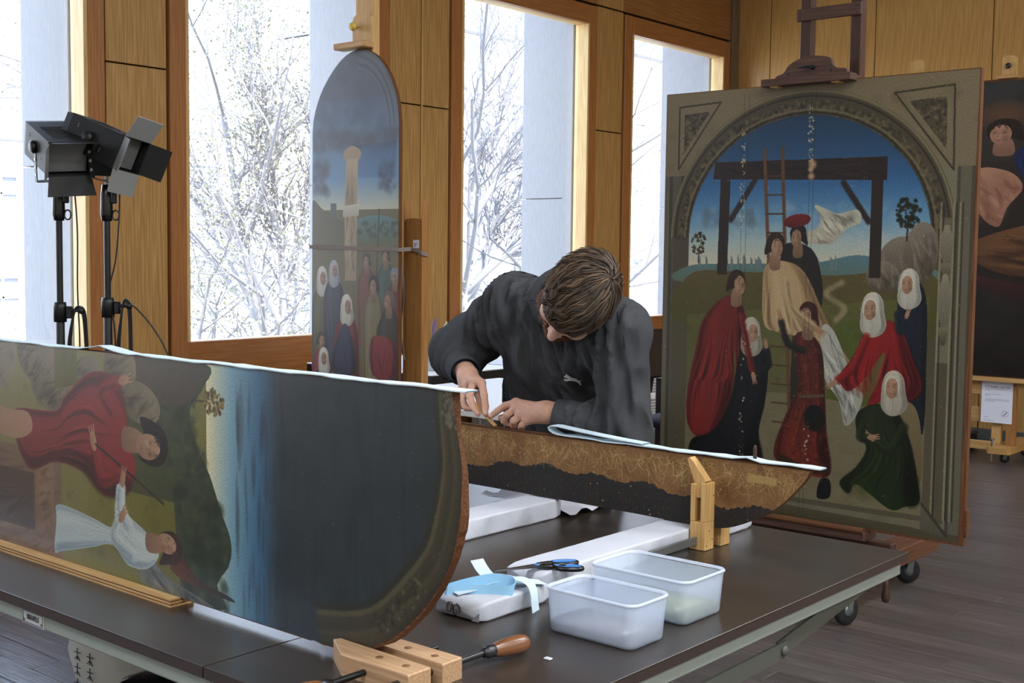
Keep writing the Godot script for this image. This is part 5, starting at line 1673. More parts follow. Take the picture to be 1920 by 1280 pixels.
func table_things() -> void:
	rng.seed = 51
	# ---- tubs
	var water := plain(Color(0.68, 0.68, 0.72, 0.9), 0.3)
	water.transparency = BaseMaterial3D.TRANSPARENCY_ALPHA
	var glue := plain(Color(0.60, 0.64, 0.36, 1.0), 0.3)
	glue.transparency = BaseMaterial3D.TRANSPARENCY_ALPHA
	tub("plastic_tub", "translucent plastic tub nearest the clamp, clear liquid standing low inside", Vector3(1.813, TT, -1.301), 0.064, 0.104, 0.086, water, 0.022)
	tub("plastic_tub", "taller translucent plastic tub behind, yellow green liquid in the bottom", Vector3(2.018, TT, -1.325), 0.078, 0.117, 0.088, glue, 0.022)
	# ---- white bars
	var nb := wrapped_bar("padded_bar", "short white wrapped bar with black initials on its near end", Vector3(1.702, TT, -1.632), Vector3(1.915, 0.838, -1.512))
	var h := 0.1065
	var letter := [[Vector2(-0.004, 0.021), Vector2(-0.011, 0.024), Vector2(-0.0135, 0.015), Vector2(-0.010, 0.007), Vector2(-0.004, 0.010)], [Vector2(-0.003, 0.009), Vector2(0.001, 0.024), Vector2(0.005, 0.005), Vector2(0.002, 0.014), Vector2(-0.002, 0.013)], [Vector2(0.012, 0.021), Vector2(0.006, 0.023), Vector2(0.005, 0.011), Vector2(0.010, 0.003), Vector2(0.012, 0.013), Vector2(0.008, 0.013)], [Vector2(0.011, 0.025), Vector2(0.017, 0.020), Vector2(0.019, 0.008)], [Vector2(0.013, 0.027), Vector2(0.021, 0.021), Vector2(0.0225, 0.011)], [Vector2(-0.010, 0.026), Vector2(-0.004, 0.0265), Vector2(0.002, 0.0255)]]
	pen(nb, "initials", letter, facing(Vector3(-h - 0.0007, 0.002, -0.014), Vector3(0, 0, 1), Vector3.UP), 0.0007)
	wrapped_bar("padded_bar", "long white wrapped bar under the rounded end of the plank, scissors on it", Vector3(1.94, TT, -1.655), Vector3(2.80, 0.8475, -1.549), false)
	wrapped_bar("padded_bar", "white wrapped bar farther left, mostly behind the front painted panel", Vector3(1.75, TT, -2.085), Vector3(2.555, 0.851, -1.985), false)
	# ---- paper with flakes
	var pf := thing("paper_sheet", "crumpled white paper sheet holding brown paint flakes beneath the plank", "paper", Vector3(2.66, TT, -2.13))
	var st := tool()
	st.set_smooth_group(4)
	var nn := 10
	var hgt := func(i: int, j: int) -> Vector3:
		return Vector3(-0.10 + 0.024 * i, 0.022 + 0.008 * sin(i * 1.7 + j) + 0.005 * cos(j * 2.3) - 0.006 * (1.0 if i == 0 or j == 0 or i == nn or j == nn else 0.0), -0.15 + 0.032 * j)
	for i in nn:
		for j in nn:
			quad(st, hgt.call(i, j), hgt.call(i, j + 1), hgt.call(i + 1, j + 1), hgt.call(i + 1, j))
			quad(st, hgt.call(i, j) - Vector3(0, 0.001, 0), hgt.call(i + 1, j) - Vector3(0, 0.001, 0), hgt.call(i + 1, j + 1) - Vector3(0, 0.001, 0), hgt.call(i, j + 1) - Vector3(0, 0.001, 0))
	obj("sheet", st, M.paper, pf)
	for i in 14:
		var fk := Vector3(2.66 + rng.randf_range(-0.09, 0.02), TT + 0.036, -2.13 + rng.randf_range(-0.12, 0.14))
		st = tool()
		var s := rng.randf_range(0.006, 0.012)
		box(st, Vector3.ZERO, Vector3(s, 0.003, s * 1.7), 0.001, Basis.from_euler(Vector3(rng.randf_range(-0.5, 0.5), rng.randf() * 3, rng.randf_range(-0.5, 0.5))))
		var fm := obj("paint_flake", st, M.panel_wood if i % 3 else M.ply)
		fm.position = fk
		tag(fm, "brown paint flake lying on the crumpled paper beneath the plank", "paint flake", "paint flakes on the paper")
	# ---- scissors
	scissors(Vector3(1.950, 0.851, -1.578))
	# ---- cloth strips on the near bar
	heap(Vector3(1.80, 0.8385, -1.565))
	# ---- hand screw
	hand_screw()
	# ---- upright clamp astride the plank
	upright_clamp()
	# ---- loose crumb on the table
	st = tool()
	box(st, Vector3.ZERO, Vector3(0.010, 0.003, 0.014), 0.001)
	var cr := obj("plaster_crumb", st, M.wrap)
	cr.position = Vector3(1.632, TT + 0.0017, -1.293)
	tag(cr, "tiny white crumb lying on the table left of the near tub", "crumb")

func scissors(at: Vector3) -> void:
	var t := thing("scissors", "open scissors with black and blue handles resting across the white bars", "scissors", at)
	# pivot at the origin, blades to the left of the picture, loops to the right
	var dl := Vector3(-0.097, 0.004, -0.022).normalized()
	var dr := Vector3(0.073, -0.004, 0.050).normalized()
	var nrm := Vector3.UP
	for k in 2:
		var st := tool()
		var d := dl.rotated(nrm, 0.03 if k == 0 else -0.03)
		var s := d.cross(nrm).normalized()
		var y := 0.0014 * (1 if k == 0 else -1)
		var xf := Transform3D(Basis(d, s, d.cross(s)), Vector3(0, y + 0.004, 0))
		extrude(st, [Vector2(-0.012, -0.009), Vector2(0.01, -0.012), Vector2(0.108, -0.001), Vector2(0.108, 0.001), Vector2(0.01, 0.008), Vector2(-0.012, 0.009)], -0.0007, 0.0007, xf)
		obj("blade", st, M.steel, t)
		# handle: shank and an oval loop
		st = tool()
		var dh := dr.rotated(nrm, 0.20 if k == 0 else -0.24)
		var sh := dh.cross(nrm).normalized()
		var pts := []
		for q in [0.0, 0.012, 0.026, 0.036]:
			pts.append(dh * q + Vector3(0, 0.004 + y, 0))
		tube(st, pts, [0.005, 0.006, 0.007, 0.006], 8)
		var loop := []
		var cc := dh * 0.064 + Vector3(0, 0.004 + y, 0)
		for i in 25:
			var a := TAU * i / 24.0
			loop.append(cc + dh * 0.030 * cos(a) + sh * 0.0145 * sin(a))
		tube(st, loop, 0.0052, 8, false)
		obj("handle", st, M.blackgloss, t)
		st = tool()
		loop = []
		for i in 25:
			var a := TAU * i / 24.0
			loop.append(cc + Vector3(0, 0.0015, 0) + dh * 0.0265 * cos(a) + sh * 0.011 * sin(a))
		tube(st, loop, 0.0042, 8, false)
		obj("grip_lining", st, plain(Color(0.25, 0.47, 0.74), 0.5), t)
	var st2 := tool()
	lathe(st2, [Vector2(0.0, 0.004), Vector2(0.006, 0.004), Vector2(0.006, 0.0075), Vector2(0.0035, 0.0085), Vector2(0, 0.0085)], 14)
	obj("pivot_screw", st2, plain(Color(0.25, 0.47, 0.74), 0.4), t)

func heap(at: Vector3) -> void:
	# pale blue cloth strips thrown over the bar; each strip is a thing
	var defs := [
		["pale blue cloth strip curling down over the side of the short white bar", M.cloth, 0.015,
			[Vector3(-0.01, 0.010, -0.01), Vector3(0.015, 0.017, 0.01), Vector3(0.035, 0.020, 0.034), Vector3(0.04, 0.014, 0.058), Vector3(0.038, 0.0, 0.070), Vector3(0.032, -0.018, 0.078), Vector3(0.026, -0.034, 0.086)], Vector3(1, 0.0, -0.25)],
		["blue folded cloth strip in a long loop on the short white bar", M.cloth_blue, 0.014,
			[Vector3(-0.085, 0.004, -0.05), Vector3(-0.05, 0.012, -0.03), Vector3(-0.01, 0.019, 0.0), Vector3(0.01, 0.016, 0.03), Vector3(0.002, 0.009, 0.050), Vector3(-0.016, 0.004, 0.046), Vector3(-0.035, 0.003, 0.01), Vector3(-0.06, 0.003, -0.02), Vector3(-0.09, 0.002, -0.044)], Vector3(0.25, 1.0, 0.1)],
		["pale cloth strip end sticking up behind the blue folded strip", M.cloth, 0.014,
			[Vector3(0.02, 0.008, -0.02), Vector3(0.035, 0.010, -0.045), Vector3(0.05, 0.016, -0.075), Vector3(0.06, 0.030, -0.10)], Vector3(1, 0.1, 0.5)],
		["white cloth strip lying flat on the far half of the short bar", M.cloth, 0.018,
			[Vector3(-0.08, 0.003, -0.035), Vector3(-0.04, 0.007, -0.02), Vector3(0.0, 0.008, -0.005), Vector3(0.05, 0.009, 0.02), Vector3(0.088, 0.005, 0.045), Vector3(0.095, 0.002, 0.052)], Vector3(0.3, 0.05, -1)]]
	for d in defs:
		var st := tool()
		var mid := []
		var side := []
		for p in smooth_poly(d[3], 7):
			mid.append(p)
			side.append((d[4] as Vector3).normalized() * d[2])
		strip(st, mid, side, 0.0007)
		var o := obj("cloth_strip", st, d[1])
		o.position = at
		tag(o, d[0], "cloth strip", "cloth strips on the short bar")

func hand_screw() -> void:
	var t := thing("hand_screw", "wooden hand screw clamp gripping the rounded end of the front panel", "clamp", Vector3(1.40, TT, -1.44))
	var o := -t.position
	var y0 := TT + 0.0005
	var y1 := 0.8365
	# jaws: plan outline in x, z; local x = world x, local y = world -z
	var flat := Transform3D(Basis(Vector3(1, 0, 0), Vector3(0, 0, -1), Vector3(0, 1, 0)), o)
	var ja := [Vector2(1.338, 1.496), Vector2(1.383, 1.566), Vector2(1.3935, 1.561), Vector2(1.3905, 1.341), Vector2(1.338, 1.340)]
	var jb := [Vector2(1.460, 1.496), Vector2(1.425, 1.562), Vector2(1.4155, 1.562), Vector2(1.4125, 1.336), Vector2(1.461, 1.338)]
	for j in [ja, jb]:
		var st := tool()
		var c := Vector2.ZERO
		for q in j:
			c += q / j.size()
		var inner := []
		for q in j:
			inner.append(q + (c - q).normalized() * 0.0022)
		extrude(st, j, y0, y1 - 0.002, flat, true, false, true)
		extrude(st, inner, y1 - 0.002, y1, flat, false, true, false)
		st.set_smooth_group(-1)
		var pj := PackedVector2Array(j)
		var pi_ := PackedVector2Array(inner)
		if Geometry2D.is_polygon_clockwise(pj):
			pj.reverse()
			pi_.reverse()
		for i in pj.size():
			var k := (i + 1) % pj.size()
			quad(st, flat * Vector3(pj[i].x, pj[i].y, y1 - 0.002), flat * Vector3(pj[k].x, pj[k].y, y1 - 0.002), flat * Vector3(pi_[k].x, pi_[k].y, y1), flat * Vector3(pi_[i].x, pi_[i].y, y1))
		var jaw := obj("jaw", st, M.beech, t)
		# the plugged pivot holes on top
		var sx := c.x
		for z in [-1.437, -1.375]:
			st = tool()
			lathe(st, [Vector2(0.0, y1 - 0.001), Vector2(0.0068, y1 - 0.001), Vector2(0.0068, y1 + 0.0003), Vector2(0.0, y1 + 0.0003)], 18, Transform3D(Basis(), Vector3(sx, 0, z) + o))
			obj("pivot_plug", st, M.ply_dark, jaw)
	var ym := 0.8185
	for k in 2:
		var z := -1.440 if k == 0 else -1.362
		var st := tool()
		var a := 1.262 if k == 0 else 1.305
		var b := 1.508 if k == 0 else 1.545
		# thread as a finely ringed rod
		var prof := []
		var n := int((b - a) / 0.0016)
		for i in n + 1:
			prof.append(Vector2(0.0056 if i % 2 == 0 else 0.0047, (b - a) * i / n))
		prof.push_front(Vector2(0, 0))
		prof.append(Vector2(0, b - a))
		var along := Transform3D(Basis(Vector3(0, 1, 0), Vector3(1, 0, 0), Vector3(0, 0, -1)), Vector3(a, ym, z) + o)
		lathe(st, prof, 12, along)
		obj("spindle", st, M.darksteel if k == 1 else M.black, t)
		# slot in the jaw face
		# turned handle with its ferrule, out to one side
		var s := -1.0 if k == 0 else 1.0
		var x0 := a if k == 0 else b
		var hx := Transform3D(Basis(Vector3(0, s, 0), Vector3(s, 0, 0), Vector3(0, 0, -1)), Vector3(x0 - s * 0.004, ym, z) + o)
		if k == 1:
			hx = Transform3D(Basis(Vector3(0, 1, 0), Vector3(0.985, 0.0, 0.17), Vector3(0.17, 0.0, -0.985)).orthonormalized(), Vector3(x0 - 0.004, ym, z) + o)
		st = tool()
		lathe(st, [Vector2(0, 0), Vector2(0.0085, 0.0), Vector2(0.0085, 0.006), Vector2(0.011, 0.008), Vector2(0.011, 0.024), Vector2(0, 0.024)], 18, hx)
		obj("ferrule", st, M.darksteel, t)
		st = tool()
		var hp := []
		for q in smooth_poly([Vector2(0.0108, 0.022), Vector2(0.0135, 0.034), Vector2(0.0158, 0.052), Vector2(0.0165, 0.070), Vector2(0.0155, 0.086), Vector2(0.0115, 0.096), Vector2(0.005, 0.1005), Vector2(0.0, 0.101)], 4):
			hp.append(q)
		lathe(st, hp, 22, hx)
		obj("handle", st, M.handle, t)

func upright_clamp() -> void:
	var t := thing("upright_clamp", "wooden post clamp with a slanted finger and grey bar astride the plank", "clamp", Vector3(2.515, TT, -1.515))
	var o := -t.position
	# front post, its foot outline rising with a waist
	var st := tool()
	var xf := facing(o, Vector3(0, 0, 1), Vector3.UP)
	# post on the near side of the plank: two cheeks and a back leave the slot open
	span(st, Vector3(2.487, TT + 0.0005, -1.545) + o, Vector3(2.5285, 0.868, -1.503) + o, 0.0015)
	obj("post_foot", st, M.pale_wood, t)
	for q in [[-1.545, -1.533], [-1.517, -1.503]]:
		st = tool()
		span(st, Vector3(2.487, 0.868, q[0]) + o, Vector3(2.5285, 0.958 + (0.004 if q[1] > -1.51 else 0.0), q[1]) + o, 0.0012)
		obj("post_cheek", st, M.pale_wood, t)
	# slanted finger rising from the slot
	st = tool()
	var fx := facing(Vector3(2.5075, 0, 0) + o, Vector3(0, 0, 1), Vector3.UP)
	extrude(st, [Vector2(-1.5332, 0.925), Vector2(-1.5172, 0.925), Vector2(-1.5172, 0.958), Vector2(-1.508, 0.966), Vector2(-1.545, 1.010), Vector2(-1.555, 1.019), Vector2(-1.562, 1.016), Vector2(-1.556, 1.000), Vector2(-1.5332, 0.945)], -0.012, 0.012, fx)
	obj("finger", st, M.pale_wood, t)
	# far post behind the plank
	st = tool()
	span(st, Vector3(2.5585, TT + 0.0005, -1.545) + o, Vector3(2.60, 0.848, -1.501) + o, 0.0015)
	obj("far_post", st, M.pale_wood, t)
	st = tool()
	span(st, Vector3(2.29, 0.813, -1.532) + o, Vector3(2.492, 0.832, -1.524) + o, 0.0008)
	obj("bar", st, M.greysteel, t)
	for q in [Vector3(2.4865, 0.829, -1.5175), Vector3(2.4865, 0.87, -1.51), Vector3(2.4865, 0.935, -1.508)]:
		pass
	for q in [[2.495, 0.812], [2.520, 0.825], [2.507, 0.846], [2.522, 0.93]]:
		st = tool()
		cyl(st, Vector3(q[0], q[1], -1.5032) + o, Vector3(q[0], q[1], -1.5022) + o, 0.0016, 8)
		obj("nail_head", st, M.black, t)

# ================================================================ easels
func caster(parent: Node3D, c: Vector3, r: float, yaw: float, top: float) -> void:
	# c the wheel centre, in the parent's space
	var w := node("caster", parent, c)
	var bas := Basis(Vector3.UP, yaw)
	var st := tool()
	var xf := Transform3D(bas * Basis(Vector3(0, 1, 0), Vector3(1, 0, 0), Vector3(0, 0, -1)), bas * Vector3(-0.016, 0, 0))
	lathe(st, [Vector2(0.0, 0.0), Vector2(r * 0.62, 0.0), Vector2(r * 0.93, 0.003), Vector2(r, 0.010), Vector2(r, 0.022), Vector2(r * 0.93, 0.029), Vector2(r * 0.62, 0.032), Vector2(0, 0.032)], 28, xf)
	obj("wheel", st, M.rubber, w)
	st = tool()
	lathe(st, [Vector2(0.0, -0.006), Vector2(r * 0.36, -0.005), Vector2(r * 0.40, 0.0), Vector2(r * 0.40, 0.032), Vector2(r * 0.36, 0.037), Vector2(0, 0.038)], 18, xf)
	obj("hub", st, M.greysteel, w)
	st = tool()
	for s in [-1.0, 1.0]:
		bar(st, bas * Vector3(s * 0.022, 0, 0), bas * Vector3(s * 0.022, r * 1.12, 0.012), 0.004, 0.028, bas * Vector3.BACK)
	box(st, bas * Vector3(0, r * 1.13, 0.012), Vector3(0.05, 0.006, 0.045), 0.001, bas)
	bar(st, Vector3(0, r * 1.13, 0) + bas * Vector3(0, 0, 0.012), Vector3(0, top, 0) + bas * Vector3(0, 0, 0.012), 0.02, 0.02, Vector3.RIGHT)
	obj("fork", st, M.greysteel, w)

func easels() -> void:
	rng.seed = 71
	# ---- dark twin-mast easel carrying the arch picture
	var t := thing("studio_easel", "dark brown twin mast easel on casters carrying the large arch painting", "easel", Vector3(5.05, 0, -2.45))
	var o := -t.position
	for zz in [[-2.590, -2.540], [-2.356, -2.306]]:
		var st := tool()
		span(st, Vector3(4.985, 0.16, zz[0]) + o, Vector3(5.035, 3.9, zz[1]) + o, 0.003)
		obj("mast", st, M.dark_wood, t)
	var st2 := tool()
	span(st2, Vector3(4.968, 2.523, -2.602) + o, Vector3(4.984, 2.576, -2.302) + o, 0.003)
	obj("crosspiece", st2, M.dark_wood_z, t)
	for q in [[2.565, -2.585], [2.535, -2.585], [2.563, -2.32], [2.534, -2.32]]:
		st2 = tool()
		cyl(st2, Vector3(4.9685, q[0], q[1]) + o, Vector3(4.9665, q[0], q[1]) + o, 0.004, 8)
		obj("nail", st2, M.black, t)
	# top holder: bar with shaped board, screw and two softwood shims
	st2 = tool()
	span(st2, Vector3(4.842, 2.235, -2.700) + o, Vector3(4.9035, 2.267, -2.280) + o, 0.003)
	obj("top_bar", st2, M.dark_wood_z, t)
	st2 = tool()
	span(st2, Vector3(4.9036, 2.2485, -2.62) + o, Vector3(4.984, 2.268, -2.30) + o, 0.002)
	obj("top_block", st2, M.dark_wood_z, t)
	st2 = tool()
	var bp := smooth_poly([Vector2(-2.640, 2.268), Vector2(-2.632, 2.279), Vector2(-2.600, 2.290), Vector2(-2.576, 2.320), Vector2(-2.530, 2.343), Vector2(-2.473, 2.352), Vector2(-2.41, 2.345), Vector2(-2.385, 2.334), Vector2(-2.372, 2.305), Vector2(-2.350, 2.291), Vector2(-2.318, 2.288), Vector2(-2.308, 2.276), Vector2(-2.310, 2.268)], 4)
	extrude(st2, bp, -0.026, 0.0, facing(Vector3(4.862, 0, 0) + o, Vector3(0, 0, 1), Vector3.UP))
	obj("shaped_board", st2, M.dark_wood_z, t)
	for q in [[-2.578, 2.281], [-2.380, 2.283]]:
		st2 = tool()
		cyl(st2, Vector3(4.8635, q[1], q[0]) + o, Vector3(4.861, q[1], q[0]) + o, 0.007, 14)
		obj("bolt_hole", st2, M.black, t)
	st2 = tool()
	tube(st2, [Vector3(4.862, 2.302, -2.462) + o, Vector3(4.840, 2.303, -2.462) + o], [0.010, 0.008], 12)
	tube(st2, [Vector3(4.846, 2.303, -2.455) + o, Vector3(4.838, 2.304, -2.480) + o, Vector3(4.833, 2.301, -2.515) + o], [0.008, 0.006, 0.003], 8)
	obj("wing_screw", st2, M.black, t)
	for q in [-2.641, -2.355]:
		st2 = tool()
		span(st2, Vector3(4.852, 2.2475, q - 0.018) + o, Vector3(4.9034, 2.2365 - 0.002, q + 0.018) + o, 0.001)
		var ch := obj("shim", st2, M.pale_wood, t)
		ch.position.y = -0.004
	# tray under the picture, uprights to the base
	st2 = tool()
	span(st2, Vector3(4.865, 0.300, -3.30) + o, Vector3(4.985, 0.341, -2.165) + o, 0.006)
	obj("tray", st2, M.dark_wood_z, t)
	st2 = tool()
	tube(st2, [Vector3(4.868, 0.347, -3.30) + o, Vector3(4.868, 0.347, -2.17) + o], 0.014, 12)
	obj("tray_lip", st2, M.panel_wood, t)
	st2 = tool()
	span(st2, Vector3(4.99, 0.20, -2.9) + o, Vector3(5.05, 0.28, -2.1) + o, 0.004)
	obj("base_crossbar", st2, M.dark_wood_z, t)
	for z in [-2.215, -2.68]:
		st2 = tool()
		span(st2, Vector3(4.56, 0.145, z - 0.04) + o, Vector3(5.60, 0.225, z + 0.09) + o, 0.004)
		obj("foot_beam", st2, M.red_wood_x, t)
		caster(t, Vector3(4.655, 0.063, z + 0.075) + o, 0.062, 1.25, 0.084)
		caster(t, Vector3(5.462, 0.058, z) + o, 0.057, 0.75, 0.09)
	for z in [-2.565, -2.331]:
		st2 = tool()
		bar(st2, Vector3(5.04, 1.5, z) + o, Vector3(5.52, 0.22, z) + o, 0.035, 0.035, Vector3.BACK, 0.003)
		obj("stay", st2, M.dark_wood, t)
	st2 = tool()
	cyl(st2, Vector3(4.93, 0.165, -2.09) + o, Vector3(5.0, 0.165, -2.09) + o, 0.006, 8)
	cyl(st2, Vector3(4.93, 0.165, -2.09) + o, Vector3(4.93, 0.145, -2.09) + o, 0.006, 8)
	cyl(st2, Vector3(5.0, 0.165, -2.17) + o, Vector3(5.0, 0.165, -2.09) + o, 0.006, 8)
	obj("crank_arm", st2, M.darksteel, t)
	st2 = tool()
	lathe(st2, [Vector2(0, 0.045), Vector2(0.012, 0.047), Vector2(0.0185, 0.062), Vector2(0.017, 0.085), Vector2(0.011, 0.12), Vector2(0.009, 0.148), Vector2(0, 0.150)], 16, Transform3D(Basis(), Vector3(4.93, 0.0, -2.09) + o))
	obj("crank_handle", st2, M.dark_wood, t)
	# ---- pale easel with the tall panel
	t = thing("pale_easel", "pale wooden easel with clamp block and yellow knob holding the tall painting", "easel", Vector3(3.86, 0, -4.1))
	o = -t.position
	st2 = tool()
	span(st2, Vector3(3.825, 0.12, -4.190) + o, Vector3(3.868, 3.3, -4.075) + o, 0.004)
	obj("mast", st2, M.pale_wood, t)
	st2 = tool()
	var pl := smooth_poly([Vector2(-4.181, 2.425), Vector2(-4.181, 2.525), Vector2(-4.170, 2.546), Vector2(-4.145, 2.553), Vector2(-4.095, 2.551), Vector2(-4.070, 2.542), Vector2(-4.060, 2.522), Vector2(-4.060, 2.425)], 4)
	extrude(st2, pl, -0.018, 0.0, facing(Vector3(3.800, 0, 0) + o, Vector3(0, 0, 1), Vector3.UP))
	obj("clamp_block", st2, M.pale_wood, t)
	st2 = tool()
	span(st2, Vector3(3.755, 2.400, -4.262) + o, Vector3(3.823, 2.428, -4.062) + o, 0.004)
	obj("clamp_bar", st2, M.easel_z, t)
	st2 = tool()
	lathe(st2, [Vector2(0, 0), Vector2(0.006, 0.0), Vector2(0.006, 0.012), Vector2(0.016, 0.016), Vector2(0.019, 0.026), Vector2(0.016, 0.036), Vector2(0.0, 0.040)], 18, Transform3D(Basis(Vector3(0, 1, 0), Vector3(-1, 0, 0), Vector3(0, 0, 1)), Vector3(3.799, 2.496, -4.150) + o))
	obj("clamp_knob", st2, plain(Color(0.80, 0.68, 0.30), 0.35), t)
	st2 = tool()
	var pp := smooth_poly([Vector2(-3.950, 0.10), Vector2(-3.950, 1.61), Vector2(-3.944, 1.636), Vector2(-3.922, 1.647), Vector2(-3.862, 1.647), Vector2(-3.842, 1.636), Vector2(-3.836, 1.61), Vector2(-3.836, 0.10)], 5)
	extrude(st2, pp, -0.045, 0.0, facing(Vector3(3.90, 0, 0) + o, Vector3(0, 0, 1), Vector3.UP))
	obj("side_post", st2, M.easel, t)
	st2 = tool()
	span(st2, Vector3(3.8985, 1.516, -3.889) + o, Vector3(3.8995, 1.552, -3.852) + o)
	var lb := obj("paper_tag", st2, M.paper, t)
	st2 = tool()
	for k in 3:
		span(st2, Vector3(3.8980, 1.535 - 0.006 * k, -3.884) + o, Vector3(3.8985, 1.5375 - 0.006 * k, -3.862 - 0.004 * k) + o)
	var pr := obj("tag_print", st2, M.ink, lb)
	pr.set_meta("kind", "stuff")
	st2 = tool()
	cyl(st2, Vector3(3.9, 1.488, -3.868) + o, Vector3(3.8988, 1.488, -3.868) + o, 0.007, 12)
	obj("plugged_hole", st2, M.ply_dark, t)
	st2 = tool()
	span(st2, Vector3(3.87, 1.42, -4.5) + o, Vector3(3.899, 1.485, -3.95) + o, 0.003)
	obj("crossbar", st2, M.easel_z, t)
	st2 = tool()
	span(st2, Vector3(3.72, 0.455, -4.6) + o, Vector3(3.824, 0.489, -3.84) + o, 0.003)
	obj("tray", st2, M.easel_z, t)
	for z in [-4.46, -3.893]:
		st2 = tool()
		span(st2, Vector3(3.55, 0.0, z - 0.035) + o, Vector3(4.35, 0.10, z + 0.035) + o, 0.004)
		obj("foot", st2, M.easel_x, t)
	st2 = tool()
	span(st2, Vector3(3.83, 0.06, -4.44) + o, Vector3(3.87, 0.13, -3.93) + o, 0.003)
	obj("base_bar", st2, M.easel_z, t)
	# strap tied round the tall panel, its end hanging down
	var s := thing("tie_strap", "grey brown cloth strap tied round the tall painting, its end hanging down", "strap", Vector3(3.79, 1.5, -4.17))
	o = -s.position
	st2 = tool()
	var mid := []
	var side := []
	for q in smooth_poly([Vector3(3.83, 1.517, -4.468), Vector3(3.794, 1.517, -4.465), Vector3(3.7955, 1.515, -4.30), Vector3(3.7955, 1.511, -4.05), Vector3(3.7955, 1.509, -3.90), Vector3(3.80, 1.508, -3.872), Vector3(3.86, 1.512, -3.865), Vector3(3.894, 1.511, -3.91), Vector3(3.896, 1.505, -3.86), Vector3(3.90, 1.493, -3.832), Vector3(3.93, 1.488, -3.828)], 5):
		mid.append(q + o)
		side.append(Vector3(0, 0.0085, 0))
	strip(st2, mid, side, 0.0012)
	obj("band", st2, plain(Color(0.50, 0.45, 0.42), 0.95), s)
	st2 = tool()
	mid = []
	side = []
	var k2 := 0
	for q in smooth_poly([Vector3(3.845, 1.538, -3.945), Vector3(3.835, 1.52, -3.94), Vector3(3.86, 1.48, -3.93), Vector3(3.868, 1.40, -3.925), Vector3(3.87, 1.30, -3.923), Vector3(3.868, 1.20, -3.926), Vector3(3.866, 1.12, -3.932), Vector3(3.868, 1.06, -3.92), Vector3(3.868, 1.02, -3.905)], 5):
		mid.append(q + o)
		side.append(Vector3(cos(k2 * 0.23), 0, sin(k2 * 0.23)) * 0.009 * Vector3(0.6, 0, 1))
		k2 += 1
	strip(st2, mid, side, 0.0012)
	obj("hanging_end", st2, plain(Color(0.50, 0.45, 0.42), 0.95), s)
	# ---- pale easel by the back wall
	t = thing("back_easel", "pale wooden easel on a wheeled base holding the dark painting, paper notice hung on it", "easel", Vector3(9.25, 0, -3.1))
	o = -t.position
	for z in [-3.80, -3.11, -2.30]:
		st2 = tool()
		span(st2, Vector3(9.232, 0.10, z - 0.035) + o, Vector3(9.275, 2.82 if z < -3.5 else 2.9, z + 0.035) + o, 0.004)
		obj("mast", st2, M.pale_wood, t)
	for zc in [[-3.80, true], [-3.115, false]]:
		st2 = tool()
		var z: float = zc[0]
		var cp := smooth_poly([Vector2(z - 0.052, 2.83), Vector2(z - 0.052, 2.94), Vector2(z - 0.04, 2.963), Vector2(z, 2.972), Vector2(z + 0.04, 2.963), Vector2(z + 0.052, 2.94), Vector2(z + 0.052, 2.83)], 4)
		extrude(st2, cp, -0.02, 0.0, facing(Vector3(9.212, 0.03 if zc[1] else 0.0, 0) + o, Vector3(0, 0, 1), Vector3.UP))
		obj("clamp_block", st2, M.pale_wood, t)
		st2 = tool()
		span(st2, Vector3(9.17, 2.804, z - 0.068) + o, Vector3(9.23, 2.828, z + 0.075) + o, 0.003)
		obj("clamp_bar", st2, M.easel_z, t)
		st2 = tool()
		lathe(st2, [Vector2(0, 0), Vector2(0.008, 0.0), Vector2(0.018, 0.01), Vector2(0.021, 0.02), Vector2(0.015, 0.031), Vector2(0.0, 0.034)], 16, Transform3D(Basis(Vector3(0, 1, 0), Vector3(-1, 0, 0), Vector3(0, 0, 1)), Vector3(9.212, 2.895, z) + o))
		obj("clamp_knob", st2, plain(Color(0.74, 0.60, 0.22), 0.35) if zc[1] else plain(Color(0.09, 0.09, 0.12), 0.35), t)
	st2 = tool()
	span(st2, Vector3(9.205, 0.495, -4.2) + o, Vector3(9.232, 0.600, -2.985) + o, 0.003)
	obj("tray_front", st2, M.easel_z, t)
	st2 = tool()
	span(st2, Vector3(9.13, 0.600, -4.2) + o, Vector3(9.235, 0.629, -1.85) + o, 0.003)
	obj("tray", st2, M.easel_z, t)
	st2 = tool()
	span(st2, Vector3(9.205, 0.555, -2.984) + o, Vector3(9.232, 0.600, -1.85) + o, 0.003)
	obj("tray_front", st2, M.easel_z, t)
	st2 = tool()
	span(st2, Vector3(9.235, 0.285, -4.2) + o, Vector3(9.262, 0.395, -3.0) + o, 0.003)
	obj("lower_bar", st2, M.easel_z, t)
	st2 = tool()
	span(st2, Vector3(9.20, 0.13, -3.03) + o, Vector3(9.245, 0.60, -2.965) + o, 0.003)
	obj("front_post", st2, M.easel, t)
	st2 = tool()
	span(st2, Vector3(9.19, 0.085, -4.2) + o, Vector3(9.215, 0.15, -3.10) + o, 0.003)
	obj("base_rail", st2, M.easel_z, t)
	st2 = tool()
	var bo := [Vector2(9.04, 2.96), Vector2(9.03, 3.09), Vector2(9.05, 3.11), Vector2(9.75, 3.11), Vector2(9.75, 2.95), Vector2(9.06, 2.945)]
	extrude(st2, bo, 0.085, 0.13, Transform3D(Basis(Vector3(1, 0, 0), Vector3(0, 0, -1), Vector3(0, 1, 0)), o))
	obj("base_foot", st2, M.easel_x, t)
	st2 = tool()
	cyl(st2, Vector3(9.085, 0.02, -3.085) + o, Vector3(9.085, 0.185, -3.085) + o, 0.007, 10)
	cyl(st2, Vector3(9.085, 0.178, -3.085) + o, Vector3(9.085, 0.190, -3.085) + o, 0.018, 12)
	obj("levelling_screw", st2, M.steel, t)
	caster(t, Vector3(9.20, 0.036, -3.03) + o, 0.035, 0.3, 0.05)
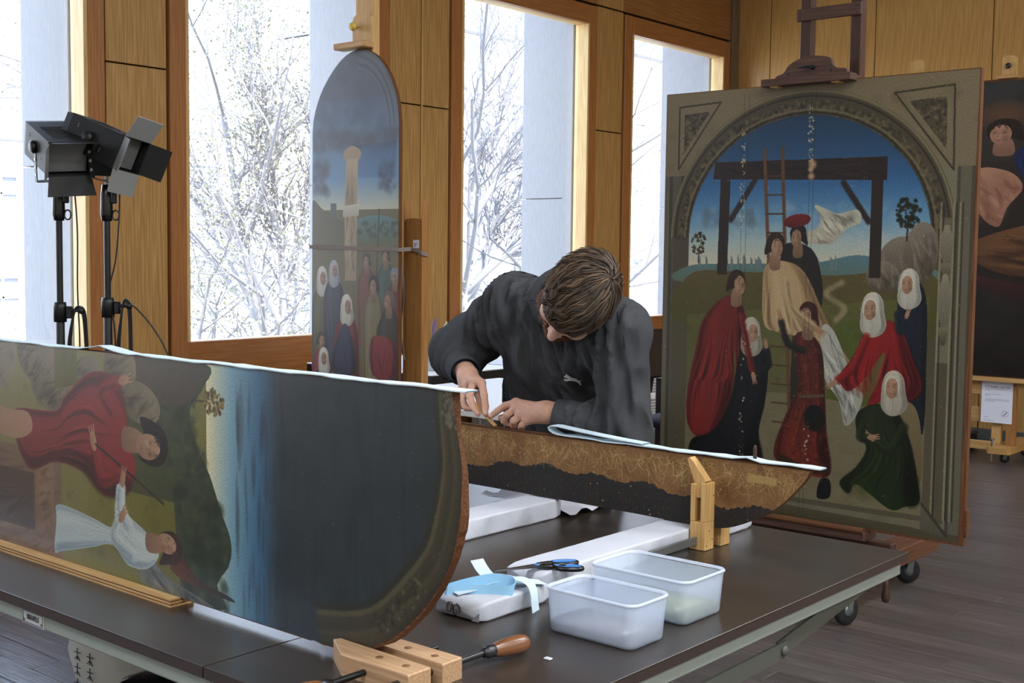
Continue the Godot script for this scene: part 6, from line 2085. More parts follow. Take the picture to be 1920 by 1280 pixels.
	caster(t, Vector3(9.66, 0.036, -3.03) + o, 0.035, 0.3, 0.05)
	# notice
	var n := thing("paper_notice", "white typed paper notice hanging from the tray of the back wall easel", "notice", Vector3(9.195, 0.29, -3.1))
	o = -n.position
	st2 = tool()
	span(st2, Vector3(9.1955, 0.291, -3.213) + o, Vector3(9.1965, 0.600, -2.987) + o)
	obj("sheet", st2, M.paper, n)
	var tm0 := TextMesh.new()
	tm0.text = "P. P. Rubens, rond 1630"
	var f0 := SystemFont.new()
	f0.font_names = PackedStringArray(["Droid Sans"])
	f0.font_weight = 700
	tm0.font = f0
	tm0.font_size = 24
	tm0.pixel_size = 0.0165 / 24.0
	tm0.depth = 0.0004
	tm0.horizontal_alignment = HORIZONTAL_ALIGNMENT_LEFT
	var mi0 := put("heading", tm0, plain(Color(0.22, 0.22, 0.28), 0.7), n)
	mi0.basis = Basis(Vector3(0, 0, 1), Vector3.UP, Vector3(-1, 0, 0))
	mi0.position = Vector3(9.1952, 0.557, -3.187) + o
	st2 = tool()      # the small lines, too fine to read
	for r in [[0.539, 0.165], [0.528, 0.04], [0.500, 0.115], [0.489, 0.035], [0.465, 0.175], [0.456, 0.175], [0.447, 0.07], [0.330, 0.03], [0.305, 0.06], [0.303, 0.0]]:
		var zz := 0.0
		while zz < r[1]:
			var l := rng.randf_range(0.006, 0.02)
			span(st2, Vector3(9.1950, r[0], -3.187 + zz) + o, Vector3(9.1954, r[0] + 0.0035, -3.187 + minf(zz + l, r[1])) + o)
			zz += l + 0.0035
	obj("fine_print", st2, plain(Color(0.55, 0.55, 0.63), 0.7), n).set_meta("kind", "stuff")
	st2 = tool()
	var cpts := []
	for i in 25:
		cpts.append(Vector3(9.1951, 0.362 + 0.024 * sin(TAU * i / 24.0), -3.038 + 0.024 * cos(TAU * i / 24.0)) + o)
	tube(st2, cpts, 0.0012, 4, false)
	tube(st2, [Vector3(9.1951, 0.348, -3.050) + o, Vector3(9.1951, 0.360, -3.036) + o, Vector3(9.1951, 0.376, -3.026) + o], 0.003, 4)
	obj("round_logo", st2, plain(Color(0.5, 0.5, 0.58), 0.7), n)

# ================================================================ things near the windows
func back_things() -> void:
	rng.seed = 81
	var t := thing("window_desk", "white topped desk with a dark edge standing below the windows", "desk", Vector3(6.2, 0, -5.2))
	var o := -t.position
	var st := tool()
	span(st, Vector3(4.86, 0.765, -5.75) + o, Vector3(7.7, 0.815, -4.70) + o, 0.002)
	obj("dark_edge", st, M.black, t)
	st = tool()
	span(st, Vector3(4.86, 0.8155, -5.75) + o, Vector3(7.7, 0.822, -4.70) + o, 0.002)
	obj("white_top", st, M.white_top, t)
	for p in [Vector3(5.0, 0, -4.80), Vector3(7.6, 0, -4.80), Vector3(5.0, 0, -5.65), Vector3(7.6, 0, -5.65)]:
		st = tool()
		span(st, p + Vector3(-0.03, 0, -0.03) + o, p + Vector3(0.03, 0.765, 0.03) + o, 0.004)
		obj("leg", st, M.black, t)
	t = thing("paper_table", "low white covered table standing behind the man, right of the pale easel", "table", Vector3(4.6, 0, -3.9))
	o = -t.position
	st = tool()
	span(st, Vector3(4.02, 0.77, -4.50) + o, Vector3(5.2, 0.80, -3.45) + o, 0.003)
	obj("white_top", st, M.white_top, t)
	for p in [Vector3(4.42, 0, -4.38), Vector3(5.1, 0, -4.42), Vector3(4.42, 0, -3.53), Vector3(5.1, 0, -3.53)]:
		st = tool()
		span(st, p + Vector3(-0.025, 0, -0.025) + o, p + Vector3(0.025, 0.77, 0.025) + o, 0.004)
		obj("leg", st, M.tabledark, t)
	t = thing("side_desk", "white desk beyond the man, seen beside the large arch painting", "desk", Vector3(6.8, 0, -4.3))
	o = -t.position
	st = tool()
	span(st, Vector3(6.05, 0.775, -4.60) + o, Vector3(7.6, 0.822, -3.95) + o, 0.003)
	obj("white_top", st, M.white_top, t)
	for p in [Vector3(6.12, 0, -4.53), Vector3(7.52, 0, -4.53), Vector3(6.12, 0, -4.02), Vector3(7.52, 0, -4.02)]:
		st = tool()
		span(st, p + Vector3(-0.025, 0, -0.025) + o, p + Vector3(0.025, 0.775, 0.025) + o, 0.004)
		obj("leg", st, M.black, t)
	# jar with brushes
	t = thing("jar", "glass jar on the desk by the window holding brushes", "jar", Vector3(5.06, 0.823, -4.90))
	st = tool()
	lathe(st, [Vector2(0, 0), Vector2(0.042, 0), Vector2(0.045, 0.01), Vector2(0.045, 0.13), Vector2(0.042, 0.13), Vector2(0.042, 0.012), Vector2(0, 0.008)], 20)
	obj("glass", st, plain(Color(0.7, 0.72, 0.74), 0.2), t)
	for q in [[0.02, 0.0, 0.10, 0.04, 0.26, "wooden handled brush leaning right in the jar on the window desk", "w"], [-0.015, 0.01, -0.03, 0.05, 0.23, "white brush standing in the jar on the window desk", "a"], [0.0, -0.015, 0.03, -0.02, 0.24, "purple brush in the middle of the jar on the window desk", "p"], [0.01, 0.015, 0.06, 0.01, 0.22, "cream bristled brush in the jar on the window desk", "c"]]:
		var b := thing("brush", q[5], "brush", Vector3(5.06, 0.835, -4.90), "brushes in the jar")
		st = tool()
		var a: Vector3 = Vector3(q[0], 0, q[1])
		var e: Vector3 = Vector3(q[0] + q[2] * 0.65, q[4], q[1] + q[2] * 0.76)
		tube(st, [a, a.lerp(e, 0.6), e], [0.005, 0.006, 0.007], 8)
		obj("shaft", st, M.handle if q[6] == "w" else plain({"a": Color(0.82, 0.82, 0.84), "p": Color(0.45, 0.36, 0.46), "c": Color(0.7, 0.63, 0.5)}[q[6]], 0.6), b)
		if q[6] != "w":
			st = tool()
			tube(st, [e - (e - a) * 0.2, e, e + (e - a) * 0.22], [0.011, 0.017, 0.004], 10)
			obj("bristles", st, plain({"a": Color(0.88, 0.88, 0.88), "p": Color(0.50, 0.40, 0.50), "c": Color(0.78, 0.72, 0.58)}[q[6]], 0.8), b)
	# clear cup seen beside the easel post
	t = thing("clear_cup", "clear plastic cup on the window desk beside the pale easel post", "cup", Vector3(5.0, 0.823, -5.22))
	st = tool()
	lathe(st, [Vector2(0, 0), Vector2(0.035, 0), Vector2(0.045, 0.12), Vector2(0.043, 0.12), Vector2(0.033, 0.004), Vector2(0, 0.004)], 20)
	obj("body", st, plain(Color(0.78, 0.79, 0.84), 0.25), t)
	# papers on the desk
	for i in 3:
		st = tool()
		box(st, Vector3.ZERO, Vector3(0.30, 0.004 + 0.003 * i, 0.21), 0.0005, Basis(Vector3.UP, 0.2 - 0.25 * i))
		var pmi := obj("paper_stack", st, M.paper)
		pmi.position = Vector3(5.75 + 0.36 * i, 0.8255, -4.93 - 0.05 * i)
		tag(pmi, ["paper stack on the window desk nearest the man's elbow", "paper stack in the middle of the window desk behind the man", "paper stack farthest along the window desk"][i], "paper", "paper stacks on the window desk")
	# swivel chair
	t = thing("work_chair", "black swivel chair beside the large painting, blue grey seat pad, mostly hidden", "chair", Vector3(5.48, 0, -3.45))
	st = tool()
	var rr := []
	for q in [[0.60, 0.15], [0.605, 0.175], [0.635, 0.19], [0.655, 0.175], [0.66, 0.12]]:
		rr.append(ring(Vector3(0, q[0], 0), q[1], q[1], q[1] * 0.6, 6))
	loft(st, rr, 7, true, true)
	obj("seat", st, plain(Color(0.14, 0.15, 0.21), 0.7), t)
	st = tool()
	tube(st, [Vector3(0, 0.07, 0), Vector3(0, 0.60, 0)], [0.03, 0.026], 14)
	obj("column", st, M.black, t)
	st = tool()
	box(st, Vector3(0.02, 0.975, -0.19), Vector3(0.30, 0.26, 0.03), 0.012, Basis(Vector3.RIGHT, -0.1))
	obj("backrest", st, M.black, t)
	st = tool()
	tube(st, smooth_poly([Vector3(0, 0.60, -0.05), Vector3(0, 0.62, -0.2), Vector3(0, 0.70, -0.235), Vector3(0, 0.9, -0.21)], 4), 0.018, 10)
	obj("back_stem", st, M.black, t)
	for k in 5:
		var a := TAU * k / 5.0 + 0.4
		st = tool()
		bar(st, Vector3(0, 0.085, 0), Vector3(cos(a) * 0.27, 0.065, sin(a) * 0.27), 0.04, 0.03, Vector3.UP, 0.006)
		obj("base_arm", st, M.black, t)
		caster(t, Vector3(cos(a) * 0.27, 0.024, sin(a) * 0.27), 0.023, a, 0.03)
	# radiators below the windows
	for wn in [4, 5]:
		var xa: float = WIN_X[wn][0] + 0.2
		var xb: float = WIN_X[wn][1] - 0.2
		t = thing("radiator", "white ribbed radiator under the %s window" % ["third", "last"][wn - 4], "radiator", Vector3((xa + xb) * 0.5, 0.0, -5.90))
		st = tool()
		span(st, Vector3(xa - t.position.x, 0.0, -0.05), Vector3(xb - t.position.x, 0.52, 0.03), 0.004)
		obj("casing", st, M.white_top, t)
		st = tool()
		for i in 18:
			box(st, Vector3(0, 0.07 + 0.0245 * i, 0.043), Vector3(xb - xa - 0.06, 0.006, 0.025), 0.0, Basis(Vector3.RIGHT, 0.5))
		obj("louvres", st, M.white_top, t).set_meta("kind", "stuff")
	# cord on the pier
	st = tool()
	tube(st, [Vector3(6.085, CEIL - 0.01, -5.995), Vector3(6.085, 1.2, -5.995), Vector3(6.085, 0.02, -5.99)], 0.007, 8)
	tag(obj("wall_cord", st, M.pale_wood), "thin pale cord running down the wooden pier beside the tall painting", "cord")
	# things on the floor
	t = thing("storage_box", "dark low box with a pale lid edge under the back wall easel", "box", Vector3(9.60, 0, -3.55))
	st = tool()
	span(st, Vector3(-0.14, 0.001, -0.16), Vector3(0.14, 0.12, 0.13), 0.012)
	obj("body", st, M.black, t)
	st = tool()
	span(st, Vector3(-0.145, 0.121, -0.165), Vector3(0.145, 0.15, 0.135), 0.01)
	obj("lid", st, plain(Color(0.20, 0.21, 0.27), 0.5), t)
	t = thing("paper_bag", "white paper bag with brush written characters hanging under the table behind the front rail", "bag", Vector3(1.80, 0.30, -2.84))
	st = tool()
	var rg := []
	for q in [[0.0, 0.05], [0.025, 0.095], [0.07, 0.125], [0.14, 0.14], [0.26, 0.12], [0.32, 0.04]]:
		rg.append(ring(Vector3(0, q[0] + 0.002, 0), q[1], q[1] * 1.1, q[1] * 0.7, 6))
	loft(st, rg, 7, true, true)
	obj("bag", st, plain(Color(0.80, 0.80, 0.77), 0.8), t)
	var marks := []
	for r in 3:
		for c in 2:
			var q := Vector2(-0.04 + 0.06 * c, 0.155 - 0.04 * r)
			marks.append([q, q + Vector2(0.028, 0.001)])
			marks.append([q + Vector2(0.014, 0.012), q + Vector2(0.013, -0.02)])
			marks.append([q + Vector2(0.002, -0.018), q + Vector2(0.014, -0.010), q + Vector2(0.026, -0.020)])
	pen(t, "brush_writing", marks, facing(Vector3(-0.1445, 0, 0.0), Vector3(0, 0, 1), Vector3.UP), 0.0013)
	st = tool()
	tube(st, [Vector3(0, 0.31, 0), Vector3(0, TT - 0.022 - 0.30, 0)], 0.004, 6)
	obj("string", st, M.paper, t)
	t = thing("black_case", "black rounded case under the front edge of the table", "case", Vector3(1.62, 0, -2.31))
	st = tool()
	rg = []
	for q in [[0.0, 0.0], [0.01, 0.01], [0.50, 0.012], [0.525, 0.0], [0.53, -0.02]]:
		rg.append(ring(Vector3(0, q[0] + 0.001, 0), 0.12 + q[1], 0.13 + q[1], 0.04, 6))
	loft(st, rg, 7, true, true)
	obj("shell", st, M.blackgloss, t)
	st = tool()
	tube(st, smooth_poly([Vector3(0, 0.525, -0.06), Vector3(0, 0.55, -0.05), Vector3(0, 0.555, 0.0), Vector3(0, 0.55, 0.05), Vector3(0, 0.525, 0.06)], 4), 0.009, 8)
	obj("handle", st, M.black, t)
	# maker's plate on the table rail
	var np := thing("name_plate", "small metal maker's plate screwed to the grey table rail at the front", "plate", Vector3(1.2236, 0.7605, -2.28))
	st = tool()
	span(st, Vector3(-0.0018, -0.0145, -0.042), Vector3(0, 0.0145, 0.042), 0.0007)
	obj("plate", st, plain(Color(0.78, 0.79, 0.80), 0.35, 0.3), np)
	st = tool()
	var fr := []
	for q in [Vector2(-0.038, -0.0115), Vector2(0.038, -0.0115), Vector2(0.038, 0.0115), Vector2(-0.038, 0.0115), Vector2(-0.038, -0.0115)]:
		fr.append(Vector3(-0.002, q.y, q.x))
	tube(st, fr, 0.0008, 4, false)
	obj("border", st, M.black, np)
	for s in [-1.0, 1.0]:
		st = tool()
		cyl(st, Vector3(-0.0018, -0.006, s * 0.033), Vector3(-0.003, -0.006, s * 0.033), 0.003, 10)
		obj("screw_head", st, M.steel, np)
	var tm := TextMesh.new()
	tm.text = "RIBEAUVILLE"
	var f := SystemFont.new()
	f.font_names = PackedStringArray(["Droid Sans"])
	f.font_weight = 700
	tm.font = f
	tm.font_size = 32
	tm.pixel_size = 0.0105 / 32.0
	tm.depth = 0.0005
	var mi := put("lettering", tm, M.black, np)
	mi.basis = Basis(Vector3(0, 0, 0.72), Vector3(0, 1.35, 0), Vector3(-1, 0, 0))
	mi.position = Vector3(-0.0021, 0.001, 0)

# ================================================================ photo lamps
func lamp_head(t: Node3D, c: Vector3, fwd: Vector3, up: Vector3, door: Array) -> void:
	# c the middle of the front opening, relative to the thing
	var z := fwd.normalized()
	var x := up.cross(z).normalized()
	var y := z.cross(x)
	var b := Basis(x, y, z)
	var hw := 0.088
	var hh := 0.070
	var hd := node("lamp_head", t, Vector3.ZERO)
	var st := tool()
	# housing: box tapering a little to the back, open in front
	var prof := [[-0.30, 0.80], [-0.295, 0.88], [-0.26, 0.97], [-0.03, 1.0], [0.0, 1.0]]
	var rings := []
	for q in prof:
		var rr := []
		for s in [[1, 1], [-1, 1], [-1, -1], [1, -1]]:
			rr.append(c + b * Vector3(s[0] * hw * q[1], s[1] * hh * q[1], q[0]))
		rings.append(rr)
	st.set_smooth_group(-1)
	for i in rings.size() - 1:
		for k in 4:
			var k2 := (k + 1) % 4
			face(st, [rings[i][k], rings[i][k2], rings[i + 1][k2], rings[i + 1][k]], c + b * Vector3(0, 0, -0.12))
	face(st, rings[0].duplicate(), c)
	obj("housing", st, M.barn, hd)
	st = tool()
	box(st, c + b * Vector3(0, 0, -0.03), Vector3(hw * 1.8, hh * 1.8, 0.006), 0.0, b)
	obj("lens", st, plain(Color(0.42, 0.42, 0.41), 0.3, 0.2), hd)
	for s in [-1.0, 1.0]:
		st = tool()
		lathe(st, [Vector2(0, 0), Vector2(0.026, 0.0), Vector2(0.026, 0.012), Vector2(0.02, 0.018), Vector2(0, 0.018)], 16, Transform3D(Basis(y, x * s, z * -s), c + b * Vector3(s * hw, 0.0, -0.15)))
		obj("side_knob", st, M.black, hd)
		for q in [Vector3(0, 0.035, -0.215), Vector3(0, 0.026, -0.215), Vector3(0, -0.02, -0.08), Vector3(0, -0.03, -0.08)]:
			st = tool()
			lathe(st, [Vector2(0, 0), Vector2(0.0035, 0.0), Vector2(0.002, 0.002), Vector2(0, 0.002)], 8, Transform3D(Basis(y, x * s, z * -s), c + b * (q + Vector3(s * hw * 0.99, 0, 0))))
			obj("rivet", st, M.steel, hd)
	for i in 8:
		st = tool()
		box(st, c + b * Vector3(0.0, hh * 1.0, -0.05 - 0.02 * i), Vector3(hw * 1.2, 0.002, 0.006), 0.0, b)
		obj("vent_slot", st, M.black, hd)
	# barn doors: left, right, top, bottom, each flaring by its angle
	st = tool()
	for q in [[Vector3(hw, 0, 0.004), Vector3(0.006, hh * 2.1, 0.012)], [Vector3(-hw, 0, 0.004), Vector3(0.006, hh * 2.1, 0.012)], [Vector3(0, hh, 0.004), Vector3(hw * 2.1, 0.006, 0.012)], [Vector3(0, -hh, 0.004), Vector3(hw * 2.1, 0.006, 0.012)]]:
		box(st, c + b * q[0], q[1], 0.001, b)
	obj("door_frame", st, M.barn, hd)
	var dirs := [Vector3(1, 0, 0), Vector3(-1, 0, 0), Vector3(0, 1, 0), Vector3(0, -1, 0)]
	for i in 4:
		var outd: Vector3 = dirs[i]
		var along := Vector3(0, 1, 0) if i < 2 else Vector3(1, 0, 0)
		var hl := hh * 0.98 if i < 2 else hw * 0.98
		var off := hw if i < 2 else hh
		var a: float = door[i][0]
		var l: float = door[i][1]
		var run := (outd * cos(a) + Vector3(0, 0, 1) * sin(a))
		var p0 := outd * off + Vector3(0, 0, 0.012)
		st = tool()
		var q4 := [p0 - along * hl, p0 + along * hl, p0 + run * l + along * (hl * door[i][2]), p0 + run * l - along * (hl * door[i][2])]
		var nn := along.cross(run).normalized() * 0.0008
		var cen: Vector3 = (q4[0] + q4[2]) * 0.5
		var lo := []
		var hi := []
		for q in q4:
			lo.append(c + b * (q - nn))
			hi.append(c + b * (q + nn))
		face(st, lo.duplicate(), c + b * cen)
		face(st, hi.duplicate(), c + b * cen)
		for k in 4:
			face(st, [lo[k], lo[(k + 1) % 4], hi[(k + 1) % 4], hi[k]], c + b * cen)
		obj("barn_door", st, M.barn_pale if door[i][3] else M.barn, hd)

func lamp_stand(t: Node3D, head: Vector3, collar: float, lean: float) -> void:
	# t at the foot of the pole
	var st := tool()
	tube(st, [Vector3(0, 0.35, 0), Vector3(0, 1.6760, 0)], 0.0135, 14)
	obj("pole", st, M.black, t)
	st = tool()
	tube(st, [Vector3(0, 0.15, 0), Vector3(0, collar, 0)], 0.0175, 14)
	obj("lower_tube", st, M.darksteel, t)
	st = tool()
	lathe(st, [Vector2(0.0, collar - 0.06), Vector2(0.026, collar - 0.06), Vector2(0.027, collar), Vector2(0.024, collar + 0.022), Vector2(0.0, collar + 0.022)], 18)
	box(st, Vector3(0.022, collar - 0.02, 0.026), Vector3(0.03, 0.05, 0.03), 0.004)
	obj("collar", st, M.black, t)
	st = tool()
	tube(st, [Vector3(0.03, collar - 0.012, 0.035), Vector3(0.05, collar - 0.012, 0.06)], [0.008, 0.007], 10)
	lathe(st, [Vector2(0, 0), Vector2(0.012, 0.001), Vector2(0.016, 0.01), Vector2(0.012, 0.02), Vector2(0, 0.021)], 14, Transform3D(Basis(Quaternion(Vector3.UP, Vector3(0.62, 0, 0.78))), Vector3(0.05, collar - 0.012, 0.06)))
	obj("collar_knob", st, M.black, t)
	# tilt clamp under the head
	st = tool()
	lathe(st, [Vector2(0.0, 1.6100), Vector2(0.021, 1.6100), Vector2(0.026, 1.6375), Vector2(0.024, 1.7200), Vector2(0.019, 1.7585), Vector2(0, 1.7585)], 16)
	box(st, Vector3(0.016, 1.7090, 0.019), Vector3(0.03, 0.055, 0.028), 0.004)
	obj("tilt_clamp", st, M.blackgloss, t)
	st = tool()
	var lp := []
	for i in 13:
		var a := TAU * i / 12.0
		lp.append(Vector3(0.017, 1.6342, 0.020) + Vector3(0.64, 0, 0.77) * (0.014 * cos(a) + 0.010) + Vector3.UP * 0.020 * sin(a))
	tube(st, lp, 0.0035, 7, false)
	obj("clamp_lever", st, M.black, t)
	# yoke with holes
	var st2 := tool()
	bar(st2, Vector3(0, 1.7530, 0), Vector3(lean, 1.8025, lean), 0.012, 0.012)
	obj("spigot", st2, M.steel, t)
	for k in 3:
		var a := TAU * k / 3.0 - 0.75
		var st3 := tool()
		tube(st3, [Vector3(cos(a) * 0.02, 0.52, sin(a) * 0.02), Vector3(cos(a) * 0.29, 0.012, sin(a) * 0.29)], 0.010, 10)
		obj("tripod_leg", st3, M.black, t)
		st3 = tool()
		tube(st3, [Vector3(cos(a) * 0.02, 0.20, sin(a) * 0.02), Vector3(cos(a) * 0.155, 0.265, sin(a) * 0.155)], 0.006, 8)
		obj("tripod_brace", st3, M.black, t)
		st3 = tool()
		cyl(st3, Vector3(cos(a) * 0.285, 0.0, sin(a) * 0.285), Vector3(cos(a) * 0.285, 0.03, sin(a) * 0.285), 0.014, 10)
		obj("rubber_foot", st3, M.rubber, t)

func yoke(t: Node3D, c: Vector3, fwd: Vector3, up: Vector3, foot: Vector3) -> void:
	var z := fwd.normalized()
	var x := up.cross(z).normalized()
	var y := z.cross(x)
	var b := Basis(x, y, z)
	var piv := c + b * Vector3(0, 0, -0.15)
	var dn := (foot - piv)
	var low := piv + dn * 0.98
	var yk := node("yoke", t, Vector3.ZERO)
	var st := tool()
	for s in [-1.0, 1.0]:
		var a: Vector3 = piv + x * s * 0.088
		var e: Vector3 = low + x * s * 0.088
		bar(st, a, e, 0.022, 0.003, x)
	bar(st, low + x * 0.09, low - x * 0.09, 0.022, 0.003, y)
	obj("bracket", st, M.black, yk)
	for s in [-1.0, 1.0]:
		for i in 3:
			st = tool()
			var q: Vector3 = piv + x * s * 0.0885 + dn * (0.35 + 0.22 * i)
			cyl(st, q - x * 0.0026, q + x * 0.0026, 0.0065, 12)
			obj("lightening_hole", st, M.barn_pale, yk)

func cable(called: String, label: String, pts: Array, r: float) -> void:
	var st := tool()
	tube(st, smooth_poly(pts, 6), r, 7)
	tag(obj(called, st, M.black), label, "cable", "cables of the lamp stands")

func lamps() -> void:
	var p1 := Vector3(2.667, 0, -4.714)
	var t := thing("photo_lamp", "black photo lamp with barn doors on the left stand, in front of the first window", "lamp", p1)
	lamp_stand(t, Vector3.ZERO, 1.2525, 0.0)
	lamp_head(t, Vector3(2.631, 1.854, -4.559) - p1, Vector3(-0.128, -0.375, 0.918), Vector3(-0.137, 0.919, 0.37), [[0.25, 0.09, 1.0, false], [1.05, 0.08, 1.0, true], [1.3, 0.06, 1.0, false], [0.45, 0.08, 1.15, false]])
	yoke(t, Vector3(2.631, 1.854, -4.559) - p1, Vector3(-0.128, -0.375, 0.918), Vector3(-0.137, 0.919, 0.37), Vector3(0, 1.77, 0))
	var p2 := Vector3(2.789, 0, -4.554)
	t = thing("photo_lamp", "black photo lamp with pale inner barn doors on the right stand, before the wooden pier", "lamp", p2)
	lamp_stand(t, Vector3.ZERO, 1.2745, 0.0)
	lamp_head(t, Vector3(2.833, 1.879, -4.450) - p2, Vector3(0.311, -0.369, 0.876), Vector3(0.227, 0.919, 0.322), [[0.5, 0.10, 1.0, false], [0.9, 0.09, 1.0, true], [0.25, 0.095, 1.0, true], [0.15, 0.095, 1.0, true]])
	yoke(t, Vector3(2.833, 1.879, -4.450) - p2, Vector3(0.311, -0.369, 0.876), Vector3(0.227, 0.919, 0.322), Vector3(0, 1.77, 0))
	# cables
	cable("lamp_cable", "thin black cable hanging from the left photo lamp down to its collar", [Vector3(2.701, 1.830, -4.664), Vector3(2.708, 1.720, -4.659), Vector3(2.715, 1.555, -4.655), Vector3(2.715, 1.335, -4.660), Vector3(2.719, 1.115, -4.655), Vector3(2.717, 0.840, -4.653)], 0.0032)
	cable("lamp_cable", "thin black cable running down the right stand from its photo lamp", [Vector3(2.825, 1.830, -4.510), Vector3(2.822, 1.632, -4.516), Vector3(2.811, 1.445, -4.530), Vector3(2.778, 1.291, -4.543), Vector3(2.800, 1.192, -4.527), Vector3(2.805, 0.950, -4.521)], 0.0032)
	for k in 3:
		var w := 0.006 * k
		cable("cable_loop", ["nearest coil of black cable hung on the collar knob of the left stand", "middle coil of black cable hung on the left stand's collar knob", "outer coil of black cable hung on the left stand's collar knob"][k], [Vector3(2.695 - w, 1.005, -4.681), Vector3(2.693 - w, 1.115, -4.677), Vector3(2.701, 1.220 + w, -4.667), Vector3(2.713, 1.245 + w, -4.655), Vector3(2.726 + w, 1.225 + w, -4.644), Vector3(2.732 + w, 1.126, -4.638), Vector3(2.735 + w, 0.950, -4.631)], 0.0035)
		cable("cable_loop", ["nearest coil of black cable hung on the collar of the right stand", "middle coil of black cable hung on the right stand's collar", "outer coil of black cable hung on the right stand's collar"][k], [Vector3(2.812 - w, 0.950, -4.516), Vector3(2.816 - w, 1.115, -4.510), Vector3(2.822, 1.247 + w, -4.499), Vector3(2.829, 1.278 + w, -4.490), Vector3(2.838 + w, 1.247 + w, -4.483), Vector3(2.840 + w, 1.115, -4.479), Vector3(2.838 + w, 0.950, -4.477)], 0.0035)
	cable("lamp_cable", "black cable slanting down to the right from the right lamp stand", [Vector3(2.836, 1.274, -4.486), Vector3(2.860, 1.252, -4.455), Vector3(2.904, 1.170, -4.400), Vector3(2.942, 1.060, -4.356), Vector3(2.981, 0.840, -4.312), Vector3(3.014, 0.180, -4.268), Vector3(3.036, -0.139, -4.246)], 0.0035)

# ================================================================ the man
class Field:
	# distance field on a grid, joined smoothly, meshed as surface nets
	var o: Vector3
	var c: float
	var n: Vector3i
	var f: PackedFloat32Array
	func _init(lo: Vector3, hi: Vector3, cell: float) -> void:
		o = lo
		c = cell
		n = Vector3i(((hi - lo) / cell).ceil()) + Vector3i.ONE
		f = PackedFloat32Array()
		f.resize(n.x * n.y * n.z)
		f.fill(1.0)
	func _range(lo: Vector3, hi: Vector3) -> Array:
		var a := Vector3i(((lo - o) / c).floor()).clamp(Vector3i.ZERO, n - Vector3i.ONE)
		var b := Vector3i(((hi - o) / c).ceil()).clamp(Vector3i.ZERO, n - Vector3i.ONE)
		return [a, b]
	func bone(a: Vector3, b: Vector3, ra: float, rb: float, k: float, wave := 0.0, turns := 0.0) -> void:
		var m := maxf(ra, rb) + k + c * 2.0 + wave
		var r := _range(a.min(b) - Vector3.ONE * m, a.max(b) + Vector3.ONE * m)
		var ab := b - a
		var l2 := maxf(ab.length_squared(), 1e-9)
		var sx := ab.cross(Vector3(0.3, 1, 0.2)).normalized()
		for z in range(r[0].z, r[1].z + 1):
			for y in range(r[0].y, r[1].y + 1):
				var i: int = (z * n.y + y) * n.x + r[0].x
				for x in range(r[0].x, r[1].x + 1):
					var p := o + Vector3(x, y, z) * c
					var t := clampf((p - a).dot(ab) / l2, 0.0, 1.0)
					var q := p - a - ab * t
					var d := q.length() - lerpf(ra, rb, t)
					if wave > 0.0:
						d += wave * sin(t * turns * TAU + 1.6 * q.normalized().dot(sx)) * (0.4 + 0.6 * sin(PI * t))
					var e := f[i]
					var h := maxf(k - absf(d - e), 0.0) / k
					f[i] = minf(d, e) - h * h * k * 0.25
					i += 1
	func ball(a: Vector3, rad: Vector3, bas: Basis, k: float, cut := false) -> void:
		# ellipsoid with half axes rad along bas
		var mr := maxf(rad.x, maxf(rad.y, rad.z))
		var m := mr + k + c * 2.0
		var r := _range(a - Vector3.ONE * m, a + Vector3.ONE * m)
		var inv := bas.transposed()
		for z in range(r[0].z, r[1].z + 1):
			for y in range(r[0].y, r[1].y + 1):
				var i: int = (z * n.y + y) * n.x + r[0].x
				for x in range(r[0].x, r[1].x + 1):
					var p := inv * (o + Vector3(x, y, z) * c - a)
					var u := p / rad
					var k0 := u.length()
					var k1 := (u / rad).length()
					var d := k0 * (k0 - 1.0) / maxf(k1, 1e-6)
					var e := f[i]
					if cut:
						d = -d
						var h2 := maxf(k - absf(d - e), 0.0) / k
						f[i] = maxf(d, e) + h2 * h2 * k * 0.25
					else:
						var h := maxf(k - absf(d - e), 0.0) / k
						f[i] = minf(d, e) - h * h * k * 0.25
					i += 1
	func net(st: SurfaceTool, group := 1, shift = null) -> void:
		var id := {}
		var pos := PackedVector3Array()
		var nx := n.x
		var nxy := n.x * n.y
		var corner := [0, 1, nx, nx + 1, nxy, nxy + 1, nxy + nx, nxy + nx + 1]
		var edges := [[0, 1], [2, 3], [4, 5], [6, 7], [0, 2], [1, 3], [4, 6], [5, 7], [0, 4], [1, 5], [2, 6], [3, 7]]
		var off := []
		for k in 8:
			off.append(Vector3(k & 1, (k >> 1) & 1, k >> 2))
		for z in n.z - 1:
			for y in n.y - 1:
				var i := (z * n.y + y) * nx
				for x in nx - 1:
					var a := f[i]
					if absf(a) < c * 2.0:
						var neg := 0
						for k in 8:
							if f[i + corner[k]] < 0.0:
								neg += 1
						if neg > 0 and neg < 8:
							var s := Vector3.ZERO
							var m := 0
							for e in edges:
								var d0 := f[i + corner[e[0]]]
								var d1 := f[i + corner[e[1]]]
								if (d0 < 0.0) != (d1 < 0.0):
									s += (off[e[0]] as Vector3).lerp(off[e[1]], d0 / (d0 - d1))
									m += 1
							id[i] = pos.size()
							pos.append(o + (Vector3(x, y, z) + s / m) * c)
					i += 1
		if shift != null:
			for k in pos.size():
				pos[k] = shift.call(pos[k])
		st.set_smooth_group(group)
		for i in id.keys():
			for ax in 3:
				var st1: int = [1, nx, nxy][ax]
				var d0 := f[i]
				var d1 := f[i + st1]
				if (d0 < 0.0) == (d1 < 0.0):
					continue
				var u: int = [nx, nxy, 1][ax]
				var v: int = [nxy, 1, nx][ax]
				if not (id.has(i - u) and id.has(i - v) and id.has(i - u - v)):
					continue
				var q := [pos[id[i]], pos[id[i - u]], pos[id[i - u - v]], pos[id[i - v]]]
				if d0 >= 0.0:
					q.reverse()
				for w in [0, 2, 1, 0, 3, 2]:
					st.add_vertex(q[w])

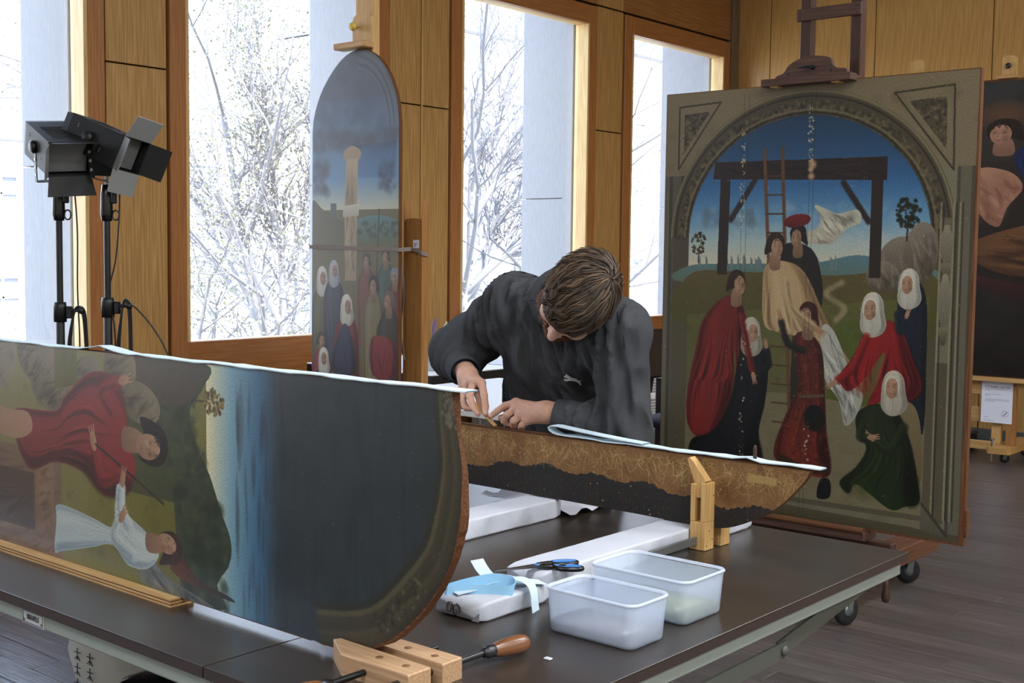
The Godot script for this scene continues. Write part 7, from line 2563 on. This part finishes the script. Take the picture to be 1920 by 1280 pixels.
func person() -> void:
	rng.seed = 91
	var base := Vector3(3.02, 0, -2.30)
	var t := thing("person", "bearded man in a dark grey sweatshirt bending over the plank, working with a stick", "person", base)
	var o := -base
	# ---- joints
	var hip := Vector3(2.985, 0.92, -2.300)
	var belly := Vector3(2.905, 1.06, -2.265)
	var chest := Vector3(2.785, 1.232, -2.165)
	var neck := Vector3(2.645, 1.372, -2.062)
	var sr := Vector3(2.745, 1.342, -2.308)
	var sl := Vector3(2.648, 1.293, -1.880)
	var er := Vector3(2.765, 1.196, -2.580)
	var wr := Vector3(2.640, 1.152, -2.418)
	var el := Vector3(2.664, 1.035, -1.862)
	var wl := Vector3(2.588, 1.070, -2.036)
	var hc := Vector3(2.528, 1.382, -1.920)
	var across := (sl - sr).normalized()
	# ---- sweatshirt
	var fold := FastNoiseLite.new()
	fold.seed = 4
	fold.frequency = 1.0
	fold.fractal_octaves = 2
	var fd := Field.new(Vector3(2.42, 0.74, -2.80), Vector3(3.25, 1.56, -1.70), 0.0105)
	fd.bone(hip + Vector3(0, -0.10, 0), belly, 0.150, 0.155, 0.03)
	fd.bone(hip - across * 0.07 + Vector3(0, -0.10, 0), chest - across * 0.08, 0.135, 0.125, 0.05)
	fd.bone(hip + across * 0.07 + Vector3(0, -0.10, 0), chest + across * 0.07, 0.135, 0.120, 0.05)
	fd.bone(belly, chest + Vector3(0.03, 0.02, 0.0), 0.15, 0.15, 0.05)
	fd.bone(chest, neck + Vector3(0.035, -0.045, -0.01), 0.15, 0.085, 0.05)
	fd.bone(sr.lerp(neck, 0.05), neck + Vector3(0.03, -0.02, -0.02), 0.085, 0.070, 0.05)
	fd.bone(sl.lerp(neck, 0.05), neck + Vector3(0.03, -0.02, 0.0), 0.085, 0.070, 0.05)
	fd.bone(sr, chest - across * 0.07, 0.09, 0.11, 0.05)
	fd.bone(sl, chest + across * 0.05, 0.08, 0.11, 0.05)
	fd.bone(sr, er, 0.092, 0.080, 0.035, 0.006, 2.6)
	fd.bone(er, er.lerp(wr, 0.80), 0.080, 0.052, 0.03, 0.012, 3.2)
	fd.bone(sl, el, 0.078, 0.068, 0.03, 0.004, 2.0)
	fd.bone(el, el.lerp(wl, 0.78), 0.070, 0.046, 0.03, 0.006, 2.6)
	var st := tool()
	fd.net(st, 1, func(p: Vector3) -> Vector3:
		# soft folds hanging from the shoulders, drawn out along the body
		var q := Vector3(p.x * 5.0, p.y * 3.2, p.z * 17.0)
		var w := clampf((p.z + 2.50) / 0.12, 0, 1)
		var k := 1.0 - absf(fold.get_noise_3dv(q)) * 2.6
		var s := Vector3(-0.75, 0.1, 0.3).normalized()
		return p + s * (0.030 * w * k - 0.014) + o)
	var sweat := StandardMaterial3D.new()
	sweat.albedo_texture = noise_tex([Color(0.205, 0.21, 0.222), Color(0.262, 0.267, 0.28), Color(0.33, 0.335, 0.347)], [0.2, 0.5, 0.8], 0.22, 71, 3)
	sweat.uv1_triplanar = true
	sweat.uv1_scale = Vector3(7, 7, 7)
	sweat.roughness = 0.95
	sweat.metallic_specular = 0.2
	var sw := obj("sweatshirt", st, sweat, t)
	# ribbed cuffs, collar, shoulder seams
	for q in [[er, wr, 0.72, 0.050, 0.045], [el, wl, 0.70, 0.046, 0.040]]:
		var a: Vector3 = (q[0] as Vector3).lerp(q[1], q[2])
		var b: Vector3 = (q[0] as Vector3).lerp(q[1], 1.02)
		var pts := []
		var rad := []
		for i in 9:
			pts.append(a.lerp(b, i / 8.0) + o)
			rad.append(lerpf(q[3], q[4], i / 8.0) * (1.0 if i < 8 else 0.93))
		st = tool()
		tube(st, pts, rad, 28, false)
		var inn := []
		for i in 4:
			inn.append(b.lerp(a, i * 0.12) + o)
		tube(st, inn, rad[8] * 0.96, 20, false)
		obj("cuff", st, sweat, t)
	var nd := (hc - neck).normalized()
	var cu := nd.cross(Vector3.UP).normalized()
	var cv := cu.cross(nd)
	st = tool()
	var ringp := []
	for i in 33:
		var a := TAU * i / 32.0
		ringp.append(neck + nd * 0.018 + cu * 0.084 * cos(a) + cv * 0.080 * sin(a) + o)
	tube(st, ringp, 0.013, 10, false)
	obj("collar", st, sweat, t)
	var seam := plain(Color(0.06, 0.06, 0.065), 0.95)
	# ---- trousers and shoes, behind the table
	var tf := Field.new(Vector3(2.80, 0.02, -2.62), Vector3(3.35, 1.0, -1.98), 0.014)
	for s in [-1.0, 1.0]:
		var hj: Vector3 = Vector3(3.0, 0.86, -2.30) + across * 0.085 * s
		var kn: Vector3 = Vector3(2.99, 0.47, -2.30) + across * 0.11 * s
		var an: Vector3 = Vector3(3.09, 0.09, -2.30) + across * 0.12 * s
		tf.bone(hj, kn, 0.10, 0.072, 0.04)
		tf.bone(kn, an, 0.072, 0.058, 0.03)
	tf.bone(Vector3(3.0, 0.90, -2.36), Vector3(3.0, 0.90, -2.24), 0.11, 0.11, 0.04)
	st = tool()
	tf.net(st, 1, func(p: Vector3) -> Vector3: return p + o)
	obj("trousers", st, plain(Color(0.10, 0.12, 0.17), 0.9), t)
	for s in [-1.0, 1.0]:
		var ft: Vector3 = Vector3(3.07, 0, -2.30) + across * 0.125 * s
		st = tool()
		var rg := []
		for q in [[0.002, 0.135, 0.047], [0.02, 0.14, 0.05], [0.05, 0.125, 0.046], [0.075, 0.09, 0.042], [0.095, 0.055, 0.04]]:
			rg.append(ring(ft + Vector3(-0.05 + (0.14 - q[1]) * 0.75, q[0], 0) + o, q[1], q[2], q[2] * 0.9, 6))
		loft(st, rg, 7, true, true)
		obj("shoe", st, M.black, t)
	# ---- head axes: crown towards the viewer, face down to the left
	var crown := Vector3(-0.652, 0.271, 0.708).normalized()
	var fwd := Vector3(-0.577, -0.776, -0.255)
	fwd = (fwd - crown * crown.dot(fwd)).normalized()
	var lft := crown.cross(fwd)
	var hb := Basis(lft, crown, fwd)
	var hp := func(x: float, y: float, z: float) -> Vector3: return hc + hb * Vector3(x, y, z)
	# ---- skin: head, neck, both hands in one mesh
	st = tool()
	var hf := Field.new(hc - Vector3.ONE * 0.175, hc + Vector3.ONE * 0.165, 0.0042)
	hf.ball(hp.call(0, 0.012, -0.012), Vector3(0.077, 0.092, 0.098), hb, 0.01)
	hf.ball(hp.call(0, -0.03, 0.025), Vector3(0.066, 0.080, 0.066), hb, 0.03)
	hf.bone(hp.call(-0.038, -0.075, 0.02), hp.call(0, -0.105, 0.066), 0.030, 0.022, 0.03)
	hf.bone(hp.call(0.038, -0.075, 0.02), hp.call(0, -0.105, 0.066), 0.030, 0.022, 0.03)
	hf.bone(hp.call(-0.03, 0.012, 0.076), hp.call(0.03, 0.012, 0.076), 0.013, 0.013, 0.02)     # brow
	hf.bone(hp.call(0, 0.002, 0.088), hp.call(0, -0.036, 0.112), 0.009, 0.0125, 0.012)          # nose
	hf.bone(hp.call(-0.012, -0.040, 0.098), hp.call(0.012, -0.040, 0.098), 0.008, 0.008, 0.01)
	hf.bone(hp.call(-0.018, -0.066, 0.086), hp.call(0.018, -0.066, 0.086), 0.008, 0.008, 0.012) # lips
	hf.bone(hp.call(-0.016, -0.076, 0.083), hp.call(0.016, -0.076, 0.083), 0.008, 0.008, 0.008)
	for s in [-1.0, 1.0]:
		hf.ball(hp.call(s * 0.030, -0.006, 0.094), Vector3(0.014, 0.009, 0.010), hb, 0.012, true)
		hf.ball(hp.call(s * 0.045, -0.035, 0.058), Vector3(0.024, 0.022, 0.026), hb, 0.02)       # cheek
		hf.ball(hp.call(s * 0.080, -0.018, -0.005), Vector3(0.008, 0.031, 0.019), hb, 0.008)      # ear
		hf.ball(hp.call(s * 0.089, -0.016, -0.001), Vector3(0.005, 0.018, 0.010), hb, 0.004, true)
	hf.bone(hp.call(0, -0.05, -0.03), neck + nd * 0.0, 0.056, 0.060, 0.03)
	hf.net(st, 1, func(p: Vector3) -> Vector3: return p + o)
	# neck lower part
	var nf := Field.new(neck - Vector3.ONE * 0.12, neck + Vector3.ONE * 0.12, 0.006)
	nf.bone(neck + nd * 0.06, neck - nd * 0.04, 0.057, 0.066, 0.01)
	nf.net(st, 1, func(p: Vector3) -> Vector3: return p + o)
	# hands
	var rh := {"wrist": [Vector3(2.648, 1.156, -2.425), Vector3(2.625, 1.143, -2.392)],
		"index": [Vector3(2.585, 1.131, -2.302), Vector3(2.568, 1.099, -2.277), Vector3(2.550, 1.072, -2.255), Vector3(2.541, 1.054, -2.248)],
		"middle": [Vector3(2.585, 1.134, -2.333), Vector3(2.563, 1.094, -2.327), Vector3(2.550, 1.066, -2.302), Vector3(2.544, 1.050, -2.278)],
		"ring": [Vector3(2.590, 1.119, -2.364), Vector3(2.570, 1.081, -2.362), Vector3(2.562, 1.060, -2.340), Vector3(2.565, 1.058, -2.322)],
		"little": [Vector3(2.597, 1.099, -2.390), Vector3(2.582, 1.073, -2.386), Vector3(2.577, 1.060, -2.371), Vector3(2.580, 1.059, -2.358)],
		"thumb": [Vector3(2.628, 1.122, -2.363), Vector3(2.603, 1.094, -2.330), Vector3(2.580, 1.073, -2.300), Vector3(2.562, 1.057, -2.272)]}
	var lh := {"wrist": [Vector3(2.590, 1.071, -2.035), Vector3(2.578, 1.072, -2.062)],
		"index": [Vector3(2.568, 1.090, -2.160), Vector3(2.560, 1.080, -2.191), Vector3(2.551, 1.063, -2.214), Vector3(2.545, 1.049, -2.230)],
		"middle": [Vector3(2.560, 1.073, -2.155), Vector3(2.546, 1.058, -2.173), Vector3(2.552, 1.038, -2.189), Vector3(2.563, 1.0285, -2.184)],
		"ring": [Vector3(2.558, 1.058, -2.135), Vector3(2.546, 1.043, -2.149), Vector3(2.556, 1.030, -2.161), Vector3(2.565, 1.027, -2.156)],
		"little": [Vector3(2.560, 1.045, -2.113), Vector3(2.552, 1.033, -2.125), Vector3(2.559, 1.026, -2.135), Vector3(2.567, 1.025, -2.131)],
		"thumb": [Vector3(2.598, 1.074, -2.110), Vector3(2.592, 1.062, -2.168), Vector3(2.578, 1.050, -2.198), Vector3(2.568, 1.042, -2.214)]}
	var knuckles := []
	for hnd in [rh, lh]:
		var lo := Vector3.ONE * 10
		var hi := -Vector3.ONE * 10
		for k in hnd:
			for p in hnd[k]:
				lo = lo.min(p)
				hi = hi.max(p)
		var g := Field.new(lo - Vector3.ONE * 0.035, hi + Vector3.ONE * 0.035, 0.0029)
		var w1: Vector3 = hnd["wrist"][1]
		g.bone(hnd["wrist"][0], w1, 0.030, 0.029, 0.01)
		for nm in ["index", "middle", "ring", "little"]:
			g.bone(w1, hnd[nm][0], 0.022, 0.0125 if nm != "little" else 0.0115, 0.016)
		g.bone(w1, hnd["thumb"][0], 0.020, 0.015, 0.014)
		for nm in ["index", "middle", "ring", "little", "thumb"]:
			var q: Array = hnd[nm]
			var r := 0.0099
			if nm == "little":
				r = 0.0086
			elif nm == "thumb":
				r = 0.0112
			# each finger on a grid of its own thickness, rooted in the palm
			g.bone(q[0], q[1], r * 1.16, r * 1.03, 0.0035)
			g.bone(q[1], q[2], r * 1.04, r * 0.94, 0.002)
			g.bone(q[2], q[3], r * 0.94, r * 0.78, 0.002)
			g.ball(q[1], Vector3.ONE * r * 1.1, Basis(), 0.002)
			knuckles.append([q[2], q[3], r])
		for nm in ["index", "middle", "ring", "little"]:
			g.ball(hnd[nm][0] + (hnd[nm][0] - w1).normalized() * -0.001 + Vector3(-0.002, 0.0025, 0.0), Vector3.ONE * 0.0115, Basis(), 0.006)
		g.net(st, 1, func(p: Vector3) -> Vector3: return p + o)
	var skin := mottled(Color(0.80, 0.635, 0.555), Color(0.745, 0.565, 0.48), Vector3(9, 9, 9), 0.55, 0.03, 88, 0.4)
	skin.subsurf_scatter_enabled = true
	skin.subsurf_scatter_strength = 0.06
	obj("body", st, skin, t)
	# nails
	var nailm := plain(Color(0.80, 0.62, 0.55), 0.35)
	for q in knuckles:
		var d: Vector3 = (q[1] - q[0]).normalized()
		var up := (Vector3(-0.7, 0.35, 0.4) - d * d.dot(Vector3(-0.7, 0.35, 0.4))).normalized()
		st = tool()
		var bs := Basis(d.cross(up), up, -d)
		var rr := []
		for k in 3:
			rr.append(ring((q[1] as Vector3) + o + up * (q[2] * 0.66 + 0.0006 * k), 0.0, 0.0, 0.0, 2))
		var sp := SphereMesh.new()
		sp.radius = 1.0
		sp.height = 2.0
		sp.radial_segments = 12
		sp.rings = 6
		var nm := put("fingernail", sp, nailm, t)
		nm.transform = Transform3D(bs * Basis.from_scale(Vector3(q[2] * 0.52, q[2] * 0.20, q[2] * 0.62)), (q[1] as Vector3) + o + up * q[2] * 0.66 - d * 0.001)
	# eyes, closed over the work
	for s in [-1.0, 1.0]:
		var sp := SphereMesh.new()
		sp.radius = 0.0115
		sp.height = 0.023
		var ey := put("eye", sp, plain(Color(0.85, 0.83, 0.80), 0.2), t)
		ey.position = hp.call(s * 0.030, -0.008, 0.080) + o
		sp = SphereMesh.new()
		sp.radius = 0.0126
		sp.height = 0.0252
		var ld := put("eyelid", sp, skin, t)
		ld.position = hp.call(s * 0.030, -0.0055, 0.080) + o
		st = tool()
		tube(st, [hp.call(s * 0.014, 0.012, 0.092) + o, hp.call(s * 0.030, 0.018, 0.090) + o, hp.call(s * 0.046, 0.012, 0.078) + o], [0.003, 0.004, 0.002], 6)
		obj("eyebrow", st, plain(Color(0.25, 0.17, 0.10), 0.9), t)
	hair(t, o, hc, hb)
	# logo: a leaping cat on the chest
	var at := Vector3(2.70, 1.185, -2.050)
	logo(t, sw, at + o)
	for q in [[Vector3(2.74, 1.426, -2.426), Vector3(2.733, 1.36, -2.43), Vector3(2.70, 1.27, -2.378)], [Vector3(2.60, 1.345, -1.862), Vector3(2.57, 1.31, -1.82), Vector3(2.565, 1.255, -1.79)]]:
		snap_line(t, "shoulder_seam", sw, q, o, seam, 0.0018)
	# stick held in both hands
	var sk := thing("wooden_stick", "flat pale wooden stick in the man's hands, its tip on the plank's edge", "stick", Vector3(2.5385, 1.023, -2.208))
	st = tool()
	bar(st, Vector3.ZERO + Vector3(0, 0.001, 0), Vector3(0.040, 0.074, -0.148), 0.011, 0.0035, Vector3(-0.3, 0.8, 0.5), 0.0008)
	obj("shaft", st, M.ply_h, sk)

func surface_near(mesh: ArrayMesh, p: Vector3, view: Vector3) -> Array:
	# nearest mesh vertex to p that looks along view, with its normal
	var arr := mesh.surface_get_arrays(0)
	var vs: PackedVector3Array = arr[Mesh.ARRAY_VERTEX]
	var ns: PackedVector3Array = arr[Mesh.ARRAY_NORMAL]
	var best := 1e9
	var bi := 0
	for i in vs.size():
		if ns[i].dot(view) < 0.15:
			continue
		var dd := vs[i] - p
		var d := (dd - view * dd.dot(view)).length_squared() + 0.02 * absf(dd.dot(view))
		if d < best:
			best = d
			bi = i
	return [vs[bi], ns[bi]]

func snap_line(t: Node3D, called: String, sw: MeshInstance3D, ctrl: Array, o: Vector3, mat: Material, r: float) -> void:
	var pts := []
	for q in smooth_poly(ctrl, 5):
		var s := surface_near(sw.mesh, q + o, Vector3(-0.76, 0.1, 0.64).normalized())
		pts.append(s[0] + s[1] * r * 0.3)
	for k in 4:
		for i in range(1, pts.size() - 1):
			pts[i] = (pts[i - 1] + pts[i] * 2.0 + pts[i + 1]) * 0.25
	var st := tool()
	tube(st, pts, r, 6)
	obj(called, st, mat, t)

func logo(t: Node3D, sw: MeshInstance3D, at: Vector3) -> void:
	var s := surface_near(sw.mesh, at, Vector3(-0.76, 0.1, 0.64).normalized())
	var n: Vector3 = (s[1] as Vector3).lerp(Vector3(-0.76, 0.1, 0.64), 0.5).normalized()
	var xr := Vector3.UP.cross(n).normalized()
	var up := n.cross(xr)
	var cat := [Vector2(-1.0, 0.42), Vector2(-0.78, 0.62), Vector2(-0.70, 0.86), Vector2(-0.62, 0.66), Vector2(-0.50, 0.62), Vector2(-0.30, 0.40), Vector2(0.0, 0.26), Vector2(0.30, 0.22), Vector2(0.52, 0.08), Vector2(0.72, -0.10), Vector2(1.02, -0.04), Vector2(1.06, 0.02), Vector2(1.02, -0.10), Vector2(0.80, -0.20), Vector2(0.92, -0.50), Vector2(1.0, -0.62), Vector2(0.90, -0.66), Vector2(0.74, -0.40), Vector2(0.50, -0.22), Vector2(0.20, -0.12), Vector2(-0.15, -0.08), Vector2(-0.42, -0.10), Vector2(-0.70, -0.16), Vector2(-0.98, -0.04), Vector2(-1.04, 0.02), Vector2(-0.86, 0.06), Vector2(-0.62, 0.04), Vector2(-0.52, 0.18), Vector2(-0.74, 0.30), Vector2(-0.92, 0.34)]
	var poly := []
	for q in cat:
		poly.append(q * 0.0235)
	var st := tool()
	extrude(st, poly, 0.0, 0.0035, Transform3D(Basis(xr, up, n), (s[0] as Vector3) + n * 0.012))
	obj("cat_logo", st, plain(Color(0.72, 0.72, 0.73), 0.6), t)

func hair(t: Node3D, o: Vector3, hc: Vector3, hb: Basis) -> void:
	# cap of hair and beard under many combed strands
	var hp := func(x: float, y: float, z: float) -> Vector3: return hc + hb * Vector3(x, y, z)
	var hf := Field.new(hc - Vector3.ONE * 0.165, hc + Vector3.ONE * 0.165, 0.0055)
	hf.ball(hp.call(-0.004, 0.022, -0.014), Vector3(0.088, 0.100, 0.109), hb, 0.01)
	hf.ball(hp.call(0, 0.045, 0.068), Vector3(0.052, 0.030, 0.026), hb, 0.03)
	hf.ball(hp.call(0, -0.128, 0.055), Vector3(0.17, 0.132, 0.12), hb, 0.02, true)
	hf.ball(hp.call(0, -0.17, -0.06), Vector3(0.2, 0.10, 0.2), hb, 0.02, true)
	var st := tool()
	hf.net(st, 1, func(p: Vector3) -> Vector3: return p + o)
	var dark := mottled(Color(0.205, 0.145, 0.095), Color(0.14, 0.095, 0.062), Vector3(12, 12, 12), 0.6, 0.03, 15, 0.4)
	obj("hair", st, dark, t)
	var tones := [plain(Color(0.215, 0.155, 0.108), 0.5), plain(Color(0.275, 0.205, 0.145), 0.5), plain(Color(0.37, 0.285, 0.20), 0.5), plain(Color(0.155, 0.112, 0.078), 0.5)]
	var nzf := FastNoiseLite.new()
	nzf.seed = 77
	nzf.frequency = 9.0
	for k in 4:
		var sts := tool()
		rng.seed = 500 + k
		for i in 760:
			# start anywhere on the cap, run away from the whorl towards the forehead and the sides
			var d := Vector3(rng.randfn(), rng.randf_range(-0.15, 1.0), rng.randfn()).normalized()
			var wh := Vector3(0.42, 0.80, -0.42).normalized()
			var pts := []
			var rad := []
			var nseg := 7
			var up_ := rng.randf_range(0.01, 0.05) if rng.randf() < 0.8 else rng.randf_range(0.06, 0.14)
			for j in nseg + 1:
				var away := d - wh * d.dot(wh)
				var flow := (away.normalized() + Vector3(-0.35, 0.0, 0.75) * 0.9 + Vector3(nzf.get_noise_3dv(d * 0.3), nzf.get_noise_3dv(d * 0.3 + Vector3.ONE * 5.0), nzf.get_noise_3dv(d * 0.3 - Vector3.ONE * 5.0)) * 1.4)
				flow = (flow - d * d.dot(flow)).normalized()
				var lift := 1.004 + up_ * float(j) / nseg
				var p := Vector3(d.x * 0.088 - 0.004, d.y * 0.100 + 0.022, d.z * (0.119 if d.z > 0.0 else 0.112) - 0.014) * Vector3(lift, lift, lift)
				var low := p.y < -0.036 or (p.z > 0.04 and p.y < 0.018 - 0.3 * maxf(0.0, absf(p.x) - 0.05))
				if low and j > 1:
					break
				if low:
					pts.clear()
					break
				pts.append(hc + hb * p + o)
				rad.append(0.0021 * (1.0 - 0.8 * pow(float(j) / nseg, 2.0)))
				d = (d + flow * 0.085).normalized()
			if pts.size() > 2:
				tube(sts, pts, rad, 4, false)
		obj("hair_strands", sts, tones[k], t).set_meta("kind", "stuff")
	# beard
	var bf := Field.new(hc - Vector3.ONE * 0.18, hc + Vector3.ONE * 0.16, 0.0055)
	for s in [-1.0, 1.0]:
		bf.bone(hp.call(s * 0.070, -0.03, 0.018), hp.call(s * 0.060, -0.075, 0.032), 0.014, 0.022, 0.02)
		bf.bone(hp.call(s * 0.060, -0.075, 0.032), hp.call(0, -0.112, 0.072), 0.023, 0.026, 0.02)
		bf.bone(hp.call(s * 0.026, -0.058, 0.088), hp.call(s * 0.032, -0.085, 0.078), 0.007, 0.010, 0.01)
	st = tool()
	bf.net(st, 1, func(p: Vector3) -> Vector3: return p + o)
	var red := mottled(Color(0.42, 0.25, 0.14), Color(0.31, 0.175, 0.095), Vector3(12, 12, 12), 0.7, 0.04, 16, 0.3)
	obj("beard", st, red, t)
	st = tool()
	rng.seed = 640
	for i in 500:
		var s := -1.0 if rng.randf() < 0.5 else 1.0
		var a := rng.randf()
		var root: Vector3 = Vector3(s * 0.080, -0.035, 0.02).lerp(Vector3(s * 0.078, -0.08, 0.035), a) if rng.randf() < 0.5 else Vector3(s * 0.078, -0.08, 0.035).lerp(Vector3(0, -0.125, 0.085), a)
		root += Vector3(rng.randf_range(-0.008, 0.008), rng.randf_range(-0.012, 0.012), rng.randf_range(-0.012, 0.012))
		var d := Vector3(s * 0.5, -0.8, 0.3 + rng.randf_range(-0.4, 0.4)).normalized()
		tube(st, [hc + hb * root + o, hc + hb * (root + d * 0.008) + o, hc + hb * (root + d * 0.015 + Vector3(0, -0.002, 0)) + o], [0.0012, 0.001, 0.0003], 3, false)
	obj("beard_strands", st, plain(Color(0.47, 0.29, 0.16), 0.6), t).set_meta("kind", "stuff")
